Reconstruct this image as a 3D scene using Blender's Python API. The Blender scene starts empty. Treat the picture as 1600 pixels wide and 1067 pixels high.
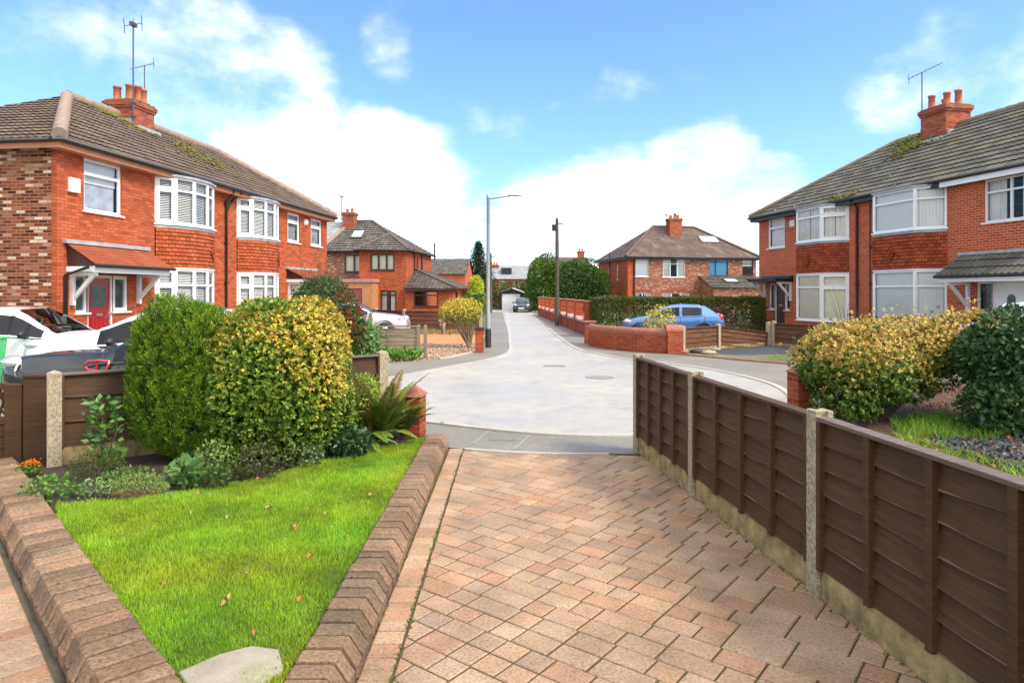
import bpy, math, random
import numpy as np
from mathutils import Vector, Matrix, noise as mnoise
R = math.radians
random.seed(7)
rng = np.random.default_rng(7)
C = bpy.context.scene.collection
SC = bpy.context.scene

# ------------------------------------------------------------------ camera
EYE, FOC, HOR = 1.8, 1050.0, 457.0
cam_d = bpy.data.cameras.new('camera')
cam = bpy.data.objects.new('camera', cam_d); C.objects.link(cam)
cam.location = (0, 0, EYE); cam.rotation_euler = (R(90), 0, 0)
cam_d.sensor_width = 36; cam_d.lens = FOC / 1600 * 36
cam_d.shift_y = -(533.5 - HOR) / 1600
cam_d.clip_start = .05; cam_d.clip_end = 3000
SC.camera = cam

# ------------------------------------------------------------------ light
SUN_EL, SUN_AZ = 46, 118          # azimuth clockwise from +Y
sd = bpy.data.lights.new('sun', 'SUN'); sd.energy = 2.2; sd.angle = R(18); sd.color = (1, .90, .76)
so = bpy.data.objects.new('sun', sd); C.objects.link(so)
sv = Vector((math.sin(R(SUN_AZ)) * math.cos(R(SUN_EL)), math.cos(R(SUN_AZ)) * math.cos(R(SUN_EL)), math.sin(R(SUN_EL))))
so.rotation_euler = sv.to_track_quat('Z', 'Y').to_euler()
so.location = (0, 0, 40)
vs = SC.view_settings
vs.view_transform = 'Standard'; vs.look = 'None'; vs.gamma = 1; vs.exposure = 0.92; vs.use_curve_mapping = False

# ------------------------------------------------------------------ world: Nishita sky with drifting clouds
W = bpy.data.worlds.new('World'); SC.world = W; W.use_nodes = True
nt = W.node_tree; nt.nodes.clear()
def N(t, tree=None, **kw):
    n = (tree or nt).nodes.new(t)
    for k, v in kw.items(): setattr(n, k, v)
    return n
def LK(a, b, tree=None): (tree or nt).links.new(a, b)
wo = N('ShaderNodeOutputWorld'); bg = N('ShaderNodeBackground'); bg.inputs[1].default_value = .1
LK(bg.outputs[0], wo.inputs[0])
sky = N('ShaderNodeTexSky', sky_type='NISHITA'); sky.sun_disc = False
sky.sun_elevation = R(SUN_EL); sky.sun_rotation = R(SUN_AZ); sky.air_density = 1.0; sky.dust_density = .6; sky.ozone_density = 1.6
tc = N('ShaderNodeTexCoord')
nrm = N('ShaderNodeVectorMath', operation='NORMALIZE'); LK(tc.outputs['Generated'], nrm.inputs[0])
sep = N('ShaderNodeSeparateXYZ'); LK(nrm.outputs[0], sep.inputs[0])
def M(op, a, b=None, c=None, clamp=False):
    n = N('ShaderNodeMath', operation=op); n.use_clamp = clamp
    for i, x in enumerate((a, b, c)):
        if x is None: continue
        if isinstance(x, (int, float)): n.inputs[i].default_value = x
        else: LK(x, n.inputs[i])
    return n.outputs[0]
def SS(x, a, b, lo=0., hi=1.):
    n = N('ShaderNodeMapRange', interpolation_type='SMOOTHSTEP')
    LK(x, n.inputs[0]); n.inputs[1].default_value = a; n.inputs[2].default_value = b
    n.inputs[3].default_value = lo; n.inputs[4].default_value = hi
    return n.outputs[0]
dz = M('ADD', M('MAXIMUM', sep.outputs[2], 0.), .22)
cmb = N('ShaderNodeCombineXYZ'); LK(M('DIVIDE', sep.outputs[0], dz), cmb.inputs[0]); LK(M('DIVIDE', sep.outputs[1], dz), cmb.inputs[1])
cmb.inputs[2].default_value = 3.7
nz = N('ShaderNodeTexNoise'); nz.inputs['Scale'].default_value = 1.5; nz.inputs['Detail'].default_value = 9; nz.inputs['Roughness'].default_value = .58; nz.inputs['Distortion'].default_value = .25
LK(cmb.outputs[0], nz.inputs['Vector'])
nz2 = N('ShaderNodeTexNoise'); nz2.inputs['Scale'].default_value = 7; nz2.inputs['Detail'].default_value = 8; nz2.inputs['Roughness'].default_value = .6
LK(nrm.outputs[0], nz2.inputs['Vector'])
def blob(px, py, r0, r1, w):
    d = Vector(((px - 800) / FOC, 1, (HOR - py) / FOC)).normalized()
    n = N('ShaderNodeVectorMath', operation='DOT_PRODUCT'); LK(nrm.outputs[0], n.inputs[0]); n.inputs[1].default_value = d
    return M('MULTIPLY', SS(n.outputs['Value'], math.cos(R(r1)), math.cos(R(r0))), w)
BL = [(290, 60, 0, 8, .46), (90, 20, 0, 6, .42), (430, 150, 0, 8, .50), (450, 320, 0, 11, .95), (590, 330, 1, 10.5, 1.0), (690, 290, 0, 4.5, .42), (300, 200, 0, 7, .46), (110, 430, 0, 9, .6),
      (615, 50, 0, 5.5, .43), (1090, 285, 0, 7, .95), (980, 370, 1, 9.5, 1.1), (1190, 335, 0, 6.5, .95), (840, 420, 1, 9, 1.0), (740, 395, 0, 7, .62), (1500, 95, 0, 6, .52), (1600, 130, 0, 7, .52), (1400, 140, 0, 5, .42),
      (1300, 430, 1, 10, .8), (1030, 120, 0, 9, .22), (800, 150, 0, 6, .25)]
tot = None
for b in BL:
    v = blob(*b); tot = v if tot is None else M('MAXIMUM', tot, v)
back = SS(sep.outputs[1], .40, -.3, 0., .74)
tot = M('MAXIMUM', M('MAXIMUM', tot, back), SS(sep.outputs[2], .50, .85, 0., .8))
nn = M('ADD', M('MULTIPLY', M('SUBTRACT', nz.outputs[0], .5), 1.5), M('MULTIPLY', M('SUBTRACT', nz2.outputs[0], .5), 1.25))
mask = SS(M('ADD', tot, nn), .24, 1.02)
tint = N('ShaderNodeMix', data_type='RGBA', blend_type='MULTIPLY'); tint.inputs[0].default_value = 1
LK(sky.outputs[0], tint.inputs[6]); tint.inputs[7].default_value = (.98, 1.27, 1.62, 1)
mix = N('ShaderNodeMix', data_type='RGBA'); LK(mask, mix.inputs[0]); LK(tint.outputs[2], mix.inputs[6])
shade = N('ShaderNodeMix', data_type='RGBA'); LK(SS(nz.outputs[0], .33, .62), shade.inputs[0])
shade.inputs[6].default_value = (6.0, 6.8, 7.6, 1); shade.inputs[7].default_value = (9.9, 9.7, 9.5, 1)
gd = N('ShaderNodeVectorMath', operation='DOT_PRODUCT'); LK(nrm.outputs[0], gd.inputs[0]); gd.inputs[1].default_value = sv
glow = N('ShaderNodeMix', data_type='RGBA', blend_type='MULTIPLY'); glow.inputs[0].default_value = 1; LK(shade.outputs[2], glow.inputs[6])
gr = N('ShaderNodeCombineXYZ'); gv = SS(gd.outputs['Value'], .2, 1., 1., 1.8)
for i in range(3): LK(gv, gr.inputs[i])
LK(gr.outputs[0], glow.inputs[7]); LK(glow.outputs[2], mix.inputs[7])
LK(mix.outputs[2], bg.inputs[0])

# ------------------------------------------------------------------ helpers
def G(px, py, z=0.):
    d = (EYE - z) * FOC / (py - HOR)
    return ((px - 800) / FOC * d, d)
def tag(o, label=None, cat=None, group=None, kind=None):
    if label: o['label'] = label
    if cat: o['category'] = cat
    if group: o['group'] = group
    if kind: o['kind'] = kind
    return o
def thing(name, label, cat, loc=(0, 0, 0), rz=0., group=None):
    o = bpy.data.objects.new(name, None); C.objects.link(o); o.empty_display_size = .2
    o.location = loc; o.rotation_euler = (0, 0, rz)
    return tag(o, label, cat, group)
def copy_tree(o, parent=None):
    c = o.copy(); C.objects.link(c); c.parent = parent
    for ch in list(o.children): copy_tree(ch, c)
    return c

class MB:
    def __init__(s): s.v = []; s.f = []; s.m = []; s.uv = []; s.sm = []
    def add(s, vs, fs, mi=0, uv=None, sm=False):
        b = len(s.v); s.v += [tuple(p) for p in vs]
        for i, f in enumerate(fs):
            s.f.append(tuple(b + k for k in f)); s.m.append(mi); s.sm.append(sm)
            s.uv.append([uv[k] for k in f] if uv is not None else None)
        return s
    def box(s, x0, x1, y0, y1, z0, z1, mi=0):
        return s.add([(x0,y0,z0),(x1,y0,z0),(x1,y1,z0),(x0,y1,z0),(x0,y0,z1),(x1,y0,z1),(x1,y1,z1),(x0,y1,z1)],
                     [(0,3,2,1),(4,5,6,7),(0,1,5,4),(1,2,6,5),(2,3,7,6),(3,0,4,7)], mi)
    def obox(s, o, u, a0, a1, d0, d1, z0, z1, mi=0):
        n = (u[1], -u[0])
        def P(a, d, z): return (o[0] + u[0]*a + n[0]*d, o[1] + u[1]*a + n[1]*d, z)
        return s.add([P(a0,d1,z0),P(a1,d1,z0),P(a1,d0,z0),P(a0,d0,z0),P(a0,d1,z1),P(a1,d1,z1),P(a1,d0,z1),P(a0,d0,z1)],
                     [(0,3,2,1),(4,5,6,7),(0,1,5,4),(1,2,6,5),(2,3,7,6),(3,0,4,7)], mi)
    def oquad(s, o, u, a0, a1, d, z0, z1, mi=0):
        n = (u[1], -u[0])
        def P(a, z): return (o[0] + u[0]*a + n[0]*d, o[1] + u[1]*a + n[1]*d, z)
        return s.add([P(a0,z0),P(a1,z0),P(a1,z1),P(a0,z1)], [(0,1,2,3)], mi)
    def tube(s, pts, r, seg=8, mi=0, cap=True, sm=True):
        pts = [Vector(p) for p in pts]; n = len(pts)
        rs = r if isinstance(r, (list, tuple)) else [r]*n
        vs = []; prev = None
        for i, p in enumerate(pts):
            t = (pts[min(i+1, n-1)] - pts[max(i-1, 0)])
            if t.length < 1e-9: t = Vector((0,0,1))
            t.normalize()
            if prev is None:
                a = Vector((0,0,1)) if abs(t.z) < .9 else Vector((1,0,0))
                x = t.cross(a).normalized()
            else:
                x = (prev - t*prev.dot(t))
                x = x.normalized() if x.length > 1e-6 else t.orthogonal().normalized()
            prev = x; y = t.cross(x)
            for k in range(seg):
                an = 2*math.pi*k/seg
                vs.append(p + (x*math.cos(an) + y*math.sin(an))*rs[i])
        fs = []
        for i in range(n-1):
            for k in range(seg):
                k2 = (k+1) % seg
                fs.append((i*seg+k, i*seg+k2, (i+1)*seg+k2, (i+1)*seg+k))
        s.add(vs, fs, mi, None, sm)
        if cap: s.add(vs[:seg], [tuple(reversed(range(seg)))], mi); s.add(vs[-seg:], [tuple(range(seg))], mi)
        return s
    def lathe(s, prof, o=(0,0,0), seg=16, mi=0, sm=True, axis='z'):
        vs = []
        for r, h in prof:
            for k in range(seg):
                a = 2*math.pi*k/seg; c_, s_ = r*math.cos(a), r*math.sin(a)
                vs.append((o[0]+c_, o[1]+s_, o[2]+h) if axis == 'z' else (o[0]+c_, o[1]+h, o[2]+s_))
        fs = []
        for i in range(len(prof)-1):
            for k in range(seg):
                k2 = (k+1) % seg
                q = (i*seg+k, i*seg+k2, (i+1)*seg+k2, (i+1)*seg+k)
                fs.append(q if axis == 'z' else tuple(reversed(q)))
        return s.add(vs, fs, mi, None, sm)
    def prism(s, poly, z0, z1, mi=0, bottom=True):
        n = len(poly)
        vs = [(p[0], p[1], z0) for p in poly] + [(p[0], p[1], z1) for p in poly]
        fs = [tuple(range(n, 2*n))] + [(i, (i+1) % n, n+(i+1) % n, n+i) for i in range(n)]
        if bottom: fs.append(tuple(reversed(range(n))))
        return s.add(vs, fs, mi)
    def sheet(s, poly, z, mi=0):
        return s.add([(p[0], p[1], z) for p in poly], [tuple(range(len(poly)))], mi)
    def blob(s, c, r, seg=12, ring=8, mi=0, rot=None):
        vs = []; fs = []
        for i in range(ring+1):
            th = math.pi*i/ring
            for k in range(seg):
                a = 2*math.pi*k/seg
                p = Vector((r[0]*math.sin(th)*math.cos(a), r[1]*math.sin(th)*math.sin(a), r[2]*math.cos(th)))
                if rot: p = rot @ p
                vs.append((c[0]+p.x, c[1]+p.y, c[2]+p.z))
        for i in range(ring):
            for k in range(seg):
                k2 = (k+1) % seg
                fs.append((i*seg+k, (i+1)*seg+k, (i+1)*seg+k2, i*seg+k2))
        return s.add(vs, fs, mi, None, True)
    def build(s, name, mats, parent=None, bevel=0., loc=None):
        me = bpy.data.meshes.new(name); me.from_pydata(s.v, [], s.f)
        for m in (mats if isinstance(mats, (list, tuple)) else [mats]): me.materials.append(m)
        uvl = me.uv_layers.new(name='UVMap').data
        V = s.v
        for p in me.polygons:
            p.material_index = s.m[p.index]; p.use_smooth = s.sm[p.index]
            g = s.uv[p.index]
            if g is not None:
                for k, li in enumerate(p.loop_indices): uvl[li].uv = g[k]
            else:
                n = p.normal
                if abs(n.z) > .985:
                    for li in p.loop_indices:
                        q = V[me.loops[li].vertex_index]; uvl[li].uv = (q[0], q[1])
                else:
                    t = Vector((-n.y, n.x, 0)).normalized(); b = n.cross(t)
                    for li in p.loop_indices:
                        q = Vector(V[me.loops[li].vertex_index]); uvl[li].uv = (q.dot(t), q.dot(b))
        me.update()
        o = bpy.data.objects.new(name, me); C.objects.link(o)
        if parent: o.parent = parent
        if loc: o.location = loc
        if bevel:
            md = o.modifiers.new('bevel', 'BEVEL'); md.width = bevel; md.segments = 2; md.limit_method = 'ANGLE'; md.angle_limit = R(40)
        return o

# ------------------------------------------------------------------ materials
def newmat(name):
    m = bpy.data.materials.new(name); m.use_nodes = True
    t = m.node_tree; b = t.nodes['Principled BSDF']
    return m, t, b
def ramp(t, src, stops, interp='LINEAR'):
    r = N('ShaderNodeValToRGB', t); r.color_ramp.interpolation = interp
    e = r.color_ramp.elements
    while len(e) < len(stops): e.new(.5)
    for i, (p, c) in enumerate(stops): e[i].position = p; e[i].color = (*c, 1)
    LK(src, r.inputs[0], t); return r.outputs[0]
def noise_n(t, vec, scale, detail=4, rough=.55):
    n = N('ShaderNodeTexNoise', t); n.inputs['Scale'].default_value = scale; n.inputs['Detail'].default_value = detail; n.inputs['Roughness'].default_value = rough
    if vec is not None: LK(vec, n.inputs['Vector'], t)
    return n
def mixc(t, fac, a, b, blend='MIX'):
    n = N('ShaderNodeMix', t, data_type='RGBA', blend_type=blend)
    for i, x in ((0, fac), (6, a), (7, b)):
        if isinstance(x, (int, float)): n.inputs[i].default_value = x
        elif isinstance(x, tuple): n.inputs[i].default_value = (*x, 1) if len(x) == 3 else x
        else: LK(x, n.inputs[i], t)
    return n.outputs[2]
def bump(t, b, h, strength=.3, dist=.01):
    n = N('ShaderNodeBump', t); n.inputs['Strength'].default_value = strength; n.inputs['Distance'].default_value = dist
    LK(h, n.inputs['Height'], t); LK(n.outputs[0], b.inputs['Normal'], t)
def plain(name, col, rough=.5, var=.12, scale=6, metal=0., bmp=0., coat=0., spec=.5):
    m, t, b = newmat(name)
    tcn = N('ShaderNodeTexCoord', t); n = noise_n(t, tcn.outputs['Object'], scale, 5)
    lo = tuple(c*(1-var) for c in col); hi = tuple(min(1, c*(1+var)) for c in col)
    LK(ramp(t, n.outputs[0], [(.3, lo), (.7, hi)]), b.inputs['Base Color'], t)
    b.inputs['Roughness'].default_value = rough; b.inputs['Metallic'].default_value = metal; b.inputs['Coat Weight'].default_value = coat
    b.inputs['Specular IOR Level'].default_value = spec
    if bmp: bump(t, b, noise_n(t, tcn.outputs['Object'], scale*6, 4).outputs[0], bmp, .01)
    return m
def brick(name, stops, mortar, w=.225, h=.075, gap=.009, rough=.85, dirt=.25, bmp=.5, sq=None, grime=(.08, .06, .05)):
    m, t, b = newmat(name)
    uv = N('ShaderNodeUVMap', t); uv.uv_map = 'UVMap'
    n0 = noise_n(t, uv.outputs[0], 3., 3)
    wob = N('ShaderNodeVectorMath', t, operation='MULTIPLY_ADD'); LK(n0.outputs['Color'], wob.inputs[0], t); wob.inputs[1].default_value = (.006, .006, 0); LK(uv.outputs[0], wob.inputs[2], t)
    br = N('ShaderNodeTexBrick', t); LK(wob.outputs[0], br.inputs['Vector'], t)
    br.inputs['Color1'].default_value = (0, 0, 0, 1); br.inputs['Color2'].default_value = (1, 1, 1, 1); br.inputs['Mortar'].default_value = (.5, .5, .5, 1)
    br.inputs['Scale'].default_value = 1; br.inputs['Mortar Size'].default_value = gap; br.inputs['Mortar Smooth'].default_value = .15
    br.inputs['Brick Width'].default_value = w; br.inputs['Row Height'].default_value = h
    col = ramp(t, br.outputs['Color'], stops)
    n1 = noise_n(t, uv.outputs[0], 22., 5); n2 = noise_n(t, uv.outputs[0], 1.1, 5, .6)
    col = mixc(t, .5, col, ramp(t, n1.outputs[0], [(.3, (.72, .72, .72)), (.7, (1.15, 1.12, 1.1))]), 'MULTIPLY')
    col = mixc(t, br.outputs['Fac'], col, mortar)
    gf = N('ShaderNodeMapRange', t); LK(n2.outputs[0], gf.inputs[0], t); gf.inputs[1].default_value = .52; gf.inputs[2].default_value = .78; gf.inputs[3].default_value = 0; gf.inputs[4].default_value = dirt
    col = mixc(t, gf.outputs[0], col, grime)
    LK(col, b.inputs['Base Color'], t); b.inputs['Roughness'].default_value = rough; b.inputs['Specular IOR Level'].default_value = .15
    inv = N('ShaderNodeMath', t, operation='MULTIPLY_ADD'); LK(br.outputs['Fac'], inv.inputs[0], t); inv.inputs[1].default_value = -1; LK(n1.outputs[0], inv.inputs[2], t)
    bump(t, b, inv.outputs[0], bmp, .008)
    return m
def wood(name, col, var=.35, rough=.75, along=(2, 45), bmp=.35):
    m, t, b = newmat(name)
    uv = N('ShaderNodeUVMap', t); uv.uv_map = 'UVMap'
    mp = N('ShaderNodeMapping', t); LK(uv.outputs[0], mp.inputs[0], t); mp.inputs['Scale'].default_value = (along[0], along[1], 1)
    n = noise_n(t, mp.outputs[0], 1., 6, .6); n2 = noise_n(t, uv.outputs[0], 2.3, 4)
    c = ramp(t, n.outputs[0], [(.28, tuple(x*(1-var) for x in col)), (.72, tuple(min(1, x*(1+var)) for x in col))])
    c = mixc(t, .6, c, ramp(t, n2.outputs[0], [(.3, (.75, .75, .75)), (.7, (1.2, 1.18, 1.15))]), 'MULTIPLY')
    LK(c, b.inputs['Base Color'], t); b.inputs['Roughness'].default_value = rough; b.inputs['Specular IOR Level'].default_value = .15
    bump(t, b, n.outputs[0], bmp, .006)
    return m
def leafmat(name, rough=.45, trans=.28, spec=.4):
    m, t, b = newmat(name)
    at_ = N('ShaderNodeAttribute', t); at_.attribute_name = 'Col'
    LK(at_.outputs['Color'], b.inputs['Base Color'], t); b.inputs['Roughness'].default_value = rough; b.inputs['Specular IOR Level'].default_value = spec
    tr = N('ShaderNodeBsdfTranslucent', t); LK(at_.outputs['Color'], tr.inputs[0], t)
    mx = N('ShaderNodeMixShader', t); mx.inputs[0].default_value = trans
    LK(b.outputs[0], mx.inputs[1], t); LK(tr.outputs[0], mx.inputs[2], t)
    LK(mx.outputs[0], t.nodes['Material Output'].inputs[0], t)
    return m
def glassmat(name, refl=.3, tintc=(.9, .95, .95)):
    m, t, b = newmat(name)
    t.nodes.remove(b)
    tr = N('ShaderNodeBsdfTransparent', t); tr.inputs[0].default_value = (*tintc, 1)
    gl = N('ShaderNodeBsdfGlossy', t); gl.inputs['Roughness'].default_value = .03; gl.inputs[0].default_value = (.95, .97, 1, 1)
    lw = N('ShaderNodeLayerWeight', t); lw.inputs[0].default_value = refl
    mx = N('ShaderNodeMixShader', t); LK(lw.outputs['Fresnel'], mx.inputs[0], t)
    LK(tr.outputs[0], mx.inputs[1], t); LK(gl.outputs[0], mx.inputs[2], t)
    LK(mx.outputs[0], t.nodes['Material Output'].inputs[0], t)
    return m
def attrmat(name, rough=.8, bscale=60, bmp=.35, spec=.3, speck=.35, moss=0.):
    """blocks with a colour of their own each, speckled surface"""
    m, t, b = newmat(name)
    at_ = N('ShaderNodeAttribute', t); at_.attribute_name = 'Col'
    tcn = N('ShaderNodeTexCoord', t)
    n = noise_n(t, tcn.outputs['Object'], bscale, 6, .7); n2 = noise_n(t, tcn.outputs['Object'], 2.2, 5, .6)
    c = mixc(t, 1., at_.outputs['Color'], ramp(t, n.outputs[0], [(.32, (1-speck,)*3), (.5, (1.,)*3), (.7, (1+speck*.6,)*3)]), 'MULTIPLY')
    c = mixc(t, 1., c, ramp(t, n2.outputs[0], [(.3, (.62, .62, .60)), (.72, (1.14, 1.12, 1.1))]), 'MULTIPLY')
    if moss:
        n3 = noise_n(t, tcn.outputs['Object'], 11, 8, .75)
        f = N('ShaderNodeMapRange', t); LK(n3.outputs[0], f.inputs[0], t); f.inputs[1].default_value = .56; f.inputs[2].default_value = .74; f.inputs[3].default_value = 0; f.inputs[4].default_value = moss
        c = mixc(t, f.outputs[0], c, (.07, .06, .03))
    LK(c, b.inputs['Base Color'], t)
    rr = N('ShaderNodeMapRange', t); LK(n2.outputs[0], rr.inputs[0], t); rr.inputs[1].default_value = .3; rr.inputs[2].default_value = .7; rr.inputs[3].default_value = rough-.15; rr.inputs[4].default_value = rough+.12
    LK(rr.outputs[0], b.inputs['Roughness'], t); b.inputs['Specular IOR Level'].default_value = spec
    bump(t, b, n.outputs[0], bmp, .006)
    return m

m_white = plain('white_upvc', (.80, .80, .78), .35, .04, 3)
m_cream = plain('cream_paint', (.74, .71, .64), .5, .08, 4)
m_dark = plain('dark_plastic', (.018, .018, .018), .45, .2, 5)
m_grey = plain('grey_metal', (.33, .35, .36), .45, .12, 4, .3)
m_galv = plain('aerial_metal', (.10, .10, .10), .45, .2, 8, .5)
m_lead = plain('lead_flashing', (.34, .35, .36), .6, .25, 5, 0, .3)
m_fascia = plain('terracotta_fascia', (.40, .16, .07), .6, .12, 3)
m_brownframe = plain('brown_frame', (.055, .02, .012), .45, .15, 4)
m_reddoor = plain('red_door_paint', (.36, .008, .014), .28, .08, 3, coat=.3)
m_browndoor = plain('dark_brown_door', (.045, .022, .018), .35, .1, 3)
m_glass = glassmat('window_glass', .22, (.97, .98, .98))
m_blind = plain('white_blind', (.80, .80, .77), .7, .05, 3)
m_curtain = plain('pale_curtain', (.74, .71, .65), .9, .1, 3)
m_creamblind = plain('cream_blind', (.78, .72, .54), .8, .06, 3)
m_darkglass = plain('dark_obscure_glass', (.07, .09, .085), .12, .3, 8)
m_chrome = plain('chrome', (.75, .75, .75), .15, .03, 3, 1.)
m_pot = plain('chimney_pot_clay', (.42, .13, .06), .75, .2, 9)
m_brick = brick('orange_facing_brick', [(.0, (.32, .064, .022)), (.5, (.46, .098, .033)), (1, (.54, .135, .050))], (.22, .07, .042), gap=.008, dirt=.34, bmp=.3)
m_brick2 = brick('red_facing_brick', [(0, (.40, .052, .012)), (.5, (.51, .078, .017)), (1, (.57, .11, .026))], (.55, .31, .21), gap=.009, dirt=.4, bmp=.4)
m_mottle = brick('mottled_common_brick', [(0, (.06, .016, .010)), (.3, (.17, .038, .016)), (.55, (.27, .07, .028)), (.76, (.32, .12, .06)), (.86, (.50, .32, .22)), (1, (.70, .55, .44))], (.30, .17, .105), w=.225, h=.075, gap=.010, dirt=.3)
m_mottle2 = brick('brown_mottled_brick', [(0, (.12, .032, .016)), (.4, (.27, .072, .034)), (.78, (.36, .13, .07)), (1, (.56, .38, .28))], (.32, .19, .13), w=.235, h=.078, gap=.012, dirt=.25)
m_wallbrick = brick('red_wall_brick', [(0, (.26, .038, .014)), (.5, (.34, .055, .020)), (1, (.42, .085, .03))], (.30, .14, .09), gap=.008, dirt=.35, bmp=.6)
m_stackbrick = brick('chimney_brick', [(0, (.26, .05, .022)), (.5, (.37, .085, .035)), (1, (.47, .13, .055))], (.22, .12, .09), gap=.010, dirt=.55, bmp=.5, grime=(.06, .05, .035))
m_hang = brick('hanging_tile', [(0, (.30, .062, .022)), (.5, (.40, .088, .032)), (1, (.47, .115, .043))], (.05, .014, .008), w=.165, h=.105, gap=.007, dirt=.35, bmp=.25)
m_hang2 = brick('weathered_hanging_tile', [(0, (.24, .045, .018)), (.5, (.34, .066, .025)), (1, (.42, .09, .034))], (.04, .012, .008), w=.165, h=.105, gap=.007, dirt=.8, bmp=.25, grime=(.035, .028, .024))
m_coping = plain('brick_coping', (.33, .11, .07), .7, .2, 7, 0, .3)
def tilemat(name, a, b_, moss=0., mosscol=(.20, .19, .02), ms=.55):
    m, t, b = newmat(name)
    uv = N('ShaderNodeUVMap', t); uv.uv_map = 'UVMap'
    br = N('ShaderNodeTexBrick', t); LK(uv.outputs[0], br.inputs['Vector'], t); br.offset = 0
    br.inputs['Color1'].default_value = (0, 0, 0, 1); br.inputs['Color2'].default_value = (1, 1, 1, 1); br.inputs['Mortar'].default_value = (.4, .4, .4, 1)
    br.inputs['Scale'].default_value = 1; br.inputs['Mortar Size'].default_value = .002; br.inputs['Brick Width'].default_value = .3; br.inputs['Row Height'].default_value = .335
    c = ramp(t, br.outputs['Color'], [(0, a), (1, b_)])
    n = noise_n(t, uv.outputs[0], 18, 6, .65); n2 = noise_n(t, uv.outputs[0], .8, 5, .6)
    c = mixc(t, .8, c, ramp(t, n.outputs[0], [(.28, (.6, .6, .6)), (.72, (1.3, 1.28, 1.25))]), 'MULTIPLY')
    if moss:
        ad = N('ShaderNodeMath', t, operation='MULTIPLY_ADD'); LK(n.outputs[0], ad.inputs[0], t); ad.inputs[1].default_value = .45; LK(n2.outputs[0], ad.inputs[2], t)
        f = N('ShaderNodeMapRange', t); LK(ad.outputs[0], f.inputs[0], t); f.inputs[1].default_value = ms+.24; f.inputs[2].default_value = ms+.36; f.inputs[3].default_value = 0; f.inputs[4].default_value = moss
        c = mixc(t, f.outputs[0], c, mosscol)
    LK(c, b.inputs['Base Color'], t); b.inputs['Roughness'].default_value = .7; b.inputs['Specular IOR Level'].default_value = .18
    bump(t, b, n.outputs[0], .35, .008)
    return m
m_tile = tilemat('brown_concrete_tile', (.095, .066, .050), (.165, .118, .092), .3)
m_tile2 = tilemat('grey_brown_tile', (.085, .078, .062), (.155, .142, .118), .35)
m_tile3 = tilemat('dark_grey_tile', (.075, .064, .056), (.15, .132, .118))
m_slate = tilemat('brown_slate', (.135, .10, .08), (.20, .155, .125), .6, (.075, .042, .028), .38)
m_greyslate = tilemat('pale_grey_slate', (.26, .27, .28), (.36, .37, .38))
m_porchtile = tilemat('red_porch_tile', (.34, .085, .04), (.45, .13, .06))
m_ridge = plain('ridge_tile', (.27, .19, .14), .7, .25, 6, 0, .4)
m_moss = plain('moss', (.15, .145, .018), .95, .4, 20, 0, .8)
m_fence = wood('dark_brown_stain', (.078, .042, .021), .30, .55, (2, 50), .5)
m_fencewornlit = wood('worn_highlight_edge', (.17, .115, .075), .4, .7)  # worn wood; the light caught on board edges is painted in as this paler tone
m_fencecap = wood('worn_brown_capping', (.16, .115, .09), .5, .5)
m_fenceold = wood('weathered_brown_board', (.13, .062, .035), .45)
m_fencegrey = wood('grey_weathered_board', (.24, .20, .13), .35)
m_pole = wood('dark_pole_timber', (.10, .085, .06), .3, .8, (40, 2))
m_conc = plain('pebbled_concrete', (.40, .33, .215), .9, .5, 45, 0, .9)
m_gravelboard = plain('mossy_concrete_board', (.31, .23, .095), .9, .5, 9, 0, .6)
m_leaf = leafmat('leaf', .5, .28, .2)
m_gloss = leafmat('glossy_leaf', .32, .18, .32)
m_matte = leafmat('soft_leaf', .7, .25, .08)
m_grass = leafmat('grass_blade', .6, .35, .10)
m_bark = plain('bark', (.11, .075, .05), .9, .35, 14, 0, .8)

# ------------------------------------------------------------------ numpy meshes (leaves, blades)
def npmesh(name, V, F, cols, mat, parent=None, smooth=False):
    """V (n,3), F (m,3 or 4), cols (n,3)"""
    me = bpy.data.meshes.new(name); n, (m, k) = len(V), F.shape
    me.vertices.add(n); me.vertices.foreach_set('co', V.astype(np.float32).ravel())
    me.loops.add(m*k); me.loops.foreach_set('vertex_index', F.astype(np.int32).ravel())
    me.polygons.add(m); me.polygons.foreach_set('loop_start', np.arange(0, m*k, k, dtype=np.int32))
    if smooth: me.polygons.foreach_set('use_smooth', np.ones(m, dtype=bool))
    ca = me.color_attributes.new('Col', 'FLOAT_COLOR', 'POINT')
    c4 = np.ones((n, 4), np.float32); c4[:, :3] = cols; ca.data.foreach_set('color', c4.ravel())
    me.materials.append(mat); me.update(calc_edges=True); me.validate()
    o = bpy.data.objects.new(name, me); C.objects.link(o)
    if parent: o.parent = parent
    return o
def unit(a): return a / np.maximum(np.linalg.norm(a, axis=1, keepdims=True), 1e-9)
def leaf_geo(P, A, Nn, L, Wd, fold=.2):
    """kite leaves: base P, axis A, normal Nn, length L, half width Wd"""
    A = unit(A); S = unit(np.cross(A, Nn)); Nn = np.cross(S, A)
    L = L[:, None]; Wd = Wd[:, None]
    b = P; t = P + A*L; l = P + A*L*.45 + S*Wd + Nn*Wd*fold; r = P + A*L*.45 - S*Wd + Nn*Wd*fold
    V = np.stack([b, r, t, l], 1).reshape(-1, 3)
    i = np.arange(len(P))*4
    F = np.concatenate([np.stack([i, i+1, i+2], 1), np.stack([i, i+2, i+3], 1)])
    return V, F
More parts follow.
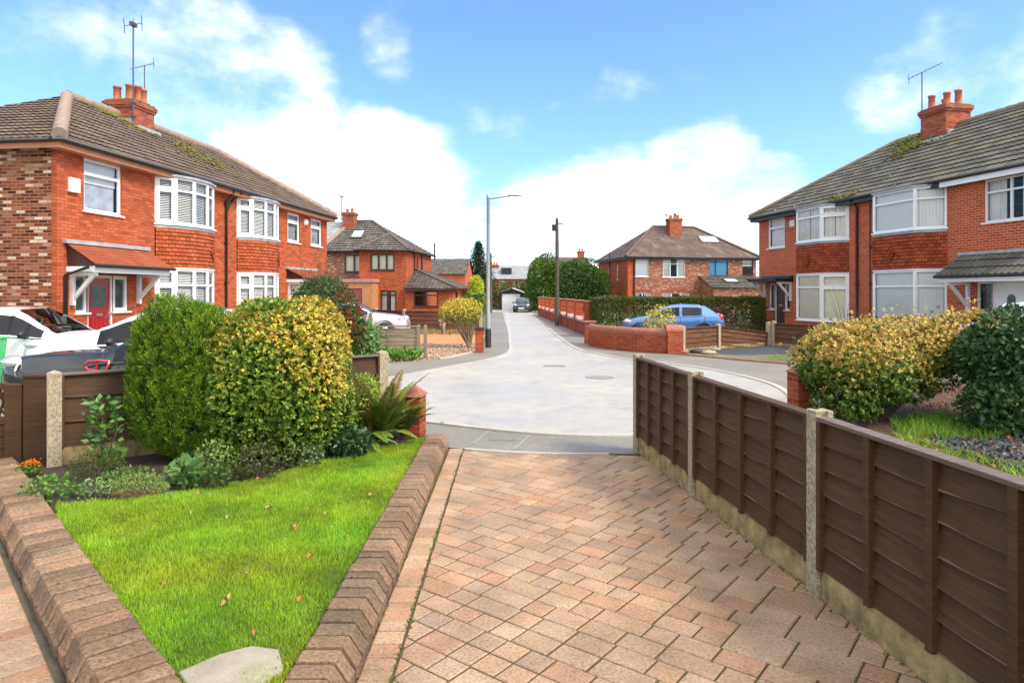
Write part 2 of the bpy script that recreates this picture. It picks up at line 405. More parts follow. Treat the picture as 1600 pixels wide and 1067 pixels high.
def leaves(name, P, Nn, L, Wd, cols, mat, parent, up=.3, out=.5, spread=.8, fold=.3):
    n = len(P)
    A = unit(Nn*out + rng.normal(0, spread, (n, 3)) + np.array([0, 0, up]))
    N2 = unit(Nn + rng.normal(0, .5, (n, 3)))
    V, F = leaf_geo(P, A, N2, L*rng.uniform(.7, 1.25, n), Wd*rng.uniform(.75, 1.2, n), fold)
    return npmesh(name, V, F, np.repeat(cols, 4, 0), mat, parent)
def lump_fn(k, amp, seed):
    r = np.random.default_rng(seed)
    D = unit(r.normal(0, 1, (k, 3))); S = r.uniform(.25, .6, k); Aa = r.uniform(-.6, 1, k)*amp
    def f(U):
        d = U @ D.T
        return (np.exp((d-1)/(S*S*.5)) * Aa).sum(1)
    return f
def ell(n, c, r, p=2.2, seed=1, lumps=14, amp=.16, inner=.25, depth=.12, zmin=-1.):
    """points in the outer shell of a lumpy superellipsoid; returns P, outward normals, u (unit dirs)"""
    U = unit(rng.normal(0, 1, (int(n*1.6), 3))); U = U[U[:, 2] > zmin][:n]
    k = (np.abs(U)**p).sum(1)**(-1/p)
    f = lump_fn(lumps, amp, seed)
    rad = k*(1+f(U))
    dep = 1-np.abs(rng.normal(0, depth, len(U)))
    ii = rng.random(len(U)) < inner
    dep[ii] = rng.uniform(.45, .95, ii.sum())
    P = np.array(c) + U*np.array(r)*(rad*np.clip(dep, .2, 1.1))[:, None]
    Nn = unit(U*np.abs(U)**(p-2)/np.array(r))
    return P, Nn, U
def pick(n, pal, w=None):
    pal = np.array(pal); k = rng.choice(len(pal), n, p=w)
    return pal[k]*rng.uniform(.78, 1.22, (n, 1))
def stems(parent, base, tips, r0=.02, r1=.004, name='branches', mat=None, wig=.05):
    mb = MB()
    for t in tips:
        b = Vector(base) + Vector((random.uniform(-.04, .04), random.uniform(-.04, .04), 0)); t = Vector(t)
        m1 = b.lerp(t, .35) + Vector((random.uniform(-wig, wig), random.uniform(-wig, wig), .05)); m2 = b.lerp(t, .7) + Vector((random.uniform(-wig, wig), random.uniform(-wig, wig), .03))
        mb.tube([b, m1, m2, t], [r0, r0*.75, r0*.45, r1], 6)
    return mb.build(name, mat or m_bark, parent)

# ------------------------------------------------------------------ walls, windows, roofs
def wall(mb, o, u, a0, a1, z0, z1, ops=(), rev=.11, mi=0, rmi=None):
    n = (u[1], -u[0]); rmi = mi if rmi is None else rmi
    xs = sorted({a0, a1, *[x for q in ops for x in q[:2]]}); zs = sorted({z0, z1, *[x for q in ops for x in q[2:4]]})
    def P(a, d, z): return (o[0] + u[0]*a + n[0]*d, o[1] + u[1]*a + n[1]*d, z)
    for i in range(len(xs)-1):
        for j in range(len(zs)-1):
            cx, cz = (xs[i]+xs[i+1])/2, (zs[j]+zs[j+1])/2
            if any(q[0] < cx < q[1] and q[2] < cz < q[3] for q in ops): continue
            mb.oquad(o, u, xs[i], xs[i+1], 0, zs[j], zs[j+1], mi)
    for q in ops:
        b0, b1, y0, y1 = q[:4]
        mb.add([P(b0,0,y0),P(b0,-rev,y0),P(b0,-rev,y1),P(b0,0,y1)], [(0,1,2,3)], rmi)
        mb.add([P(b1,-rev,y0),P(b1,0,y0),P(b1,0,y1),P(b1,-rev,y1)], [(0,1,2,3)], rmi)
        mb.add([P(b0,0,y0),P(b1,0,y0),P(b1,-rev,y0),P(b0,-rev,y0)], [(0,1,2,3)], rmi)
        mb.add([P(b0,-rev,y1),P(b1,-rev,y1),P(b1,0,y1),P(b0,0,y1)], [(0,1,2,3)], rmi)
def blind_mesh(mb, o, u, a0, a1, z0, z1, kind, d=-.17):
    n = (u[1], -u[0])
    def P(a, dd, z): return (o[0] + u[0]*a + n[0]*dd, o[1] + u[1]*a + n[1]*dd, z)
    if kind == 'venetian':
        z = z0 + .02
        while z < z1 - .03:
            mb.add([P(a0,d+.018,z),P(a1,d+.018,z),P(a1,d-.012,z+.030),P(a0,d-.012,z+.030)], [(0,1,2,3)]); z += .048
    elif kind == 'vertical':
        a = a0
        while a < a1-.02:
            b = min(a+.088, a1); mb.add([P(a,d+.01,z0),P(b,d-.015,z0),P(b,d-.015,z1),P(a,d+.01,z1)], [(0,1,2,3)]); a += .09
    elif kind == 'curtain' or kind == 'drapes':
        spans = [(a0, a0+(a1-a0)*.36), (a1-(a1-a0)*.36, a1)] if kind == 'drapes' else [(a0, a0+(a1-a0)*.49), (a0+(a1-a0)*.52, a1)]
        for s0, s1 in spans:
            k = max(8, int((s1-s0)/.02)); vs = []
            for i in range(k+1):
                a = s0+(s1-s0)*i/k; dd = d+.025*math.sin(a*52)+.012*math.sin(a*23+1)
                vs += [P(a, dd, z0), P(a, dd, z1)]
            mb.add(vs, [(2*i, 2*i+2, 2*i+3, 2*i+1) for i in range(k)], 0, None, True)
    elif kind == 'half':
        mb.oquad(o, u, a0, a1, d, z0+(z1-z0)*.55, z1)
    else:
        mb.oquad(o, u, a0, a1, d, z0, z1)
def window(parent, o, u, a0, a1, z0, z1, cols=(1.,), transom=.72, kind='roller', fm=None, sill=True, bm=None, d=-.04, fw=.055, opener=None, name='window', sub=True):
    """frame mesh = the window; pane, sill, blind its children; o,u in the parent thing's space"""
    fm = fm or m_white
    mb = MB(); w = a1-a0
    mb.obox(o, u, a0, a1, d-.06, d, z0, z0+fw); mb.obox(o, u, a0, a1, d-.06, d, z1-fw, z1)
    mb.obox(o, u, a0, a0+fw, d-.058, d-.002, z0+fw, z1-fw); mb.obox(o, u, a1-fw, a1, d-.058, d-.002, z0+fw, z1-fw)
    edges = [a0]; acc = 0
    for c_ in cols: acc += c_; edges.append(a0 + w*acc/sum(cols))
    for e in edges[1:-1]: mb.obox(o, u, e-fw*.6, e+fw*.6, d-.056, d+.003, z0+fw, z1-fw)
    zt = z0+(z1-z0)*transom if transom else None
    for i in range(len(edges)-1):
        e0 = edges[i]+(fw if i == 0 else fw*.6); e1 = edges[i+1]-(fw if i == len(edges)-2 else fw*.6)
        if zt and (opener is None or opener[i] != 'n'): mb.obox(o, u, e0, e1, d-.054, d-.004, zt-fw*.5, zt+fw*.5)
        if opener and opener[i] in 'ob':                          # a sash standing proud in this light
            rng_ = [(z0+fw, zt-fw*.5), (zt+fw*.5, z1-fw)] if zt else [(z0+fw, z1-fw)]
            for (q0, q1) in (rng_ if opener[i] == 'b' else rng_[-1:]):
                s = .045
                mb.obox(o, u, e0, e1, d-.03, d+.012, q0, q0+s); mb.obox(o, u, e0, e1, d-.03, d+.012, q1-s, q1)
                mb.obox(o, u, e0, e0+s, d-.03, d+.010, q0+s, q1-s); mb.obox(o, u, e1-s, e1, d-.03, d+.010, q0+s, q1-s)
    f = mb.build(name, fm, parent)
    if not sub: return f
    g = MB(); g.oquad(o, u, a0+fw*.5, a1-fw*.5, d-.035, z0+fw*.5, z1-fw*.5); g.build('pane', m_glass, f)
    if sill:
        s = MB(); s.obox(o, u, a0-.06, a1+.06, d-.02, .05, z0-.045, z0-.002); s.build('sill', fm if sill is True else sill, f)
    if kind:
        b = MB(); blind_mesh(b, o, u, a0+.03, a1-.03, z0+.03, z1-.03, kind, d-.13)
        b.build('curtain' if kind in ('curtain', 'drapes') else 'blind', bm or (m_curtain if kind in ('curtain', 'drapes') else m_blind), f)
    return f
def tiled(mb, p0, p1, q0, q1, gauge=.33, wave=.3, amp=.030, lift=.042, samples=4, mi=0):
    """a slope of interlocking tiles between eave p0-p1 and top q0-q1: stepped rows of rolled tiles"""
    p0, p1, q0, q1 = map(Vector, (p0, p1, q0, q1))
    u = (p1-p0).normalized(); mid = (q0-p0); sl = mid - u*mid.dot(u); S = sl.length; s_ = sl.normalized(); nn = u.cross(s_).normalized()
    if nn.z < 0: nn = -nn
    rows = max(1, round(S/gauge)); La, Lb = 0., (q0-p0).dot(u); Ra, Rb = (p1-p0).dot(u), (q1-p0).dot(u)
    st = wave/samples
    for i in range(rows):
        f0, f1 = i/rows, (i+1)/rows
        l0, l1 = La+(Lb-La)*f0, La+(Lb-La)*f1; r0, r1 = Ra+(Rb-Ra)*f0, Ra+(Rb-Ra)*f1
        lo, hi = min(l0, l1), max(r0, r1); k0, k1 = math.floor(lo/st), math.ceil(hi/st)
        vs = []; uv = []
        for k in range(k0, k1+1):
            x = k*st; h = amp*(.5+.5*math.cos(2*math.pi*x/wave))**1.6 if amp else 0
            xa = min(max(x, l0), r0); xb = min(max(x, l1), r1); jit = .004*math.sin(x*12.9+i*7.3)
            vs += [p0+u*xa+s_*(S*f0+.035)+nn*(.0), p0+u*xa+s_*(S*f0+jit)+nn*(lift+h), p0+u*xb+s_*(S*f1)+nn*h*.9]
            uv += [(xa, S*f0), (xa, S*f0), (xb, S*f1-.003)]
        fs = []
        for k in range(k1-k0):
            a, b = 3*k, 3*k+3
            fs += [(a, b, b+1, a+1), (a+1, b+1, b+2, a+2)]
        mb.add(vs, fs, mi, uv)
def ridge(mb, a, b, r=.11, mi=0, lift=.02):
    a, b = Vector(a), Vector(b); L = (b-a).length; k = max(2, round(L/.42)); pts = []; rs = []
    for i in range(k):
        for f, rr in ((i/k+.002, r*1.1), ((i+.9)/k, r*.98)):
            pts.append(a.lerp(b, f)+Vector((0, 0, lift))); rs.append(rr)
    mb.tube(pts, rs, 10, mi)
def chimney(parent, c, sx, sy, z0, z1, pots, brickm=None, flash=True, ph=.5, pr=.12):
    mb = MB(); x, y = c
    mb.box(x-sx/2, x+sx/2, y-sy/2, y+sy/2, z0, z1-.27)
    mb.box(x-sx/2-.04, x+sx/2+.04, y-sy/2-.04, y+sy/2+.04, z1-.27, z1-.19)
    mb.box(x-sx/2-.075, x+sx/2+.075, y-sy/2-.075, y+sy/2+.075, z1-.19, z1-.05)
    mb.box(x-sx/2-.02, x+sx/2+.02, y-sy/2-.02, y+sy/2+.02, z1-.05, z1)
    st = mb.build('chimney', brickm or m_stackbrick, parent)
    for px, py, h in pots:
        p = MB(); p.lathe([(pr*1.15, z1-.02), (pr*1.12, z1+.05), (pr, z1+.08), (pr*.93, z1+h-.08), (pr*1.1, z1+h-.07), (pr*1.1, z1+h), (pr*.8, z1+h), (pr*.78, z1+.1)], (x+px, y+py, 0), 14)
        p.build('chimney_pot', m_pot, st)
    return st
def aerial(parent, base, h, boom_az, boom_l=1.0, tilt=.15, r=.022, name='tv_aerial', kind='yagi'):
    mb = MB(); b = Vector(base); t = b+Vector((0, 0, h)); mb.tube([b, t], r, 6)
    d = Vector((math.cos(boom_az), math.sin(boom_az), tilt)).normalized(); s = Vector((-d.y, d.x, 0)).normalized()
    if kind == 'yagi':
        a, e = t-d*boom_l*.4, t+d*boom_l*.6; mb.tube([a, e], r*.55, 6)
        for i in range(9):
            p = a.lerp(e, i/8); l = .16-.012*i; mb.tube([p-s*l, p+s*l], r*.3, 4)
        up = Vector((0, 0, 1))
        mb.tube([a-up*.2, a+up*.2], r*.5, 4); mb.tube([a-s*.2, a+s*.2], r*.5, 4)
    else:                                              # old H / cross aerial
        mb.box(t.x-.12, t.x+.12, t.y-.06, t.y+.06, t.z-.06, t.z+.06)
        for k in (-1, 1):
            q = t+d*.36*k; mb.tube([t, q], r*.4, 5); mb.tube([q-Vector((0, 0, .22))-s*.05+d*.05, q+Vector((0, 0, .22))+s*.08-d*.05], r*.5, 5)
        mb.tube([t, t+Vector((0, 0, .2))], r*.4, 4)
    mb.box(b.x-.05, b.x+.12, b.y-.04, b.y+.04, b.z+.15, b.z+.2); mb.box(b.x-.05, b.x+.12, b.y-.04, b.y+.04, b.z+.6, b.z+.65)
    return mb.build(name, m_galv, parent)
def cladding(parent, path, z0, z1, mat, diamond=None):
    """courses of hanging tiles along a plan path (list of xy, outward on the right hand of travel)"""
    mb = MB(); rows = round((z1-z0)/.105); g = (z1-z0)/rows
    P = [Vector((p[0], p[1])) for p in path]; n = len(P); arc = [0.]
    for i in range(1, n): arc.append(arc[-1]+(P[i]-P[i-1]).length)
    def nor(i):
        t = (P[min(i+1, n-1)]-P[max(i-1, 0)]).normalized(); return Vector((t.y, -t.x))
    for r in range(rows):
        vs = []; uv = []; za = z0+r*g
        for i in range(n):
            q = nor(i); j = .004*math.sin(i*5+r*9)
            for (d, z) in ((.004, za+.012), (.040, za-.008+j), (.010, za+g)):
                vs.append((P[i].x+q.x*d, P[i].y+q.y*d, z)); uv.append((arc[i]+.0825*(r % 2)*0, (r+min(max((z-za)/g, .01), .99))*.105))
        fs = []
        for i in range(n-1):
            a, b = 3*i, 3*i+3; fs += [(a, b, b+1, a+1), (a+1, b+1, b+2, a+2)]
        mb.add(vs, fs, 0, uv)
    if diamond:
        def at_s(s):
            for i in range(n-1):
                if arc[i+1] >= s:
                    f = (s-arc[i])/(arc[i+1]-arc[i]); t = (P[i+1]-P[i]).normalized(); return P[i].lerp(P[i+1], f), Vector((t.y, -t.x)), t
        sc, zc, k = diamond; e = .078
        for i in range(k):
            for j in range(k):
                s = sc+(i-j)*e*.72; z = zc+(i+j-(k-1))*e*1.0
                p, q, t = at_s(s); vs = []
                for (a, b) in ((0, -e*.86), (e*.62, 0), (0, e*.86), (-e*.62, 0)):
                    out = .072 if b <= 0 else .040
                    vs.append((p.x+t.x*a+q.x*out, p.y+t.y*a+q.y*out, z+b))
                vs += [(v[0]-q.x*.03, v[1]-q.y*.03, v[2]) for v in vs[:4]]
                mb.add(vs, [(0, 1, 2, 3), (0, 4, 5, 1), (3, 7, 4, 0), (1, 5, 6, 2), (2, 6, 7, 3)])
    return mb.build('tile_cladding', mat, parent)
def bay(parent, path, zs, widths_cols, clad, brickm, kinds, diamond=None, openers=None, bm=None, tr=.72):
    """bay over two storeys. path: plan points (outward on the right of travel); zs = (sill0, top0, clad0, clad1, sill1, top1)"""
    s0, t0, c0, c1, s1, t1 = zs
    root = MB()
    for i in range(len(path)-1):                        # dwarf wall under the lower lights
        a, b = Vector(path[i]), Vector(path[i+1]); u = (b-a).normalized(); L = (b-a).length
        root.oquad(path[i], u, 0, L, .02, 0, s0)
    bw = root.build('bay_window', brickm, parent)
    top = MB()                                          # band over lower lights, sills, roof of the bay
    def slab(out, z0, z1, mb):
        P = [Vector(p) for p in path]; n = len(P); pts = []
        for i in range(n):
            t = (P[min(i+1, n-1)]-P[max(i-1, 0)]).normalized(); pts.append((P[i].x+t.y*out, P[i].y-t.x*out))
        pts[0] = (path[0][0]-out, path[0][1]+.02); pts[-1] = (path[-1][0]+out, path[-1][1]+.02)
        mb.prism(pts, z0, z1)
    cap = MB(); slab(.07, t1, t1+.06, cap); cap.build('bay_roof', m_lead, bw)
    fl = MB(); slab(.035, s1-.13, s1-.05, fl); fl.build('flashing', m_lead, bw)
    for q in (s0, s1): sl = MB(); slab(.075, q-.05, q, sl); sl.build('sill', m_white, bw)
    hd = MB(); slab(.03, t0, c0, hd); hd.build('head_board', m_white, bw)
    cladding(bw, path, c0, c1, clad, diamond)
    for lv, (z0, z1) in enumerate(((s0, t0), (s1, t1))):
        fr, pn, bl = MB(), MB(), MB()
        for i in range(len(path)-1):
            a, b = Vector(path[i]), Vector(path[i+1]); u = (b-a).normalized(); L = (b-a).length
            op = openers[i] if openers else 'o'
            o = path[i]; fw = .06; zt = z0+(z1-z0)*tr
            fr.obox(o, u, 0, L, -.06, 0, z0, z0+fw); fr.obox(o, u, 0, L, -.06, 0, z1-fw, z1)
            fr.obox(o, u, -.03, fw, -.058, .004, z0+fw, z1-fw); fr.obox(o, u, L-fw, L+.03, -.058, .004, z0+fw, z1-fw)
            nn = widths_cols[i]
            for k in range(1, nn): fr.obox(o, u, L*k/nn-.05, L*k/nn+.05, -.056, .003, z0+fw, z1-fw)
            for k in range(nn):
                e0 = L*k/nn+(fw if k == 0 else .05); e1 = L*(k+1)/nn-(fw if k == nn-1 else .05)
                fr.obox(o, u, e0, e1, -.054, -.002, zt-.03, zt+.03)
                if op == 'o':
                    for q0, q1 in ((z0+fw, zt-.03), (zt+.03, z1-fw)):
                        s = .05; fr.obox(o, u, e0, e1, -.03, .014, q0, q0+s); fr.obox(o, u, e0, e1, -.03, .014, q1-s, q1)
                        fr.obox(o, u, e0, e0+s, -.03, .012, q0+s, q1-s); fr.obox(o, u, e1-s, e1, -.03, .012, q0+s, q1-s)
            pn.oquad(o, u, .02, L-.02, -.035, z0+.02, z1-.02)
            if kinds[lv]: blind_mesh(bl, o, u, .04, L-.04, z0+.04, z1-.04, kinds[lv], -.10)
        f = fr.build('window_frame', m_white, bw); pn.build('pane', m_glass, bw)
        if kinds[lv]: bl.build('curtain' if kinds[lv] in ('curtain', 'drapes') else 'blind', (bm or (m_blind, m_blind))[lv], bw)
    return bw
def arc_path(x0, x1, bulge, n):
    out = []
    for i in range(n+1):
        a = R(-68+136*i/n); out.append(((x0+x1)/2+(x1-x0)/2*math.sin(a)/math.sin(R(68)), -bulge*(math.cos(a)-math.cos(R(68)))/(1-math.cos(R(68)))))
    return out
def gutter(parent, pts, r=.06):
    mb = MB(); mb.tube(pts, r, 8); mb.build('gutter', m_dark, parent)
def downpipe(parent, pts, r=.04, mat=None):
    mb = MB(); mb.tube(pts, r, 8)
    for z in np.arange(.8, pts[0][2]-.3, 1.3): mb.box(pts[-1][0]-.06, pts[-1][0]+.06, pts[-1][1]-.03, pts[-1][1]+.06, z, z+.04)
    mb.build('downpipe', mat or m_dark, parent)
def door(parent, o, u, a0, a1, z0, z1, mat, style='cottage', d=-.06):
    mb = MB(); mb.obox(o, u, a0, a1, d-.05, d, z0, z1); w = a1-a0; h = z1-z0
    if style == 'cottage':
        for k in range(4): mb.obox(o, u, a0+.12+(w-.24)*k/4+.008, a0+.12+(w-.24)*(k+1)/4-.008, d-.01, d+.012, z0+.12, z0+h*.52)
        mb.obox(o, u, a0+.03, a1-.03, d-.01, d+.022, z0+h*.56, z0+h*.60)
    else:
        for k in (0, 1): mb.obox(o, u, a0+.1+k*(w/2-.04), a0+.1+k*(w/2-.04)+w/2-.16, d-.01, d+.014, z0+.15, z0+h*.40)
    D = mb.build('door', mat, parent)
    g = MB()
    if style == 'cottage': g.obox(o, u, a0+.14, a1-.14, d-.01, d+.008, z0+h*.64, z0+h*.90)
    elif style == 'arch':
        n = (u[1], -u[0]); pts = []
        for k in range(13):
            an = math.pi*k/12; pts.append((a0+w/2-.13*math.cos(an), z0+h*.78+.13*math.sin(an)))
        pts = [(a0+w/2-.13, z0+h*.45)]+pts+[(a0+w/2+.13, z0+h*.45)]
        vs = [(o[0]+u[0]*a+n[0]*(d+.01), o[1]+u[1]*a+n[1]*(d+.01), z) for a, z in pts]; g.add(vs, [tuple(reversed(range(len(vs))))])
    else:
        for k in (0, 1): g.obox(o, u, a0+.14+k*(w/2-.06), a0+.14+k*(w/2-.06)+w/2-.24, d-.01, d+.01, z0+h*.48, z0+h*.9)
    g.build('door_glass', m_darkglass, D)
    k = MB(); k.obox(o, u, a0+w*.36, a0+w*.64, d, d+.03, z0+h*.535, z0+h*.565); k.build('letterbox', m_chrome, D)
    k = MB(); k.obox(o, u, a1-.09, a1-.05, d, d+.05, z0+h*.50, z0+h*.58); k.build('handle', m_chrome, D)
    return D
def bracket(parent, o, u, a, z, out=.62, drop=.75, mat=None):
    mb = MB(); mb.obox(o, u, a-.045, a+.045, 0.001, .09, z-drop, z); mb.obox(o, u, a-.04, a+.04, .09, out, z-.09, z)
    n = (u[1], -u[0])
    def P(d, zz, s): return (o[0]+u[0]*(a+s)+n[0]*d, o[1]+u[1]*(a+s)+n[1]*d, zz)
    prof = [(.09, z-drop+.12), (.09, z-drop+.24), (out-.16, z-.09), (out-.04, z-.09)]
    vs = [P(d, zz, -.035) for d, zz in prof]+[P(d, zz, .035) for d, zz in prof]
    mb.add(vs, [(0, 1, 2, 3), (7, 6, 5, 4), (0, 4, 5, 1), (1, 5, 6, 2), (2, 6, 7, 3), (3, 7, 4, 0)])
    mb.build('bracket', mat or m_white, parent)

# ------------------------------------------------------------------ fences
def lap_panel(parent, o, u, w, z0, z1, mat, boards=6, battens=3, cap=None, seed=0, wavy=.012, name='fence_panel'):
    rr = random.Random(seed); mb = MB(); n = (u[1], -u[0]); K = 22; h = (z1-z0)/boards
    def P(a, d, z): return (o[0]+u[0]*a+n[0]*d, o[1]+u[1]*a+n[1]*d, z)
    mb.oquad(o, u, 0, w, -.012, z0, z1)
    mb.add([P(0,-.03,z0),P(0,-.03,z1),P(w,-.03,z1),P(w,-.03,z0)], [(0,1,2,3)])
    for b in range(boards):
        zb, zt = z0+b*h, z0+(b+1)*h+.02; vs = []; uv = []; ph = rr.uniform(0, 9); f1, f2 = rr.uniform(2, 4), rr.uniform(6, 11)
        bumpx = rr.uniform(.2, w-.2); bs = rr.uniform(-.8, .8)
        off = rr.uniform(0, 20)
        for k in range(K+1):
            a = w*k/K; dz = wavy*(.6*math.sin(a*f1+ph)+.4*math.sin(a*f2+ph*2)+bs*math.exp(-((a-bumpx)/.12)**2))
            if b == 0: dz = max(dz, 0)*.3
            zz = min(zt, z1-.001); tilt = .003*math.sin(a*3+ph)
            ew = -.001+.0065*math.sin(a*6+ph)+.004*math.sin(a*23+2*ph)+.002*math.sin(a*57)
            vs += [P(a, -.011, zb+dz+.003), P(a, .026+tilt, zb+dz), P(a, .0305+tilt, zb+dz+.004), P(a, .029+tilt, zb+dz+.004+max(.001, ew)), P(a, .001+tilt*.3, zz)]
            uv += [(a+off, zb+off), (a+off, zb+off), (a+off, zb+off+.004), (a+off, zb+off+.012), (a+off, zz+off)]
        fs, fw = [], []
        for k in range(K):
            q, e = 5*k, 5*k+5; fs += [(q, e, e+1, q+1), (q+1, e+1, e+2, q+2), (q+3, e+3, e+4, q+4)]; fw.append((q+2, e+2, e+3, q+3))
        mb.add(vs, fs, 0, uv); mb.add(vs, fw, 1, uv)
    pn = mb.build(name, [mat, m_fencewornlit if mat is m_fence else mat], parent)
    for i in range(battens+2):
        a = .03 + (w-.06)*i/(battens+1); b = MB(); b.obox(o, u, a-.024, a+.024, .012, .054, z0-.004, z1-.012); b.build('batten', mat, pn, .003)
    c_ = MB(); c_.obox(o, u, 0, w, -.034, .052, z1-.011, z1+.012); c_.build('capping', cap or mat, pn, .003)
    return pn
def hpost(parent, x, y, u, z1, w=.11, dpt=.11, mat=None, z0=-.05, slot=True):
    n = (u[1], -u[0]); mb = MB(); a, b, s = w/2, dpt/2, .022
    pts = [(-a,-b),(a,-b),(a,-s),(a-.03,-s),(a-.03,s),(a,s),(a,b),(-a,b),(-a,s),(-a+.03,s),(-a+.03,-s),(-a,-s)] if slot else [(-a,-b),(a,-b),(a,b),(-a,b)]
    poly = [(x+u[0]*p+n[0]*q, y+u[1]*p+n[1]*q) for p, q in pts]
    # outward side counter-clockwise
    ar = sum(poly[i][0]*poly[(i+1) % len(poly)][1]-poly[(i+1) % len(poly)][0]*poly[i][1] for i in range(len(poly)))
    if ar < 0: poly.reverse()
    mb.prism(poly, z0, z1)
    if not slot:
        cx, cy = x, y; k = len(mb.v); mb.v.append((cx, cy, z1+.03)); top = list(range(4, 8))
        for i in range(4): mb.f.append((top[i], top[(i+1) % 4], k)); mb.m.append(0); mb.uv.append(None); mb.sm.append(False)
    return mb.build('post', mat or m_conc, parent, .006)
def gboard(parent, o, u, w, z0, z1, mat=None):
    mb = MB(); mb.obox(o, u, 0, w, -.025, .02, z0, z1); mb.obox(o, u, .02, w-.02, .02, .024, z0, z1-.035); return mb.build('gravel_board', mat or m_gravelboard, parent, .004)

# ------------------------------------------------------------------ cars
def catmull(p0, p1, p2, p3, t):
    return .5*((2*p1)+(-p0+p2)*t+(2*p0-5*p1+4*p2-p3)*t*t+(-p0+3*p1-3*p2+p3)*t**3)
def paint(name, col, rough=.22, metal=.0, coat=.8, fl=0.):
    m, t, b = newmat(name); b.inputs['Base Color'].default_value = (*col, 1); b.inputs['Roughness'].default_value = rough; b.inputs['Metallic'].default_value = metal
    b.inputs['Coat Weight'].default_value = coat; b.inputs['Coat Roughness'].default_value = .05
    tcn = N('ShaderNodeTexCoord', t); n = noise_n(t, tcn.outputs['Object'], 55, 4)          # rain drops and road film
    LK(ramp(t, n.outputs[0], [(.4, (rough,)*3), (.75, (min(1, rough+.25),)*3)]), b.inputs['Roughness'], t)
    bump(t, b, n.outputs[0], .04, .003)
    return m
m_tyre = plain('tyre_rubber', (.02, .02, .02), .85, .2, 10)
m_alloy = plain('alloy', (.5, .5, .52), .3, .05, 5, .9)
m_lamp = plain('lamp_lens', (.62, .64, .66), .08, .1, 6, .4, coat=1.)
m_red = plain('red_lens', (.45, .012, .015), .12, .1, 6, coat=1.)
m_carglass = glassmat('car_glass', .35, (.10, .13, .13))
m_screen = glassmat('windscreen_glass', .45, (.50, .55, .54))
m_interior = plain('car_interior', (.03, .03, .032), .8, .2, 4)
def car(name, label, loc, rz, pm, L, Wd, Ht, ws=(.27, .44), rear=(.88, .965), roofz=1., hood=(.55, .66), cat='car', group=None, plate=True, nose=.62):
    root = thing(name, label, cat, loc, rz, group); H = Ht; hw = Wd/2
    a, b = ws; c_, e = rear; h0, h1 = hood
    #        s      top        belt        hw    gw
    S = [(0.000, H*.40,     H*.385,     .60*hw, .56*hw, 'b', 'b'),
         (0.010, H*(h0-.06), H*(h0-.09), .74*hw, .66*hw, 'b', 'b'),
         (0.045, H*h0,      H*(h0-.05), .88*hw, .76*hw, 'b', 'b'),
         (0.13, H*(h0+(h1-h0)*.55), H*.56, .97*hw, .82*hw, 'b', 'b'),
         (a-.02, H*h1,      H*.605,     1.0*hw, .83*hw, 'b', 'b'),
         (a,    H*(h1+.015), H*.61,     1.0*hw, .82*hw, 'b', 'ws'),
         (a+(b-a)*.22, H*(h1+(.95-h1)*.28), H*.615, 1.0*hw, .80*hw, 'w', 'ws'),
         (b-.01, H*.955,    H*.63,      1.0*hw, .70*hw, 'w', 'ws'),
         (b+.015, H*.972,   H*.63,      1.0*hw, .70*hw, 'w', 'b'),
         (.565, H*1.0,      H*.64,      1.0*hw, .70*hw, 'b', 'b'),
         (.59,  H*1.0,      H*.645,     1.0*hw, .70*hw, 'w', 'b'),
         (.76,  H*.985,     H*.66,      .99*hw, .69*hw, 'w', 'b'),
         (c_-.05, H*.955,   H*.685,     .97*hw, .66*hw, 'b', 'b'),
         (c_,   H*.93,      H*.69,      .96*hw, .65*hw, 'b', 'rw'),
         (e,    H*.70,      H*.675,     .92*hw, .74*hw, 'b', 'b'),
         (.988, H*.62,      H*.60,      .88*hw, .76*hw, 'b', 'b'),
         (1.00, H*.42,      H*.40,      .80*hw, .70*hw, 'b', 'b')]
    T = []
    K = 4
    for i in range(len(S)-1):
        p = [S[max(i-1, 0)], S[i], S[i+1], S[min(i+2, len(S)-1)]]
        for k in range(K):
            t = k/K; row = [catmull(p[0][j], p[1][j], p[2][j], p[3][j], t) for j in range(1, 5)]
            T.append((S[i][0]+(S[i+1][0]-S[i][0])*t, *row, S[i][5], S[i][6]))
    T.append(S[-1])
    rings = []
    for (s, top, belt, w, g, _, _) in T:
        x = L*(.5-s); belt = min(belt, top-.012); d = top-belt
        half = [(.84*w, .17*H), (.95*w, .20*H), (.99*w, .33*H), (1.0*w, (.42*H+belt)*.5), (.985*w, belt-.035), (.96*w, belt),
                (.96*w+(g-.96*w)*.12, belt+d*.10), (.96*w+(g-.96*w)*.80, belt+d*.80), (g, top-d*.07), (g*.86, top-d*.01), (g*.5, top+.012), (0, top+.018)]
        rings.append([(x, y, z) for y, z in half]+[(x, -y, z) for y, z in reversed(half[:-1])])
    n = len(rings[0]); parts = {'body': MB(), 'windscreen': MB(), 'rear_window': MB()}
    for q in (True, False):
        for e_ in (True, False): parts[('side_window', q, e_)] = MB()
    for i in range(len(rings)-1):
        for k in range(n-1):
            m = min(k, n-2-k); key = 'body'
            if m == 6 and T[i][5] == 'w': key = ('side_window', k < n//2, T[i][0] < .577)
            if m in (9, 10) and T[i][6] == 'ws': key = 'windscreen'
            if m in (9, 10) and T[i][6] == 'rw': key = 'rear_window'
            parts[key].add([rings[i][k], rings[i][k+1], rings[i+1][k+1], rings[i+1][k]], [(3, 2, 1, 0)], 0, None, True)
    for r_, rev in ((rings[0], False), (rings[-1], True)):
        f = tuple(range(n)); parts['body'].add(r_, [f if not rev else tuple(reversed(f))])
    for k, mb in parts.items():
        o = mb.build(k if isinstance(k, str) else k[0], pm if k == 'body' else (m_screen if k == 'windscreen' else m_carglass), root)
        bmw = o.modifiers.new('weld', 'WELD'); bmw.merge_threshold = .0005
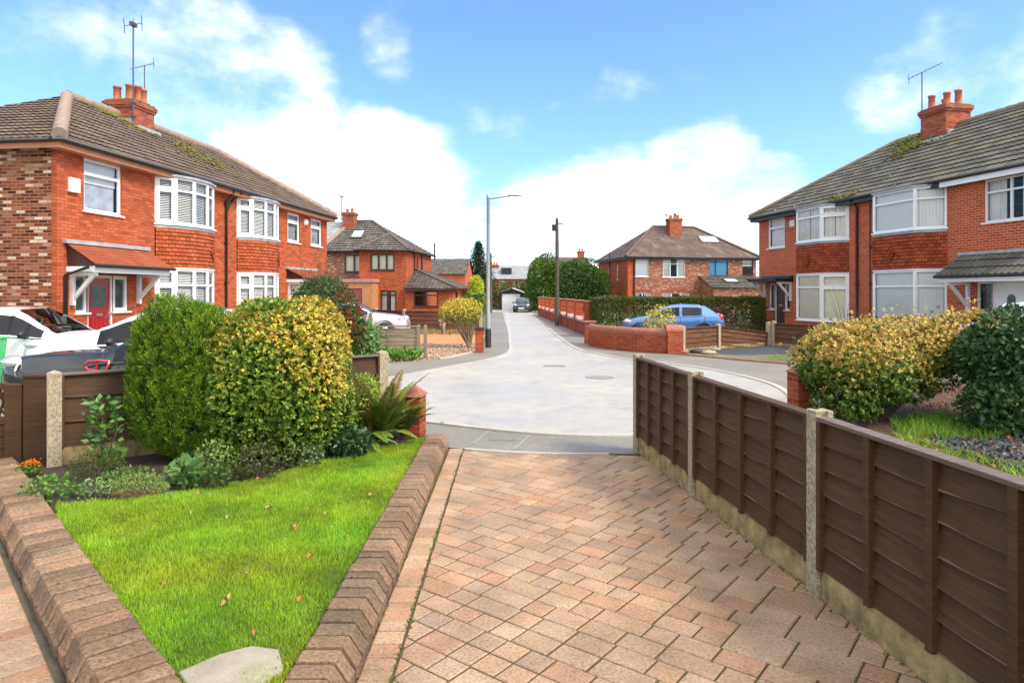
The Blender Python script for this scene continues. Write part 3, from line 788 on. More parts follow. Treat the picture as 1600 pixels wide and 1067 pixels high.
    it = MB(); it.box(-L*.36, L*.16, -hw*.78, hw*.78, .3*H, .6*H)
    for sx in (-.02, -.25):
        for sy in (-1, 1): it.box(L*sx-.06, L*sx+.1, sy*hw*.45-.22, sy*hw*.45+.22, .5*H, .80*H)
    it.build('seat', m_interior, root, .03)
    for sg in (1, -1):
        trim = MB()                                    # chrome / rubber belt line and door shut lines
        pts = [(r_[5][0], sg*(r_[5][1]+.004), r_[5][2]+.006) for r_, t_ in zip(rings, T) if a < t_[0] < .80]; trim.tube(pts, .009, 5)
        for s in (a+.06, .575, .80):
            j = min(range(len(T)), key=lambda q: abs(T[q][0]-s)); rr_ = rings[j]; trim.tube([(rr_[q][0], sg*(rr_[q][1]+.001), rr_[q][2]) for q in (1, 2, 3, 4, 5)], .006, 4)
        trim.build('trim', m_dark, root)
    for sx, fr in ((.5-.19, 1), (.5-.80, 0)):
        for sg in (1, -1):
            wr = .225*H; w = MB(); y = sg*(hw-.10)
            w.lathe([(wr*.6, -.1), (wr, -.09), (wr*1.02, 0), (wr, .09), (wr*.6, .1)], (L*sx, y, wr), 24, axis='y')
            t_ = w.build('wheel', m_tyre, root)
            rm = MB(); rm.lathe([(.03, .1), (wr*.62, .085), (wr*.64, -.085), (.03, -.1)], (L*sx, y, wr), 20, axis='y')
            rm.build('rim', m_alloy, t_)
            ar = MB(); pts = [(L*sx+wr*1.17*math.cos(R(q)), sg*(hw*(.96 if fr else .985)), wr+wr*1.17*math.sin(R(q))) for q in range(0, 181, 12)]
            ar.tube(pts, .035, 6); ar.build('wheel_arch', m_dark, root)
    for sg in (1, -1):
        z = H*(h0-.035); hl = MB(); hl.blob((L*.5-L*.055, sg*hw*.745, z), (.19, .15, .085), 14, 10, 0, Matrix.Rotation(sg*R(-38), 3, 'Z')); hl.build('headlight', m_lamp, root)
        tl = MB(); tl.blob((-L*.5+.155, sg*hw*.79, H*.625), (.12, .10, H*.125), 12, 10); tl.build('tail_light', m_red, root)
        mi = MB(); mi.blob((L*(.5-a-.105), sg*(hw+.07), H*.675), (.07, .10, .068), 12, 8); mi.box(L*(.5-a-.115), L*(.5-a-.09), min(sg*(hw-.04), sg*(hw+.06)), max(sg*(hw-.04), sg*(hw+.06)), H*.63, H*.65); mi.build('door_mirror', m_dark, root)
        for s in (.52, .745):
            hd = MB(); hd.box(L*(.5-s)-.09, L*(.5-s)+.09, sg*(hw*.99)-.012, sg*(hw*.99)+.025, H*.565, H*.585)
            hd.build('door_handle', pm, root, .006)
    gr = MB(); gr.box(L*.5-.06, L*.5+.012, -hw*.5, hw*.5, H*.2, H*.33); gr.build('grille', m_dark, root, .02)
    bp = MB(); bp.box(-L*.5-.015, -L*.5+.08, -hw*.74, hw*.74, H*.16, H*.26); bp.build('bumper', m_dark, root, .02)
    if plate:
        p = MB(); p.box(L*.5+.012, L*.5+.022, -.26, .26, H*.25, H*.25+.11); p.build('number_plate', m_white, root)
        p = MB(); p.box(-L*.5-.012, -L*.5-.004, -.26, .26, H*.46, H*.46+.11); p.build('number_plate', plain('yellow_plate', (.6, .45, .05), .4), root)
    for k in (0, 1):
        wp = MB(); wp.tube([(L*(.5-a-.005), hw*(.5-k*.75), H*(h1+.05)), (L*(.5-a-.03), hw*(.1-k*.75), H*(h1+.075))], .012, 5)
        wp.build('wiper', m_dark, root)
    return root

# ================================================================== GROUND
def surfmat(name, stops, scale=8, rough=.8, bmp=.4, wet=None, big=.5, fine=90, spec=.5, pat=.7):
    m, t, b = newmat(name); tcn = N('ShaderNodeTexCoord', t)
    n = noise_n(t, tcn.outputs['Object'], scale, 8, .65); n2 = noise_n(t, tcn.outputs['Object'], big, 6, .6); nf = noise_n(t, tcn.outputs['Object'], fine, 5, .7)
    c = ramp(t, n.outputs[0], stops)
    c = mixc(t, pat, c, ramp(t, n2.outputs[0], [(.3, (.75, .75, .76)), (.7, (1.18, 1.17, 1.15))]), 'MULTIPLY')
    c = mixc(t, .6, c, ramp(t, nf.outputs[0], [(.3, (.7, .7, .7)), (.7, (1.25, 1.25, 1.25))]), 'MULTIPLY')
    LK(c, b.inputs['Base Color'], t); b.inputs['Roughness'].default_value = rough; b.inputs['Specular IOR Level'].default_value = spec
    if wet:
        f = N('ShaderNodeMapRange', t); LK(n2.outputs[0], f.inputs[0], t); f.inputs[1].default_value = .38; f.inputs[2].default_value = .62; f.inputs[3].default_value = wet[0]; f.inputs[4].default_value = wet[1]
        LK(f.outputs[0], b.inputs['Roughness'], t)
    bump(t, b, nf.outputs[0], bmp, .006)
    return m
m_ground = surfmat('rough_ground', [(.3, (.07, .075, .03)), (.7, (.13, .12, .06))], 3, .95)
m_road = surfmat('wet_asphalt', [(.25, (.30, .272, .228)), (.5, (.385, .352, .30)), (.75, (.43, .395, .34))], 3.2, .4, .45, (.30, .60), .45, 55, .40, .35)
m_pave = surfmat('pavement_tarmac', [(.25, (.17, .152, .125)), (.75, (.26, .235, .197))], 9, .7, .35, (.50, .78), .5, 60, .3)
m_kerb = surfmat('kerb_concrete', [(.25, (.35, .32, .27)), (.75, (.48, .44, .38))], 14, .75, .4)
m_gravel = surfmat('buff_gravel', [(.3, (.20, .12, .07)), (.5, (.36, .23, .14)), (.7, (.50, .37, .25))], 40, .95, .9, None, .8, 60)
m_orange = surfmat('orange_paving', [(.3, (.42, .17, .06)), (.7, (.52, .23, .09))], 6, .85, .3)
m_soil = surfmat('dark_soil', [(.3, (.022, .015, .010)), (.7, (.06, .04, .026))], 18, .95, 1., None, 1.2, 50)
m_slatechip = surfmat('slate_bed', [(.3, (.03, .03, .034)), (.7, (.075, .077, .083))], 40, .7, .9)
m_flag = surfmat('sandstone_flag', [(.3, (.26, .22, .16)), (.7, (.38, .33, .25))], 7, .85, .4)
def struct(name, polys, z, m):
    mb = MB()
    for p in polys: mb.sheet(p, z)
    return tag(mb.build(name, m), kind='structure')
struct('ground', [[(-300, -40), (300, -40), (300, 420), (-300, 420)]], -.012, m_ground)
PV = [(-.75, 7.82), (-1.2, 8.15), (-1.75, 8.85), (-5, 6.9), (-12, 7.4), (-14, 15), (-9, 15.2), (-4.9, 16.1), (-3.3, 17.25), (-2.24, 17.8), (-1.51, 18.85), (-.93, 21.2),
      (-1.1, 30), (-1.55, 48), (-1.95, 64), (2.0, 64), (2.2, 52.5), (3.1, 27.9), (2.75, 23), (4.6, 19.7), (6.1, 17.7), (7.0, 16.7), (8.3, 15.6), (11, 14.6), (11, 12.6), (6.6, 11.9), (5.2, 10.6), (4.15, 9.0), (1.75, 7.55), (1.42, 7.5), (.5, 7.5), (-.2, 7.62)]
struct('pavement', [PV], 0., m_pave)
px_road = [(786, 497), (797, 530), (800, 546), (794, 553), (776, 560), (700, 574), (640, 586)]
RD = [G(*p) for p in px_road]+[(-3.25, 13.2), (-3.55, 12.0), (-3.3, 10.8), (-2.5, 9.95), (-1.18, 9.36), (-.5, 8.95), (.26, 8.58), (.95, 8.42), (1.57, 8.46), (2.9, 9.2), (4.06, 10.35), (4.75, 11.4), (5.0, 12.4), (5.1, 13.5), (4.78, 15.3), (4.2, 16.6), (3.45, 17.6), (2.95, 18.2)]+[G(*p) for p in ((935, 553), (900, 547), (872, 526), (848, 506), (830, 495))]
def smooth(poly, it=2, closed=True):
    for _ in range(it):
        out = []
        n = len(poly)
        for i in range(n if closed else n-1):
            a, b = poly[i], poly[(i+1) % n]
            out += [(a[0]*.75+b[0]*.25, a[1]*.75+b[1]*.25), (a[0]*.25+b[0]*.75, a[1]*.25+b[1]*.75)]
        poly = out
    return poly
RDs = smooth(RD[1:-1], 2, False)
road_poly = [(-.95, 66), *RDs, (1.75, 66)]
struct('road', [road_poly], .004, m_road)
struct('road', [[(-16, 62), (20, 62), (20, 69), (-16, 69)]], .006, m_road)
def strip(mb, line, w0, w1, z, h):
    n = len(line); A = []; B = []
    for i in range(n):
        a, b = Vector(line[max(i-1, 0)]), Vector(line[min(i+1, n-1)]); t = (b-a).normalized(); q = Vector((t.y, -t.x))
        p = Vector(line[i]); A.append(p+q*w0); B.append(p+q*w1)
    for i in range(n-1):
        vs = [(A[i].x, A[i].y, z), (B[i].x, B[i].y, z), (B[i+1].x, B[i+1].y, z), (A[i+1].x, A[i+1].y, z)]
        mb.add(vs+[(v[0], v[1], z+h) for v in vs], [(4, 5, 6, 7), (0, 1, 5, 4), (1, 2, 6, 5), (2, 3, 7, 6), (3, 0, 4, 7)])
kb = MB(); strip(kb, RDs, -.035, .075, -.005, .028); tag(kb.build('kerb', m_kerb), kind='structure')
ch = MB(); strip(ch, [(-.62, 66), (-.35, 46), *RDs[6:16]], -.14, -.035, .0, .009); ch.build('kerb', m_kerb).__setitem__('kind', 'structure')
# near pavement marks: pale trench lines and a thin edging along the drive
tl = MB()
strip(tl, [(-.46, 8.0), (-.30, 8.75)], -.018, .018, .002, .004); strip(tl, [(.02, 7.7), (.22, 8.45)], -.018, .018, .002, .004)
tag(tl.build('pavement_marking', surfmat('trench_tarmac', [(.3, (.22, .205, .175)), (.7, (.30, .28, .24))], 9, .7, .3)), kind='structure')
eg = MB(); strip(eg, smooth([(-.74, 7.80), (-.2, 7.60), (.5, 7.48), (1.42, 7.48)], 2, False), -.03, .03, -.01, .022); tag(eg.build('kerb', m_kerb), kind='structure')
struct('gravel_drive', [[(-4.9, 16.1), (-3.3, 17.25), (-2.24, 17.8), (-1.51, 18.85), (-.93, 21.2), (-1.0, 24.2), (-7, 24.8), (-7, 17)]], .004, m_gravel)
struct('orange_driveway', [[(-8, 24.3), (-1.02, 23.4), (-1.15, 28.8), (-9, 29.6)]], .008, m_orange)
gk = MB(); strip(gk, smooth([(-2.24, 17.78), (-1.51, 18.8), (-.95, 21.1)], 2, False), -.06, .03, -.01, .05); tag(gk.build('kerb', m_kerb), kind='structure')
# verge in front of the right-hand houses
struct('verge', [[(4.75, 19.7), (6.2, 17.8), (7.05, 16.85), (8.4, 15.75), (11.2, 14.8), (12.2, 20), (9.4, 24.5), (6, 22.5)]], .006, surfmat('worn_grass_verge', [(.3, (.17, .14, .09)), (.5, (.12, .115, .08)), (.62, (.20, .18, .08)), (.75, (.16, .24, .04))], 2.6, .95, .8))
vk = MB(); strip(vk, [(4.7, 19.6), (6.1, 17.7), (7.0, 16.75), (8.3, 15.65)], -.03, .04, -.01, .05); tag(vk.build('kerb', m_coping), kind='structure')
struct('house_drive', [[(5.3, 20.1), (6.6, 19.3), (8.2, 19.5), (9.9, 18.3), (13, 17.2), (13.5, 19), (11.2, 23.5), (8.6, 24.2), (5.8, 21.8)]], .010, surfmat('dark_membrane', [(.3, (.035, .035, .04)), (.7, (.07, .07, .075))], 5, .5))
struct('car_park_drive', [[(4.3, 22.6), (9.5, 23.2), (10.8, 30), (3.2, 28.2)]], .006, m_gravel)
struct('parking_tarmac', [[(-13, 7.7), (-4.4, 7.6), (-1.9, 9.2), (-3.2, 9.3), (-4.3, 10.6), (-4.5, 12.5), (-4.2, 14.5), (-5.2, 15.6), (-13, 14.9)]], .003, m_pave)

# ------------------------------------------------------------------ block paving of the drive
m_paver = attrmat('paving_block', .62, 60, .6, .25, .50, .40)
def clip(poly, planes):
    for (a, b, c) in planes:                            # keep a x + b y <= c
        out = []
        for i in range(len(poly)):
            p, q = poly[i], poly[(i+1) % len(poly)]; dp, dq = a*p[0]+b*p[1]-c, a*q[0]+b*q[1]-c
            if dp <= 0: out.append(p)
            if (dp < 0 < dq) or (dq < 0 < dp):
                t = dp/(dp-dq); out.append((p[0]+(q[0]-p[0])*t, p[1]+(q[1]-p[1])*t))
        poly = out
        if len(poly) < 3: return []
    return poly
def area(p): return .5*sum(p[i][0]*p[(i+1) % len(p)][1]-p[(i+1) % len(p)][0]*p[i][1] for i in range(len(p)))
class Blocks:
    def __init__(s): s.V = []; s.F = []; s.C = []
    def add(s, poly, z, col, ins=.0055, ch=.007, drop=.012):
        if len(poly) < 3: return
        if area(poly) < 0: poly = poly[::-1]
        if area(poly) < .0008: return
        cx, cy = sum(p[0] for p in poly)/len(poly), sum(p[1] for p in poly)/len(poly)
        def off(d):
            out = []
            for p in poly:
                v = Vector((p[0]-cx, p[1]-cy)); l = v.length; out.append((cx+v.x*max(0, 1-d*1.25/l), cy+v.y*max(0, 1-d*1.25/l)))
            return out
        n = len(poly); b = len(s.V); tz = random.uniform(-.0012, .0012); tx, ty = random.uniform(-.006, .006), random.uniform(-.006, .006)
        for q, dz in ((off(ins), -drop), (off(ins), -ch*.7), (off(ins+ch), 0)):
            s.V += [(p[0], p[1], z+dz+tz+(p[0]-cx)*tx+(p[1]-cy)*ty) for p in q]
        for r in (0, 1):
            for i in range(n): s.F.append((b+r*n+i, b+r*n+(i+1) % n, b+(r+1)*n+(i+1) % n, b+(r+1)*n+i))
        s.F.append(tuple(range(b+2*n, b+3*n))); s.C += [col]*(3*n)
    def build(s, name, mat, parent=None):
        me = bpy.data.meshes.new(name); me.from_pydata(s.V, [], s.F); me.materials.append(mat)
        ca = me.color_attributes.new('Col', 'FLOAT_COLOR', 'POINT'); c4 = np.ones((len(s.V), 4), np.float32); c4[:, :3] = np.array(s.C); ca.data.foreach_set('color', c4.ravel())
        o = bpy.data.objects.new(name, me); C.objects.link(o)
        if parent: o.parent = parent
        return o
PAL = [(.405, .264, .161), (.415, .269, .161), (.39, .264, .168), (.425, .257, .15), (.405, .277, .177), (.425, .287, .177), (.375, .255, .17), (.415, .241, .14)]
def pcol():
    c = random.choice(PAL); k = random.uniform(.86, 1.08); return tuple(x*k for x in c)
def fenceX(y): return 1.84+(y-4.0)*(1.445-1.84)/(7.65-4.0)
FD = (-.395, 3.65)
DR = [(-1, 0, .555), (1, .1082, 1.84+.1082*4.0-.02), (0, -1, -1.9), (.13, 1, 7.60)]
bl = Blocks(); th = R(-38); ux, uy = math.cos(th), math.sin(th); vx, vy = -uy, ux; h = .152
def put(x0, y0, x1, y1):
    q = [(x0*ux+y*vx, x0*uy+y*vy) for y in ()]
    q = [(x*ux+y*vx, x*uy+y*vy) for x, y in ((x0, y0), (x1, y0), (x1, y1), (x0, y1))]
    bl.add(clip(q, DR), 0, pcol())
for band in range(-8, 40):
    y0 = band*2*h; x = -9+random.random()*.4
    while x < 5:
        if random.random() < .2: put(x, y0, x+2*h, y0+2*h); x += 2*h; continue
        Lk = random.choice([3*h, 3*h, 4*h, 2.5*h])
        for r in (0, 1):
            y1 = y0+r*h
            if Lk == 2.5*h: cuts = random.choice([[1*h, 1.5*h], [1.5*h, 1*h]])
            elif Lk == 3*h: cuts = random.choice([[1.5*h, 1.5*h], [1*h, 2*h], [2*h, 1*h], [1*h, 1*h, 1*h]])
            else: cuts = random.choice([[2*h, 2*h], [1.5*h, 1.5*h, 1*h], [1*h, 1.5*h, 1.5*h], [1.5*h, 1*h, 1.5*h]])
            xx = x
            for c_ in cuts: put(xx, y1, xx+c_, y1+h); xx += c_
        x += Lk
y = 1.9
while y < 7.62:                                           # soldier course along the kerb
    l = random.choice([.13, .13, .17, .21, .10]); bl.add([(-.725, y), (-.562, y), (-.562, y+l), (-.725, y+l)], .001, pcol()); y += l
s_ = 0
def wetmat():
    return m_paver
o = bl.build('driveway', m_paver); tag(o, kind='structure')
struct('joint_sand', [[(-.74, 1.85), (2.08, 1.85), (1.44, 7.55), (.5, 7.5), (-.2, 7.62), (-.74, 7.8)]], -.006, surfmat('mossy_joint_sand', [(.3, (.035, .032, .012)), (.7, (.09, .075, .03))], 7, .95, .5))
# side path in front of the house, lower left
PATH = [(-7.5, 6.6), (-5.05, 6.45), (-3.76, 4.93), (-2.05, 3.1), (-.9, 1.9), (-7.5, 1.5)]
struct('path', [PATH], -.004, surfmat('path_joint_sand', [(.3, (.05, .04, .025)), (.7, (.10, .08, .05))], 7, .95, .5))
bp = Blocks(); du = Vector((-.68, .734)); dv = Vector((-.734, -.68))      # along / away from the edging
e0 = Vector((-2.06, 3.1))
for i in range(-9, 40):
    for j in range(0, 14):
        q = []
        for a, b in ((i*.13, .03+j*.22), (i*.13+.13, .03+j*.22), (i*.13+.13, .25+j*.22), (i*.13, .25+j*.22)):
            p = e0+du*(a+(.06 if j % 2 else 0))+dv*b; q.append((p.x, p.y))
        q = clip(q, [(0, 1, 6.42), (0, -1, -1.7)])
        c = pcol(); bp.add(q, .002, tuple(x*.92 for x in c))
tag(bp.build('path', m_paver), kind='structure')

# ------------------------------------------------------------------ raised block edgings
def edging(name, label, p0, p1, depth, hgt, bl_len, cham=.10, pal=((.24, .155, .098), (.265, .172, .11), (.20, .14, .095), (.29, .18, .11)), fc=.45):
    """kerb blocks side by side from p0 to p1; the chamfered face looks to the right of travel"""
    V, F, Cc = [], [], []
    p0, p1 = Vector(p0), Vector(p1); t = (p1-p0).normalized(); q = Vector((t.y, -t.x)); L = (p1-p0).length; a = 0; i = 0
    while a < L:
        l = bl_len*random.choice((1, 1, 1.05, .95, 1.1, .72))*random.uniform(.95, 1.05); g = .0095; c = random.choice(pal); k = random.uniform(.78, 1.15); dz = random.uniform(-.004, .004); dq = random.uniform(-.005, .005)
        prof = [(-depth, -.03), (-depth, hgt-.01), (-depth+.012, hgt), (-cham-.006, hgt), (-cham+.004, hgt-.005), (-.012, hgt*.40+.006), (0, hgt*.34), (0, -.03)]
        for j, (aa, sh) in enumerate(((a+g, .016), (a+g+.014, 0), (a+l-g-.014, 0), (a+l-g, .016))):
            for (d, z) in prof:
                cx, cz = -depth/2, hgt*.4
                d2 = d+(cx-d)*sh*4; z2 = z+(cz-z)*sh*4 if z > 0 else z
                p = p0+t*aa+q*(d2+dq); V.append((p.x, p.y, z2+dz)); Cc.append(tuple(x*k for x in c))
        b = i*4*len(prof); m = len(prof)
        for s in range(3):
            for e in range(m-1): F.append((b+s*m+e, b+s*m+e+1, b+(s+1)*m+e+1, b+(s+1)*m+e))
        F.append(tuple(range(b, b+m))[::-1]); F.append(tuple(range(b+3*m, b+4*m)))
        a += l; i += 1
    V = np.array(V); me = bpy.data.meshes.new(name); me.from_pydata([tuple(v) for v in V], [], F)
    ca = me.color_attributes.new('Col', 'FLOAT_COLOR', 'POINT'); c4 = np.ones((len(V), 4), np.float32); c4[:, :3] = np.array(Cc); ca.data.foreach_set('color', c4.ravel())
    me.materials.append(m_edge); o = bpy.data.objects.new(name, me); C.objects.link(o)
    # a mortar bed between the blocks
    mb = MB(); ang = (t.x, t.y); mb.obox((p0.x, p0.y), ang, 0, L, -depth+.012, -cham, -.04, hgt-.028); mb.build('mortar_bed', m_mortar, o)
    return tag(o, label, 'garden edging')
m_edge = attrmat('edging_block', .85, 55, .9, .15, .60, .6)
m_mortar = plain('dark_mortar', (.035, .03, .018), .95, .3, 20)
edging('block_edging', 'raised brown block edging dividing the lawn from the drive', (-.72, 2.0), (-.74, 7.86), .25, .145, .125, .065)
edging('block_edging', 'raised brown block edging between the lawn and the lower left path', (-5.25, 6.55), (-1.08, 2.05), .31, .155, .14, .055)
# ================================================================== LAWN AND BED
LAWN = [(-.99, 2.3), (-1.0, 7.9), (-1.45, 7.35), (-1.93, 6.74), (-2.35, 6.1), (-2.72, 5.72), (-3.2, 5.5), (-3.62, 5.36), (-3.42, 5.08), (-1.42, 2.9), (-1.2, 2.5)]
BED = [(-1.0, 7.9), (-1.1, 8.3), (-1.7, 8.75), (-4.65, 6.72), (-4.78, 6.55), (-3.45, 5.08), (-3.62, 5.36), (-2.72, 5.72), (-1.93, 6.74)]
mb = MB(); mb.prism(LAWN[::-1] if area(LAWN) < 0 else LAWN, -.03, .095); tag(mb.build('lawn_soil', surfmat('lawn_thatch', [(.3, (.06, .09, .018)), (.7, (.10, .16, .03))], 12, .95, .8)), kind='structure')
mb = MB(); bx = [(-.99, 7.85), (-1.1, 8.3), (-1.72, 8.72), (-4.62, 6.70), (-4.85, 6.60), (-3.40, 5.00), (-1.5, 5.2)]
mb.prism(bx[::-1] if area(bx) < 0 else bx, -.03, .082)
bed = tag(mb.build('flower_bed_soil', m_soil), kind='structure')
def inpoly(x, y, poly):
    r = np.zeros(len(x), bool); n = len(poly)
    for i in range(n):
        x0, y0 = poly[i]; x1, y1 = poly[(i+1) % n]
        c = ((y0 > y) != (y1 > y)) & (x < (x1-x0)*(y-y0)/((y1-y0) if y1 != y0 else 1e-9)+x0); r ^= c
    return r
def vnoise(x, y, s, seed=0.):
    return np.array([mnoise.noise((a*s+seed, b*s-seed, seed)) for a, b in zip(x, y)])
def grass(name, poly, n, hmin, hmax, wid, pal, z, dens=None, lean=.35):
    P = np.array(poly); x = rng.uniform(P[:, 0].min(), P[:, 0].max(), n*3); y = rng.uniform(P[:, 1].min(), P[:, 1].max(), n*3)
    k = inpoly(x, y, poly); x, y = x[k][:n], y[k][:n]; n = len(x)
    nz_ = vnoise(x, y, 2.2, 3.3)+.6*vnoise(x, y, 7., 1.3)
    H = rng.uniform(hmin, hmax, n)*(1+.45*nz_); a = rng.uniform(0, 2*np.pi, n); le = rng.uniform(.05, lean*2, n)*H
    la = rng.uniform(0, 2*np.pi, n); base = np.stack([x, y, np.full(n, z-.004)], 1)
    side = np.stack([np.cos(a), np.sin(a), 0*a], 1)*(wid*rng.uniform(.7, 1.3, n))[:, None]
    mid = base+np.stack([np.cos(la)*le*.3, np.sin(la)*le*.3, H*.6], 1); tip = base+np.stack([np.cos(la)*le, np.sin(la)*le, H], 1)
    V = np.stack([base-side, base+side, mid+side*.7, mid-side*.7, tip], 1).reshape(-1, 3); i = np.arange(n)*5
    F = np.concatenate([np.stack([i, i+1, i+2], 1), np.stack([i, i+2, i+3], 1), np.stack([i+3, i+2, i+4], 1)])
    c = pick(n, pal)*(1+.42*nz_[:, None]); c[:, 0] *= 1+.3*vnoise(x, y, 1.6, 9.)
    return npmesh(name, V, F, np.repeat(np.clip(c, 0, 1), 5, 0), m_grass)
LG = [(p[0]+(p[0]+2.2)/max(.1, math.hypot(p[0]+2.2, p[1]-5.2))*.02, p[1]+(p[1]-5.2)/max(.1, math.hypot(p[0]+2.2, p[1]-5.2))*.02) for p in LAWN]
tag(grass('lawn_grass', LG, 170000, .018, .044, .0018, [(.28, .46, .02), (.34, .53, .026), (.21, .37, .018), (.43, .56, .055), (.14, .26, .014), (.38, .40, .08)], .095), 'bright green mown grass of the front lawn', 'grass', kind='stuff')
# slab in the near corner of the lawn
sp = [(-1.30, 2.78), (-1.12, 2.83), (-1.02, 3.0), (-1.1, 3.17), (-1.24, 3.20), (-1.36, 3.13), (-1.48, 2.98)]
mb = MB(); mb.prism(sp, .06, .122); tag(mb.build('stepping_stone', m_flag, None, .008), 'flat cracked sandstone slab in the near corner of the lawn', 'stepping stone')
crk = None
# fallen leaves
def leafshape(name, x, y, z, s, col, rot):
    mb = MB(); a = rot; K = 8; vs = []
    for k in range(K):
        t = 2*math.pi*k/K; rr_ = s*(1 if k % 4 else 1.5)*(.8 if k == 4 else 1); lx, ly = rr_*math.cos(t), rr_*.62*math.sin(t)
        vs.append((x+lx*math.cos(a)-ly*math.sin(a), y+lx*math.sin(a)+ly*math.cos(a), z+.012*math.sin(t*2+rot)+.006))
    vs.append((x, y, z)); mb.add(vs, [(k, (k+1) % K, K) for k in range(K)])
    return mb.build(name, col)
lc = [plain('dry_leaf_tan', (.42, .24, .10), .8, .3, 30), plain('dry_leaf_orange', (.40, .13, .04), .8, .3, 30), plain('dry_leaf_pale', (.34, .20, .08), .8, .3, 30)]
for px, py in ((312, 768), (404, 745), (300, 797), (352, 806), (460, 822), (458, 820), (485, 866), (385, 894), (352, 938), (470, 932), (398, 983), (355, 930), (350, 771), (420, 790), (255, 905), (510, 800), (575, 770), (545, 835)):
    x, y = G(px, py, .14); tag(leafshape('fallen_leaf', x, y, .128, random.uniform(.013, .022), random.choice(lc), random.uniform(0, 6)), 'small dry brown leaf lying on the green lawn', 'leaf', 'fallen leaves on the lawn')
for px, py in ((1180, 776), (1246, 886), (1110, 790), (1345, 978), (1440, 1052)):
    x, y = G(px, py, .01); tag(leafshape('fallen_leaf', x, y, .012, random.uniform(.016, .024), random.choice(lc[:2]), random.uniform(0, 6)), 'small orange leaf fallen on the block paving by the fence', 'leaf', 'fallen leaves by the fence')

# ================================================================== FENCES
# right-hand boundary
rf = thing('garden_fence', 'dark brown lap panel fence with pebbled concrete posts along the right of the drive', 'fence', (0, 0, 0))
P3, P2, P1 = Vector((1.445, 7.65)), Vector((1.63, 5.96)), Vector((1.84, 4.02))
t = (P1-P3).normalized(); P0 = P1+t*1.93; Pm = P0+t*1.93; u = (t.x, t.y)            # faces -x: outward = right of... u=(x,y), n=(uy,-ux)
for i, (a, b) in enumerate(((P3, P2), (P2, P1), (P1, P0), (P0, Pm))):
    w = (b-a).length-.07; o = (a.x+t.x*.035, a.y+t.y*.035)
    lap_panel(rf, o, u, w, .17, 1.055, m_fence, 6 if i != 0 else 6, 3, m_fencecap if i > 1 else m_fence, seed=20+i, wavy=.010)
    gboard(rf, o, u, w, -.02, .172)
for p in (P3, P2, P1, P0, Pm): hpost(rf, p.x, p.y, u, 1.10)
# left boundary
lf = thing('garden_fence', 'dark brown board fence with a pale concrete post behind the left flower bed', 'fence', (0, 0, 0))
A, B = Vector((-4.55, 6.68)), Vector((-1.69, 8.75)); t = (B-A).normalized(); Mx = A.lerp(B, .5); u = (t.x, t.y)
for i, (a, b) in enumerate(((A, Mx), (Mx, B))):
    w = (b-a).length-.06; o = (a.x+t.x*.03, a.y+t.y*.03)
    lap_panel(lf, o, u, w, .26, .985, m_fence, 3, 1, m_fencecap, seed=40+i, wavy=.010); gboard(lf, o, u, w, .02, .262)
for p in (A, Mx, B): hpost(lf, p.x, p.y, u, 1.02 if p is not A else 1.0, .125, .125, slot=False)
# gate at the far left
gt = thing('garden_gate', 'dark brown timber gate with a lattice top at the left edge', 'gate', (0, 0, 0))
u = (1, 0); o = (-6.3, 6.92)
mb = MB()
mb.obox(o, u, 0, 1.1, -.03, .0, .06, .45)
for k in range(3): mb.obox(o, u, 0, 1.1, 0, .012, .07+k*.125, .185+k*.125)
mb.build('gate_board', m_fence, gt)
mb = MB(); mb.obox(o, u, 1.1, 1.27, -.04, .04, .0, .86); mb.obox(o, u, 0, 1.1, -.035, .035, .80, .87); mb.obox(o, u, 0, 1.1, -.03, .032, .45, .52)
mb.build('gate_frame', m_fence, gt, .004)
mb = MB()
for k in range(-3, 8):
    for sgn in (1, -1):
        a0 = k*.17; pts = []
        for z in (.52, .80):
            a = a0+(z-.52)*sgn+(.28 if sgn < 0 else 0); pts.append((min(max(a, 0), 1.1), z))
        if abs(pts[0][0]-pts[1][0]) < .05: continue
        mb.tube([(o[0]+pts[0][0], o[1]-.004*sgn, pts[0][1]), (o[0]+pts[1][0], o[1]-.004*sgn, pts[1][1])], .014, 4)
mb.build('lattice', m_fence, gt)
mb = MB(); mb.obox(o, u, 1.285, 1.72, -.05, .03, -.02, .93); mb.obox(o, u, 1.28, 1.72, -.06, .045, .93, .955); mb.build('gate_post', m_fence, gt, .005)
# brick end pier beside the ferns
def pier(name, label, x, y, w, d, h, rz, cap='hip', mat=None, cat='brick pier', capm=None):
    r_ = thing(name, label, cat, (x, y, 0), rz); mb = MB(); mb.box(-w/2, w/2, -d/2, d/2, -.03, h); mb.build('shaft', mat or m_wallbrick, r_)
    mb = MB()
    if cap == 'hip':
        e = .03; mb.add([(-w/2-e,-d/2-e,h),(w/2+e,-d/2-e,h),(w/2+e,d/2+e,h),(-w/2-e,d/2+e,h),(0,0,h+.13)], [(0,1,4),(1,2,4),(2,3,4),(3,0,4),(3,2,1,0)])
    else:
        mb.box(-w/2-.03, w/2+.03, -d/2-.03, d/2+.03, h, h+.05); mb.box(-w/2+.01, w/2-.01, -d/2+.01, d/2-.01, h+.05, h+.075)
    mb.build('cap', capm or m_coping, r_, .006); return r_
pier('gate_pier', 'small red brick pier with pointed cap beside the ferns', -1.17, 8.12, .19, .28, .56, R(-8))
pier('gate_pier', 'red brick pier behind the right fence under the golden bush', 4.12, 9.62, .24, .24, .66, R(15))
pier('gate_pier', 'square red brick pier with a black cap by the lamp post', -.98, 20.2, .25, .25, .68, R(5), 'flat', None, 'brick pier', m_dark)

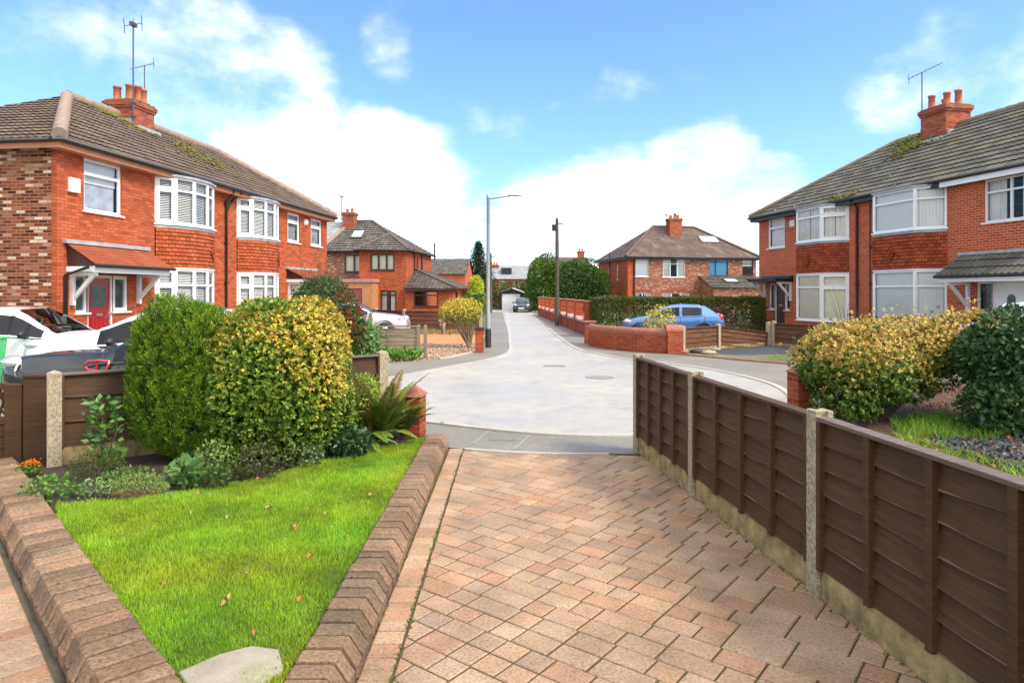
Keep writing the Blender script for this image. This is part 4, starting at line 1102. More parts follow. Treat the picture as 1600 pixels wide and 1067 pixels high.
# ================================================================== HOUSES
U = (1, 0)
def porch(parent, x0, x1, zt, zf, out, tilem, post=True, gauge=.10, wave=.0, cheek=True):
    mb = MB(); p0, p1, q0, q1 = (x0-.05, -out-.06, zf), (x1+.05, -out-.06, zf), (x0-.05, -.0, zt), (x1+.05, -.0, zt)
    if wave: tiled(mb, p0, p1, q0, q1, gauge, wave, .03, .03)
    else: tiled(mb, p0, p1, q0, q1, gauge, .17, 0, .016, 1)
    mb.add([p0, q0, q1, p1], [(0, 1, 2, 3)])
    r_ = mb.build('porch_canopy', tilem, parent)
    f = MB(); f.box(x0-.1, x1+.1, -.10, 0, zt-.02, zt+.07); f.build('flashing', m_lead, r_)
    f = MB(); f.box(x0, x1, -out, -out+.05, zf-.18, zf-.03); f.box(x0, x0+.05, -out+.05, 0, zf-.16, zf-.04); f.box(x1-.05, x1, -out+.05, 0, zf-.16, zf-.04); f.build('fascia', m_white, r_)
    if cheek:
        for x in (x0+.02, x1-.02): c = MB(); c.add([(x, -out, zf-.03), (x, 0, zf-.03), (x, 0, zt-.04)], [(0, 1, 2)]); c.build('cheek', m_brownframe, r_)
    g = MB(); g.tube([(x0-.08, -out-.09, zf-.02), (x1+.08, -out-.09, zf-.02)], .045, 8); g.build('gutter', m_dark, r_)
    return r_
def house_walls(root, L, D, z, front, fm, sm, bm_=None, side_ops=(), far_ops=(), fz=None):
    mb = MB(); wall(mb, (0, 0), U, 0, L, -.1, z, front); fw = mb.build('front_wall', fm, root)
    mb = MB(); wall(mb, (0, D), (0, -1), 0, D, -.1, z, side_ops); mb.build('side_wall', sm, root)
    mb = MB(); wall(mb, (L, 0), (0, 1), 0, D, -.1, z, far_ops); mb.build('side_wall', fz or sm, root)
    mb = MB(); wall(mb, (L, D), (-1, 0), 0, L, -.1, z); mb.build('rear_wall', bm_ or sm, root)
    return fw
def hip_roof(root, L, D, z, q0, q1, tm, oh=.33, ov=.3, rear=True, hips=(True, True), gauge=.33, wave=.2, amp=.02, samples=4, ridgem=None, lift=.028, rr=.11):
    mb = MB(); a, b, c, d = (-ov, -oh, z), (L+ov, -oh, z), (L+ov, D+oh, z), (-ov, D+oh, z)
    tiled(mb, a, b, q0, q1, gauge, wave, amp, lift, samples)
    tiled(mb, d, a, q0, q0, gauge, wave, amp, lift, samples)
    tiled(mb, b, c, q1, q1, gauge, wave, amp, lift, samples)
    if rear: mb.add([c, d, q0, q1], [(0, 1, 2, 3)])
    mb.add([a, b, c, d], [(3, 2, 1, 0)])
    rf_ = mb.build('roof', tm, root)
    rm = MB(); ridge(rm, q0, q1, rr)
    for p, q in ((a, q0), (b, q1)):
        ridge(rm, Vector(p)+Vector((0, 0, .05)), q, rr)
    rm.build('ridge_tile', ridgem or m_ridge, rf_)
    return rf_
def eaves(root, L, D, z, fm, oh=.33, ov=.3, bays=()):
    f = MB(); f.box(-ov+.04, L+ov-.04, -oh+.03, -oh+.06, z-.2, z-.01); f.box(-ov+.04, -ov+.07, -oh+.06, D+oh, z-.2, z-.01); f.box(L+ov-.07, L+ov-.04, -oh+.06, D+oh, z-.2, z-.01)
    f.box(-ov+.07, L+ov-.07, -oh+.06, -.002, z-.2, z-.18); f.build('fascia', fm, root)
    gutter(root, [(-ov, D+oh-.2, z-.02), (-ov, -oh-.03, z-.02), (L+ov, -oh-.03, z-.02), (L+ov, D, z-.02)], .055)
def moss_patch(parent, p, n, s, sz, cnt, seed):
    rr = random.Random(seed); mb = MB(); nn = Vector(n).normalized(); t = Vector((1, 0, 0)); sl = nn.cross(t).normalized()
    for _ in range(cnt):
        q = Vector(p)+t*rr.gauss(0, s[0])+sl*rr.gauss(0, s[1]); r_ = sz*rr.uniform(.4, 1.3)
        mb.blob(q+nn*.05, (r_, r_*rr.uniform(.5, 1), r_*.35+.015), 7, 4)
    mb.build('moss', m_moss, parent)['kind'] = 'stuff'

# ---- left semi-detached pair -------------------------------------------------
LH = thing('semi_detached_house', 'orange brick semi detached pair with a red front door and curved white bays', 'house', (-10.3, 15.2, 0), R(83.05))
L, D, Z = 15.5, 6.9, 5.2
ops = [(.82, 2.11, 3.76, 5.02), (.94, 1.80, .12, 2.22), (.56, .94, 1.32, 2.22), (1.80, 2.36, 1.32, 2.22), (3.42, 6.2, .75, 5.12), (7.72, 10.5, .75, 5.12),
       (11.55, 12.65, 3.82, 5.0), (13.75, 14.9, 3.82, 5.0), (11.9, 12.75, .12, 2.15), (12.75, 13.4, 1.1, 2.15)]
house_walls(LH, L, D, Z, ops, m_brick, m_mottle)
qn = MB(); wall(qn, (-.003, .13), (0, -1), 0, .133, -.1, 4.98); qn.build('corner_brickwork', m_brick, LH)
lroof = hip_roof(LH, L, D, Z+.02, (4.35, 3.45, 7.62), (12.3, 3.45, 7.62), m_tile, rr=.15)
eaves(LH, L, D, Z+.02, m_fascia)
moss_patch(lroof, (8.3, 1.8, 6.62), (0, -.55, .83), (1.0, .55), .05, 200, 3); moss_patch(lroof, (5.6, 3.1, 7.4), (0, -.55, .83), (.45, .15), .05, 60, 4); moss_patch(lroof, (6.4, 2.8, 7.2), (0, -.55, .83), (.5, .3), .06, 60, 8)
fl = MB(); fl.box(5.25, 5.95, .55, .9, 6.05, 6.09); fl = None
st = chimney(LH, (6.95, 3.35), 1.05, 1.0, 6.6, 8.12, [(-.33, -.22, .52), (-.33, .22, .48), (.02, -.25, .58), (.3, .2, .5), (.34, -.22, .56)])
for q in ((6.38, 7.52, 2.62, 2.84, 7.0, 7.24), (6.32, 6.44, 2.85, 4.0, 7.3, 7.46)): f = MB(); f.box(*q); f.build('flashing', m_lead, st, .02)
mo = MB()
for k in range(26): mo.blob((6.95+random.uniform(-.5, .5), 3.35-.5+random.uniform(-.04, .1), 8.1), (.06, .05, .05), 6, 4)
for k in range(20): mo.blob((6.45, 3.35+random.uniform(-.4, .4), 8.1), (.05, .07, .06), 6, 4)
mo.build('moss', m_moss, st)['kind'] = 'stuff'
aerial(LH, (6.35, 2.80, 7.35), 3.15, R(80), .9, .0, .026, kind='cross'); aerial(LH, (7.60, 3.3, 7.45), 2.15, R(120), .75, -.4, .02)
w_ = window(LH, (0, 0), U, .82, 2.11, 3.76, 5.02, (1,), .72, 'half', opener='n', fw=.065); mb = MB(); mb.obox((0, 0), U, .885, 2.045, -.095, -.042, 4.62, 4.70); mb.build('transom', m_white, w_); mb = MB(); mb.oquad((0, 0), U, .86, 2.07, -.20, 3.8, 4.5); mb.build('reflection_backing', plain('cloud_reflection_grey', (.52, .53, .58), .9, .25, 3), w_)  # grey sheet added behind the pane, coloured like an interior reflecting clouds
window(LH, (0, 0), U, 11.55, 12.65, 3.82, 5.0, (1,), .70, 'venetian', opener='b'); window(LH, (0, 0), U, 13.75, 14.9, 3.82, 5.0, (1,), .70, 'venetian', opener='b')
window(LH, (0, 0), U, .56, .94, 1.32, 2.22, (1,), None, 'net'); window(LH, (0, 0), U, 1.80, 2.36, 1.32, 2.22, (1,), None, None, fw=.09)
for a, b in ((1.84, 2.32), (.60, .90)): bk = MB(); bk.obox((0, 0), U, a, b, -.12, -.10, 1.36, 2.18); bk.build('obscure_glass', m_darkglass, LH)
dr = door(LH, (0, 0), U, .99, 1.75, .14, 2.16, m_reddoor)
for a, b, z0, z1 in ((.94, .99, .1, 2.22), (1.75, 1.90, .1, 2.22), (.99, 1.75, 2.16, 2.22)): fr = MB(); fr.obox((0, 0), U, a, b, -.12, -.025, z0, z1); fr.build('door_jamb', m_white, LH)
stp = MB(); stp.box(.8, 2.1, -.35, 0, -.05, .12); stp.build('doorstep', m_conc, LH, .01)
porch(LH, .28, 3.02, 2.95, 2.44, .72, m_porchtile)
bracket(LH, (0, 0), U, .42, 2.28, .66, .78, m_cream); bracket(LH, (0, 0), U, 2.72, 2.28, .66, .78, m_cream)
door(LH, (0, 0), U, 11.95, 12.7, .14, 2.1, m_white, 'arch')
for a, b in ((11.9, 11.95), (12.7, 12.78)): fr = MB(); fr.obox((0, 0), U, a, b, -.12, -.03, .1, 2.15); fr.build('door_jamb', m_white, LH)
window(LH, (0, 0), U, 12.78, 13.4, 1.1, 2.15, (1,), None, None)
pc = porch(LH, 11.45, 14.2, 2.75, 2.36, .75, m_porchtile); bracket(LH, (0, 0), U, 11.6, 2.2, .66, .78, m_white); bracket(LH, (0, 0), U, 14.0, 2.2, .66, .78, m_white)
for x0, x1, dm in ((3.45, 6.17, 2.25), (7.75, 10.47, 2.35)):
    bay(LH, arc_path(x0, x1, .55, 5), (.85, 2.46, 2.52, 3.62, 3.74, 5.06), [1, 1, 1, 1, 1], m_hang, m_brick, ('venetian', 'venetian'), (dm, 3.05, 4), ['o', 'n', 'n', 'n', 'o'])
ab = MB(); ab.box(.30, .62, -.09, -.002, 4.12, 4.46); ab.build('alarm_box', m_cream, LH, .02)
ab = MB(); ab.lathe([(.02, -.1), (.13, -.09), (.16, -.002)], (13.2, 0, 4.75), 6, axis='y'); ab.build('alarm_box', m_white, LH)
downpipe(LH, [(6.98, -.33, 5.12), (6.98, -.25, 5.0), (6.98, -.06, 4.8), (6.98, -.06, .1)]); downpipe(LH, [(7.45, -.33, 5.12), (7.45, -.06, 4.95), (7.15, -.06, 4.62), (7.05, -.06, 4.5)], .035)
downpipe(LH, [(.2, -.62, 2.38), (.2, -.06, 2.2), (.2, -.06, .1)])
lt = MB(); lt.blob((-.10, 6.1, 2.95), (.12, .06, .06), 8, 6); lt.box(-.06, -.001, 6.05, 6.15, 2.85, 3.0); lt.build('security_lamp', m_dark, LH)
lt = MB(); lt.box(.46, .54, -.14, -.002, 1.95, 2.1); lt.build('porch_lamp', m_dark, LH)
# ---- right semi-detached pair ------------------------------------------------
RH = thing('semi_detached_house', 'red brick semi detached pair with angled white bays and mossy grey roof', 'house', (11.36, 30.9, 0), R(-79))
L, D, Z = 13.7, 7.0, 5.2
ops = [(.72, 2.0, 3.76, 5.06), (1.27, 2.02, .12, 2.2), (.80, 1.27, 1.05, 2.2), (2.02, 2.34, 1.05, 2.2), (3.15, 6.05, .6, 5.12), (7.4, 10.45, .6, 5.12), (11.75, 13.4, 3.8, 5.02), (12.02, 13.1, .1, 2.1), (11.5, 12.02, .75, 2.1)]
house_walls(RH, L, D, Z, ops, m_brick2, m_brick2)
rroof = hip_roof(RH, L, D, Z+.02, (4.4, 3.5, 7.9), (10.1, 3.5, 7.9), m_tile2, rr=.10)
eaves(RH, L, D, Z+.02, m_dark)
f = MB(); f.box(10.5, 13.9, -.315, -.29, 4.99, 5.20); f.build('fascia', m_white, RH)
moss_patch(rroof, (6.1, 2.75, 7.4), (0, -.57, .82), (.42, .55), .06, 300, 5); moss_patch(rroof, (5.9, -.2, 5.32), (0, -.57, .82), (.45, .12), .06, 60, 6); moss_patch(rroof, (5.2, 3.2, 7.75), (0, -.57, .82), (.4, .12), .06, 40, 9)
st = chimney(RH, (6.85, 3.4), 1.15, 1.05, 6.7, 8.62, [(-.33, -.27, .52), (.36, -.27, .44), (-.28, .27, .40), (.3, .27, .58)])
for q in ((6.2, 7.5, 2.6, 2.88, 7.2, 7.4), (7.42, 7.56, 2.9, 4.1, 7.45, 7.65)): f = MB(); f.box(*q); f.build('flashing', m_lead, st, .02)
aerial(RH, (6.2, 3.0, 7.75), 2.35, R(40), 1.15, .35, .022)
window(RH, (0, 0), U, .72, 2.0, 3.76, 5.06, (1,), .68, 'roller', fw=.075); window(RH, (0, 0), U, 11.75, 13.4, 3.8, 5.02, (1, 1), .70, 'drapes')
window(RH, (0, 0), U, .80, 1.27, 1.05, 2.2, (1,), None, 'net'); window(RH, (0, 0), U, 2.02, 2.34, 1.05, 2.2, (1,), None, None); window(RH, (0, 0), U, 11.5, 12.02, .75, 2.1, (1,), None, None)
for a, b, z0, z1 in ((11.55, 11.98, .8, 2.06), (2.06, 2.30, 1.1, 2.15), (.85, 1.22, 1.1, 2.15)): bk = MB(); bk.obox((0, 0), U, a, b, -.19, -.17, z0, z1); bk.build('obscure_glass', m_darkglass, RH)
door(RH, (0, 0), U, 1.31, 1.98, .14, 2.14, m_browndoor, 'panes'); door(RH, (0, 0), U, 12.12, 13.0, .14, 2.04, m_white, 'arch')
for a, b, z0, z1 in ((1.22, 1.31, .1, 2.12), (1.98, 2.06, .1, 2.12), (12.0, 12.12, .1, 2.12), (13.0, 13.12, .1, 2.12), (12.12, 13.0, 2.04, 2.12)): fr = MB(); fr.obox((0, 0), U, a, b, -.12, -.02, z0, z1); fr.build('door_jamb', m_white, RH)
cp = MB(); cp.box(.42, 2.62, -.82, -.002, 2.26, 2.34); cp.box(.38, 2.66, -.86, -.002, 2.34, 2.40); cp.box(.40, 2.64, -.14, -.002, 2.40, 2.52); cp.build('porch_canopy', m_dark, RH, .01)
for x in (.55, 2.48): bracket(RH, (0, 0), U, x, 2.25, .66, .8, m_cream)
porch(RH, 11.05, 13.9, 2.92, 2.28, .85, m_tile2, gauge=.33, wave=.2); bracket(RH, (0, 0), U, 11.25, 2.1, .72, .85, m_white)
m_cur2 = m_creamblind
bay(RH, [(3.15, 0), (3.75, -.6), (5.25, -.6), (6.05, 0)], (.72, 2.50, 2.56, 3.66, 3.80, 5.10), [1, 1, 1], m_hang2, m_brick2, ('roller', 'curtain'), (1.55, 3.1, 4), ['n', 'n', 'o'], (m_creamblind, m_curtain))
bay(RH, [(7.4, 0), (8.05, -.6), (9.85, -.6), (10.45, 0)], (.72, 2.50, 2.56, 3.66, 3.80, 5.10), [1, 1, 1], m_hang2, m_brick2, ('vertical', 'vertical'), (1.7, 3.1, 4), ['n', 'n', 'n'])
ab = MB(); ab.box(2.45, 2.78, -.1, -.002, 4.55, 4.85); ab.build('alarm_box', m_cream, RH, .05)
downpipe(RH, [(6.55, -.33, 5.12), (6.55, -.06, 4.9), (6.55, -.06, .1)], .045, m_brownframe); downpipe(RH, [(7.2, -.05, 4.95), (7.2, -.05, .1)], .02, m_brownframe)
# ---- far left house with a front extension -----------------------------------
HB = thing('extended_house', 'red brick house with brown windows, hipped extension and maroon garage door beyond the golden bush', 'house', (-11.6, 51, 0), R(-6.2))
mb = MB(); wall(mb, (0, 0), U, 0, 3.65, -.1, 5.0, [(.87, 2.75, 3.45, 4.72), (1.65, 2.9, .3, 1.95)]); mb.build('front_wall', m_brick, HB)
mb = MB(); wall(mb, (3.65, 0), (0, 1), 0, 8.3, -.1, 5.0, [(3.2, 3.7, 3.4, 4.6)]); mb.build('side_wall', m_brick, HB)
mb = MB(); wall(mb, (-9, 1.2), U, 0, 9, -.1, 5.0, [(7.4, 8.95, 3.35, 4.75)]); wall(mb, (3.65, 8.3), (-1, 0), 0, 12.65, -.1, 5.0); mb.build('front_wall', m_mottle2, HB)
mb = MB(); zz = 5.0; E = (.4, 4.75, 7.7)
tiled(mb, (-3.6, .9, zz), (3.95, .9, zz), (-2.2, 4.75, 7.7), (-.5, 4.75, 7.7), .36, .3, .03, .04); tiled(mb, (3.95, .9, zz), (3.95, 8.6, zz), (-.5, 4.75, 7.7), (-.5, 4.75, 7.7), .36, .3, .03, .04)
tiled(mb, (-.3, -.35, zz), (3.95, -.35, zz), (1.8, 1.9, 6.35), (1.85, 1.9, 6.35), .36, .3, .03, .04)
mb.add([(-.3, -.35, zz), (1.8, 1.9, 6.35), (1.8, 3.4, 6.35), (-.3, 1.2, zz)], [(0, 3, 2, 1)]); mb.add([(3.95, -.35, zz), (3.95, 2.2, zz), (1.85, 3.4, 6.35), (1.85, 1.9, 6.35)], [(0, 1, 2, 3)])
rb = mb.build('roof', m_tile3, HB)
mb = MB(); tiled(mb, (-9.3, .9, zz), (-3.6, .9, zz), (-9.3, 4.75, 7.7), (-2.2, 4.75, 7.7), .36, .3, .0, .02); mb.add([(-9.3, 4.75, 7.7), (-.5, 4.75, 7.7), (3.95, 8.6, zz), (-9.3, 8.6, zz)], [(3, 2, 1, 0)]); mb.build('roof', m_greyslate, HB)
mb = MB(); ridge(mb, (-2.2, 4.75, 7.7), (-.5, 4.75, 7.7)); ridge(mb, (3.95, .9, zz), (-.5, 4.75, 7.7)); ridge(mb, (-.3, -.35, zz), (1.8, 1.9, 6.35)); ridge(mb, (3.95, -.35, zz), (1.85, 1.9, 6.35)); m_dridge = plain('dark_brown_ridge', (.12, .085, .065), .75, .25, 6); mb.build('ridge_tile', m_dridge, rb); mb = MB(); ridge(mb, (-3.6, .9, zz), (-2.2, 4.75, 7.7), .16); mb.build('valley_mortar', m_ridge, rb)
f = MB(); f.tube([(-9, .85, 4.95), (-.1, .85, 4.95), (-.3, -.38, 4.95), (3.98, -.38, 4.95), (3.98, 8.5, 4.95)], .07, 8); f.build('gutter', m_dark, HB)
sk = MB(); sl_ = Vector((0, 3.85, 2.7)).normalized()
def skylight(parent, c, w, h, s, n):
    s, n = Vector(s).normalized(), Vector(n).normalized(); c = Vector(c); x = Vector((1, 0, 0)); f = MB(); g = MB()
    def Q(mb, a0, a1, b0, b1, d0, d1):
        vs = [c+x*a+s*b+n*d for d in (d0, d1) for b in (b0, b1) for a in (a0, a1)]
        mb.add(vs, [(0, 2, 3, 1), (4, 5, 7, 6), (0, 1, 5, 4), (1, 3, 7, 5), (3, 2, 6, 7), (2, 0, 4, 6)])
    Q(f, -w/2, w/2, -h/2, h/2, 0, .11); Q(g, -w/2+.1, w/2-.1, -h/2+.1, h/2-.1, .1, .118)
    o = f.build('skylight', m_galv, parent); g.build('pane', m_skypane, o)
m_skypane = plain('skylight_pane', (.55, .60, .60), .08, .06, 3, 0., coat=1.)
skylight(rb, (-1.1, 2.9, 6.42), 1.0, 1.15, (0, 3.85, 2.7), (0, -2.7, 3.85))
chimney(HB, (-2.2, 4.1), .95, .9, 6.6, 8.35, [(-.2, 0, .3), (.2, 0, .35)]); aerial(HB, (-2.9, 4.1, 7.7), 2.0, R(90), .6, .0, .03); 
window(HB, (0, 0), U, .87, 2.75, 3.45, 4.72, (1, 1, 1), None, 'roller', m_brownframe, bm=m_creamblind, fw=.11); window(HB, (0, 0), U, 1.65, 2.9, .3, 1.95, (1, 1), .8, 'drapes', m_brownframe, fw=.11)
window(HB, (-9, 1.2), U, 7.4, 8.95, 3.35, 4.75, (1, 1), None, 'roller', m_brownframe, bm=m_creamblind, fw=.11); window(HB, (3.65, 0), (0, 1), 3.2, 3.7, 3.4, 4.6, (1,), None, 'roller', m_brownframe, bm=m_creamblind)
downpipe(HB, [(3.75, 2.2, 4.9), (3.75, 2.2, 3.4)], .06); downpipe(HB, [(3.75, 4.6, 4.9), (3.75, 4.6, 3.0)], .06)
sv_ = MB(); sv_.tube([(3.98, 8.2, 4.6), (3.98, 8.2, 6.1)], .07, 8); sv_.build('vent_pipe', m_dark, HB)
mb = MB(); wall(mb, (-2.7, -1.4), U, 0, 4.2, -.1, 2.55, [(1.0, 3.4, -.1, 2.1)]); wall(mb, (1.5, -1.4), (0, 1), 0, 1.4, -.1, 2.55); mb.build('garage_wall', plain('ochre_render', (.46, .20, .075), .8, .15, 4), HB)
mb = MB(); mb.box(-2.8, 1.6, -1.5, 0, 2.55, 2.8); mb.build('garage_roof', plain('pink_fascia', (.42, .20, .19), .7, .1, 4), HB)
mb = MB()
for k in range(7): mb.obox((-2.7, -1.4), U, 1.0, 3.4, -.1, -.07, -.05+k*.31, .24+k*.31)
mb.build('garage_door', plain('maroon_door', (.28, .055, .06), .5, .1, 4), HB)
mb = MB(); wall(mb, (3.65, -.3), U, 0, 3.65, -.1, 2.1, [(.65, 2.5, .72, 1.92)]); wall(mb, (7.3, -.3), (0, 1), 0, 6.3, -.1, 2.1, [(1.4, 1.9, .8, 1.8), (3, 3.5, .8, 1.8)]); mb.build('porch_wall', m_brick, HB)
mb = MB(); tiled(mb, (3.66, -.65, 2.1), (7.65, -.65, 2.1), (3.66, 2.6, 3.62), (3.68, 2.6, 3.62), .36, .3, .03, .04); tiled(mb, (7.65, -.65, 2.1), (7.65, 6.3, 2.1), (3.68, 2.6, 3.62), (3.68, 6.3, 3.62), .36, .3, .03, .04); mb.add([(3.66, -.65, 2.08), (7.65, -.65, 2.08), (7.65, 6.3, 2.08), (3.66, 6.3, 2.08)], [(3, 2, 1, 0)])
lr = mb.build('roof', m_tile3, HB); mb = MB(); ridge(mb, (7.65, -.65, 2.15), (3.68, 2.6, 3.62)); mb.build('ridge_tile', m_dridge, lr)
f = MB(); f.box(3.66, 7.6, -.64, -.58, 1.93, 2.08); f.build('fascia', m_brownframe, HB)
window(HB, (3.65, -.3), U, .65, 2.5, .72, 1.92, (1,), .72, None, m_brownframe, fw=.10); downpipe(HB, [(7.45, -.5, 2.05), (7.4, .4, 1.9), (7.4, .4, .1)], .05); window(HB, (7.3, -.3), (0, 1), 1.4, 1.9, .8, 1.8, (1,), None, 'net', m_brownframe)
# ---- far right house ---------------------------------------------------------
HC = thing('hipped_house', 'mottled brick house with brown hipped roof and skylight behind the clipped hedge', 'house', (10.5, 61, 0), R(10.4))
L, D, Z = 12.7, 8.6, 5.0
ops = [(.55, 2.0, 3.25, 4.92), (3.4, 5.55, 3.2, 4.88), (7.95, 9.85, 3.35, 4.95), (11.3, 12.4, 3.4, 4.95), (.6, 2.2, .55, 1.75), (3.35, 6.0, .55, 1.75)]
house_walls(HC, L, D, Z, ops, m_mottle2, m_brick, side_ops=[(3.1, 3.7, 2.5, 4.3), (5.6, 6.1, 3.0, 4.4)])
hcr = hip_roof(HC, L, D, Z+.02, (4.15, 4.3, 8.25), (8.45, 4.3, 8.25), m_slate, gauge=.22, amp=0, lift=.012, samples=1, wave=.3, ridgem=plain('dark_ridge', (.13, .08, .06), .8, .3, 6), rr=.13)
eaves(HC, L, D, Z+.02, m_dark)
q_ = MB(); wall(q_, (0, -.004), U, 0, .75, -.1, 5.0); q_.build('corner_brickwork', m_brick, HC)
chimney(HC, (5.9, 3.2), 1.25, .9, 7.0, 8.95, [(-.35, 0, .3), (.1, 0, .5), (.4, .1, .35)], ph=.4, pr=.15); aerial(HC, (5.1, 3.2, 8.2), 1.1, R(90), .5, 0, .03)
skylight(hcr, (9.1, 2.4, 6.87), 1.9, 1.2, (0, 4.6, 3.2), (0, -3.2, 4.6))
window(HC, (0, 0), U, .55, 2.0, 3.25, 4.92, (1,), .8, 'roller'); window(HC, (0, 0), U, 3.4, 5.55, 3.2, 4.88, (1, 1, 1), .72, 'drapes'); window(HC, (0, 0), U, 7.95, 9.85, 3.35, 4.95, (.36, .64), .8, 'roller', m_brownframe, bm=plain('blue_blind', (.10, .42, .66), .7, .06, 3)); window(HC, (0, 0), U, 11.3, 12.4, 3.4, 4.95, (1,), .7, 'half', m_brownframe)
window(HC, (0, 0), U, .6, 2.2, .55, 1.75, (1, 1), .6, 'drapes'); window(HC, (0, 0), U, 3.35, 6.0, .55, 1.75, (1, 1, 1), .6, 'drapes')
window(HC, (0, D), (0, -1), 3.1, 3.7, 2.5, 4.3, (1,), .7, 'net'); window(HC, (0, D), (0, -1), 5.6, 6.1, 3.0, 4.4, (1,), .7, 'net')
for x0, x1 in ((.45, 2.35), (3.2, 6.15)):
    mb = MB(); K = 12; vs = []
    for k in range(K+1):
        a = x0+(x1-x0)*k/K; hh = .16*math.sin(math.pi*k/K); vs += [(a, -.012, 1.72+hh), (a, -.012, 1.98+hh)]
    mb.add(vs, [(2*k, 2*k+2, 2*k+3, 2*k+1) for k in range(K)]); mb.build('brick_arch', m_wallbrick, HC)
downpipe(HC, [(.6, -.3, 4.95), (.6, -.07, 4.6), (.6, -.07, .1)], .06); downpipe(HC, [(-.07, 4.9, 5.7), (-.07, 4.9, .1)], .06)
f = MB(); f.tube([(-.1, 3.6, 2.5), (-.1, 8.2, 2.6), (-.1, 8.2, 3.1)], .05, 6); f.build('waste_pipe', m_dark, HC)
mb = MB(); tiled(mb, (6.9, -2.75, 2.2), (13.2, -2.75, 2.2), (6.9, 0, 3.3), (13.2, 0, 3.3), .36, .3, .03, .04); er = mb.build('roof', m_tile3, HC); skylight(er, (9.4, -1.3, 2.82), 1.3, .9, (0, 2.75, 1.1), (0, -1.1, 2.75))
mb = MB(); wall(mb, (7.1, -2.5), U, 0, 6, -.1, 2.2); mb.add([(7.1, 0, -.1), (7.1, -2.5, -.1), (7.1, -2.5, 2.2), (7.1, 0, 3.25)], [(0, 1, 2, 3)]); mb.build('extension_wall', m_mottle2, HC)
# ---- houses farther off ------------------------------------------------------
def gable_house(name, label, loc, rz, L, D, z, zr, wm, tm, wins=(), chim=None, along='x', fm=None):
    r_ = thing(name, label, 'house', loc, rz); mb = MB(); wall(mb, (0, 0), U, 0, L, -.1, z, [w[:4] for w in wins]); wall(mb, (L, D), (-1, 0), 0, L, -.1, z)
    mb.add([(0, D, -.1), (0, 0, -.1), (0, 0, z), (0, D/2, zr-.05), (0, D, z)], [(0, 1, 2, 3, 4)]); mb.add([(L, 0, -.1), (L, D, -.1), (L, D, z), (L, D/2, zr-.05), (L, 0, z)], [(0, 1, 2, 3, 4)]); mb.build('wall', wm, r_)
    mb = MB(); tiled(mb, (-.2, -.3, z-.1), (L+.2, -.3, z-.1), (-.2, D/2, zr), (L+.2, D/2, zr), .4, .3, .02, .03); mb.add([(L+.2, D+.3, z-.1), (-.2, D+.3, z-.1), (-.2, D/2, zr), (L+.2, D/2, zr)], [(0, 1, 2, 3)]); ro = mb.build('roof', tm, r_)
    for w in wins: window(r_, (0, 0), U, *w[:4], (1,), .6, 'net', w[4] if len(w) > 4 else m_white)
    for c in (chim or []): chimney(r_, c[:2], .9, .7, zr-1.0, zr+c[2], [(-.2, 0, .4), (.2, 0, .4)], ph=.4)
    return r_, ro
g1, r1 = gable_house('gable_house', 'small brown brick house with dark tiled roof peeping out beyond the hipped extension', (-9.3, 74, 0), R(-4), 4.2, 6.0, 3.9, 5.65, m_brick2, m_tile3, [(1.0, 1.8, 2.2, 3.3)])
g2, r2 = gable_house('slate_house', 'distant brick house with pale slate roof and dormer above the white garage', (-4.2, 106, 0), R(3), 12, 7, 4.0, 6.2, m_brick2, m_greyslate, [(2.2, 3.0, 2.6, 3.7), (4.6, 5.4, 2.6, 3.7), (6.3, 7.0, 2.6, 3.7)], [(.9, 3.0, .0), (1.7, 3.0, .1)])
mb = MB(); mb.box(2.6, 4.2, .9, 3.0, 4.6, 5.7); mb.build('dormer', m_dark, g2)
g3, r3 = gable_house('gable_house', 'distant rendered house whose ridge and brick chimney rise over the tall hedge', (4.0, 96, 0), R(6), 7.5, 7, 5.0, 7.0, m_cream, m_slate, [], [(6.6, 3.2, .9)])
# ---- far garage
GA = thing('garage', 'small brick garage with white ribbed up and over door at the end of the street', 'garage', (-1.2, 70, 0), R(2))
mb = MB(); wall(mb, (0, 0), U, 0, 2.35, -.1, 1.75, [(.16, 2.05, -.1, 1.65)]); wall(mb, (0, 4), (0, -1), 0, 4, -.1, 1.75); wall(mb, (2.35, 0), (0, 1), 0, 4, -.1, 1.75); mb.add([(0, 0, 1.75), (2.35, 0, 1.75), (1.17, 0, 2.12)], [(0, 1, 2)]); mb.build('wall', m_dark, GA)
mb = MB(); mb.add([(-.25, -.25, 1.68), (1.17, -.25, 2.2), (1.17, 4.2, 2.2), (-.25, 4.2, 1.68)], [(0, 1, 2, 3)]); mb.add([(2.6, -.25, 1.68), (2.6, 4.2, 1.68), (1.17, 4.2, 2.2), (1.17, -.25, 2.2)], [(0, 1, 2, 3)])
ro = mb.build('roof', m_tile3, GA); sd_ = ro.modifiers.new('solid', 'SOLIDIFY'); sd_.thickness = .12; sd_.offset = 1
mb = MB()
for k in range(9): mb.obox((0, 0), U, .16, 2.05, -.08, -.045, -.02+k*.185, .155+k*.185)
mb.build('garage_door', m_white, GA)
mb = MB(); mb.add([(1.25, -.262, 2.2), (2.55, -.262, 1.72), (2.55, -.262, 1.84), (1.25, -.262, 2.33)], [(0, 1, 2, 3)]); mb.build('barge_board', m_white, GA)
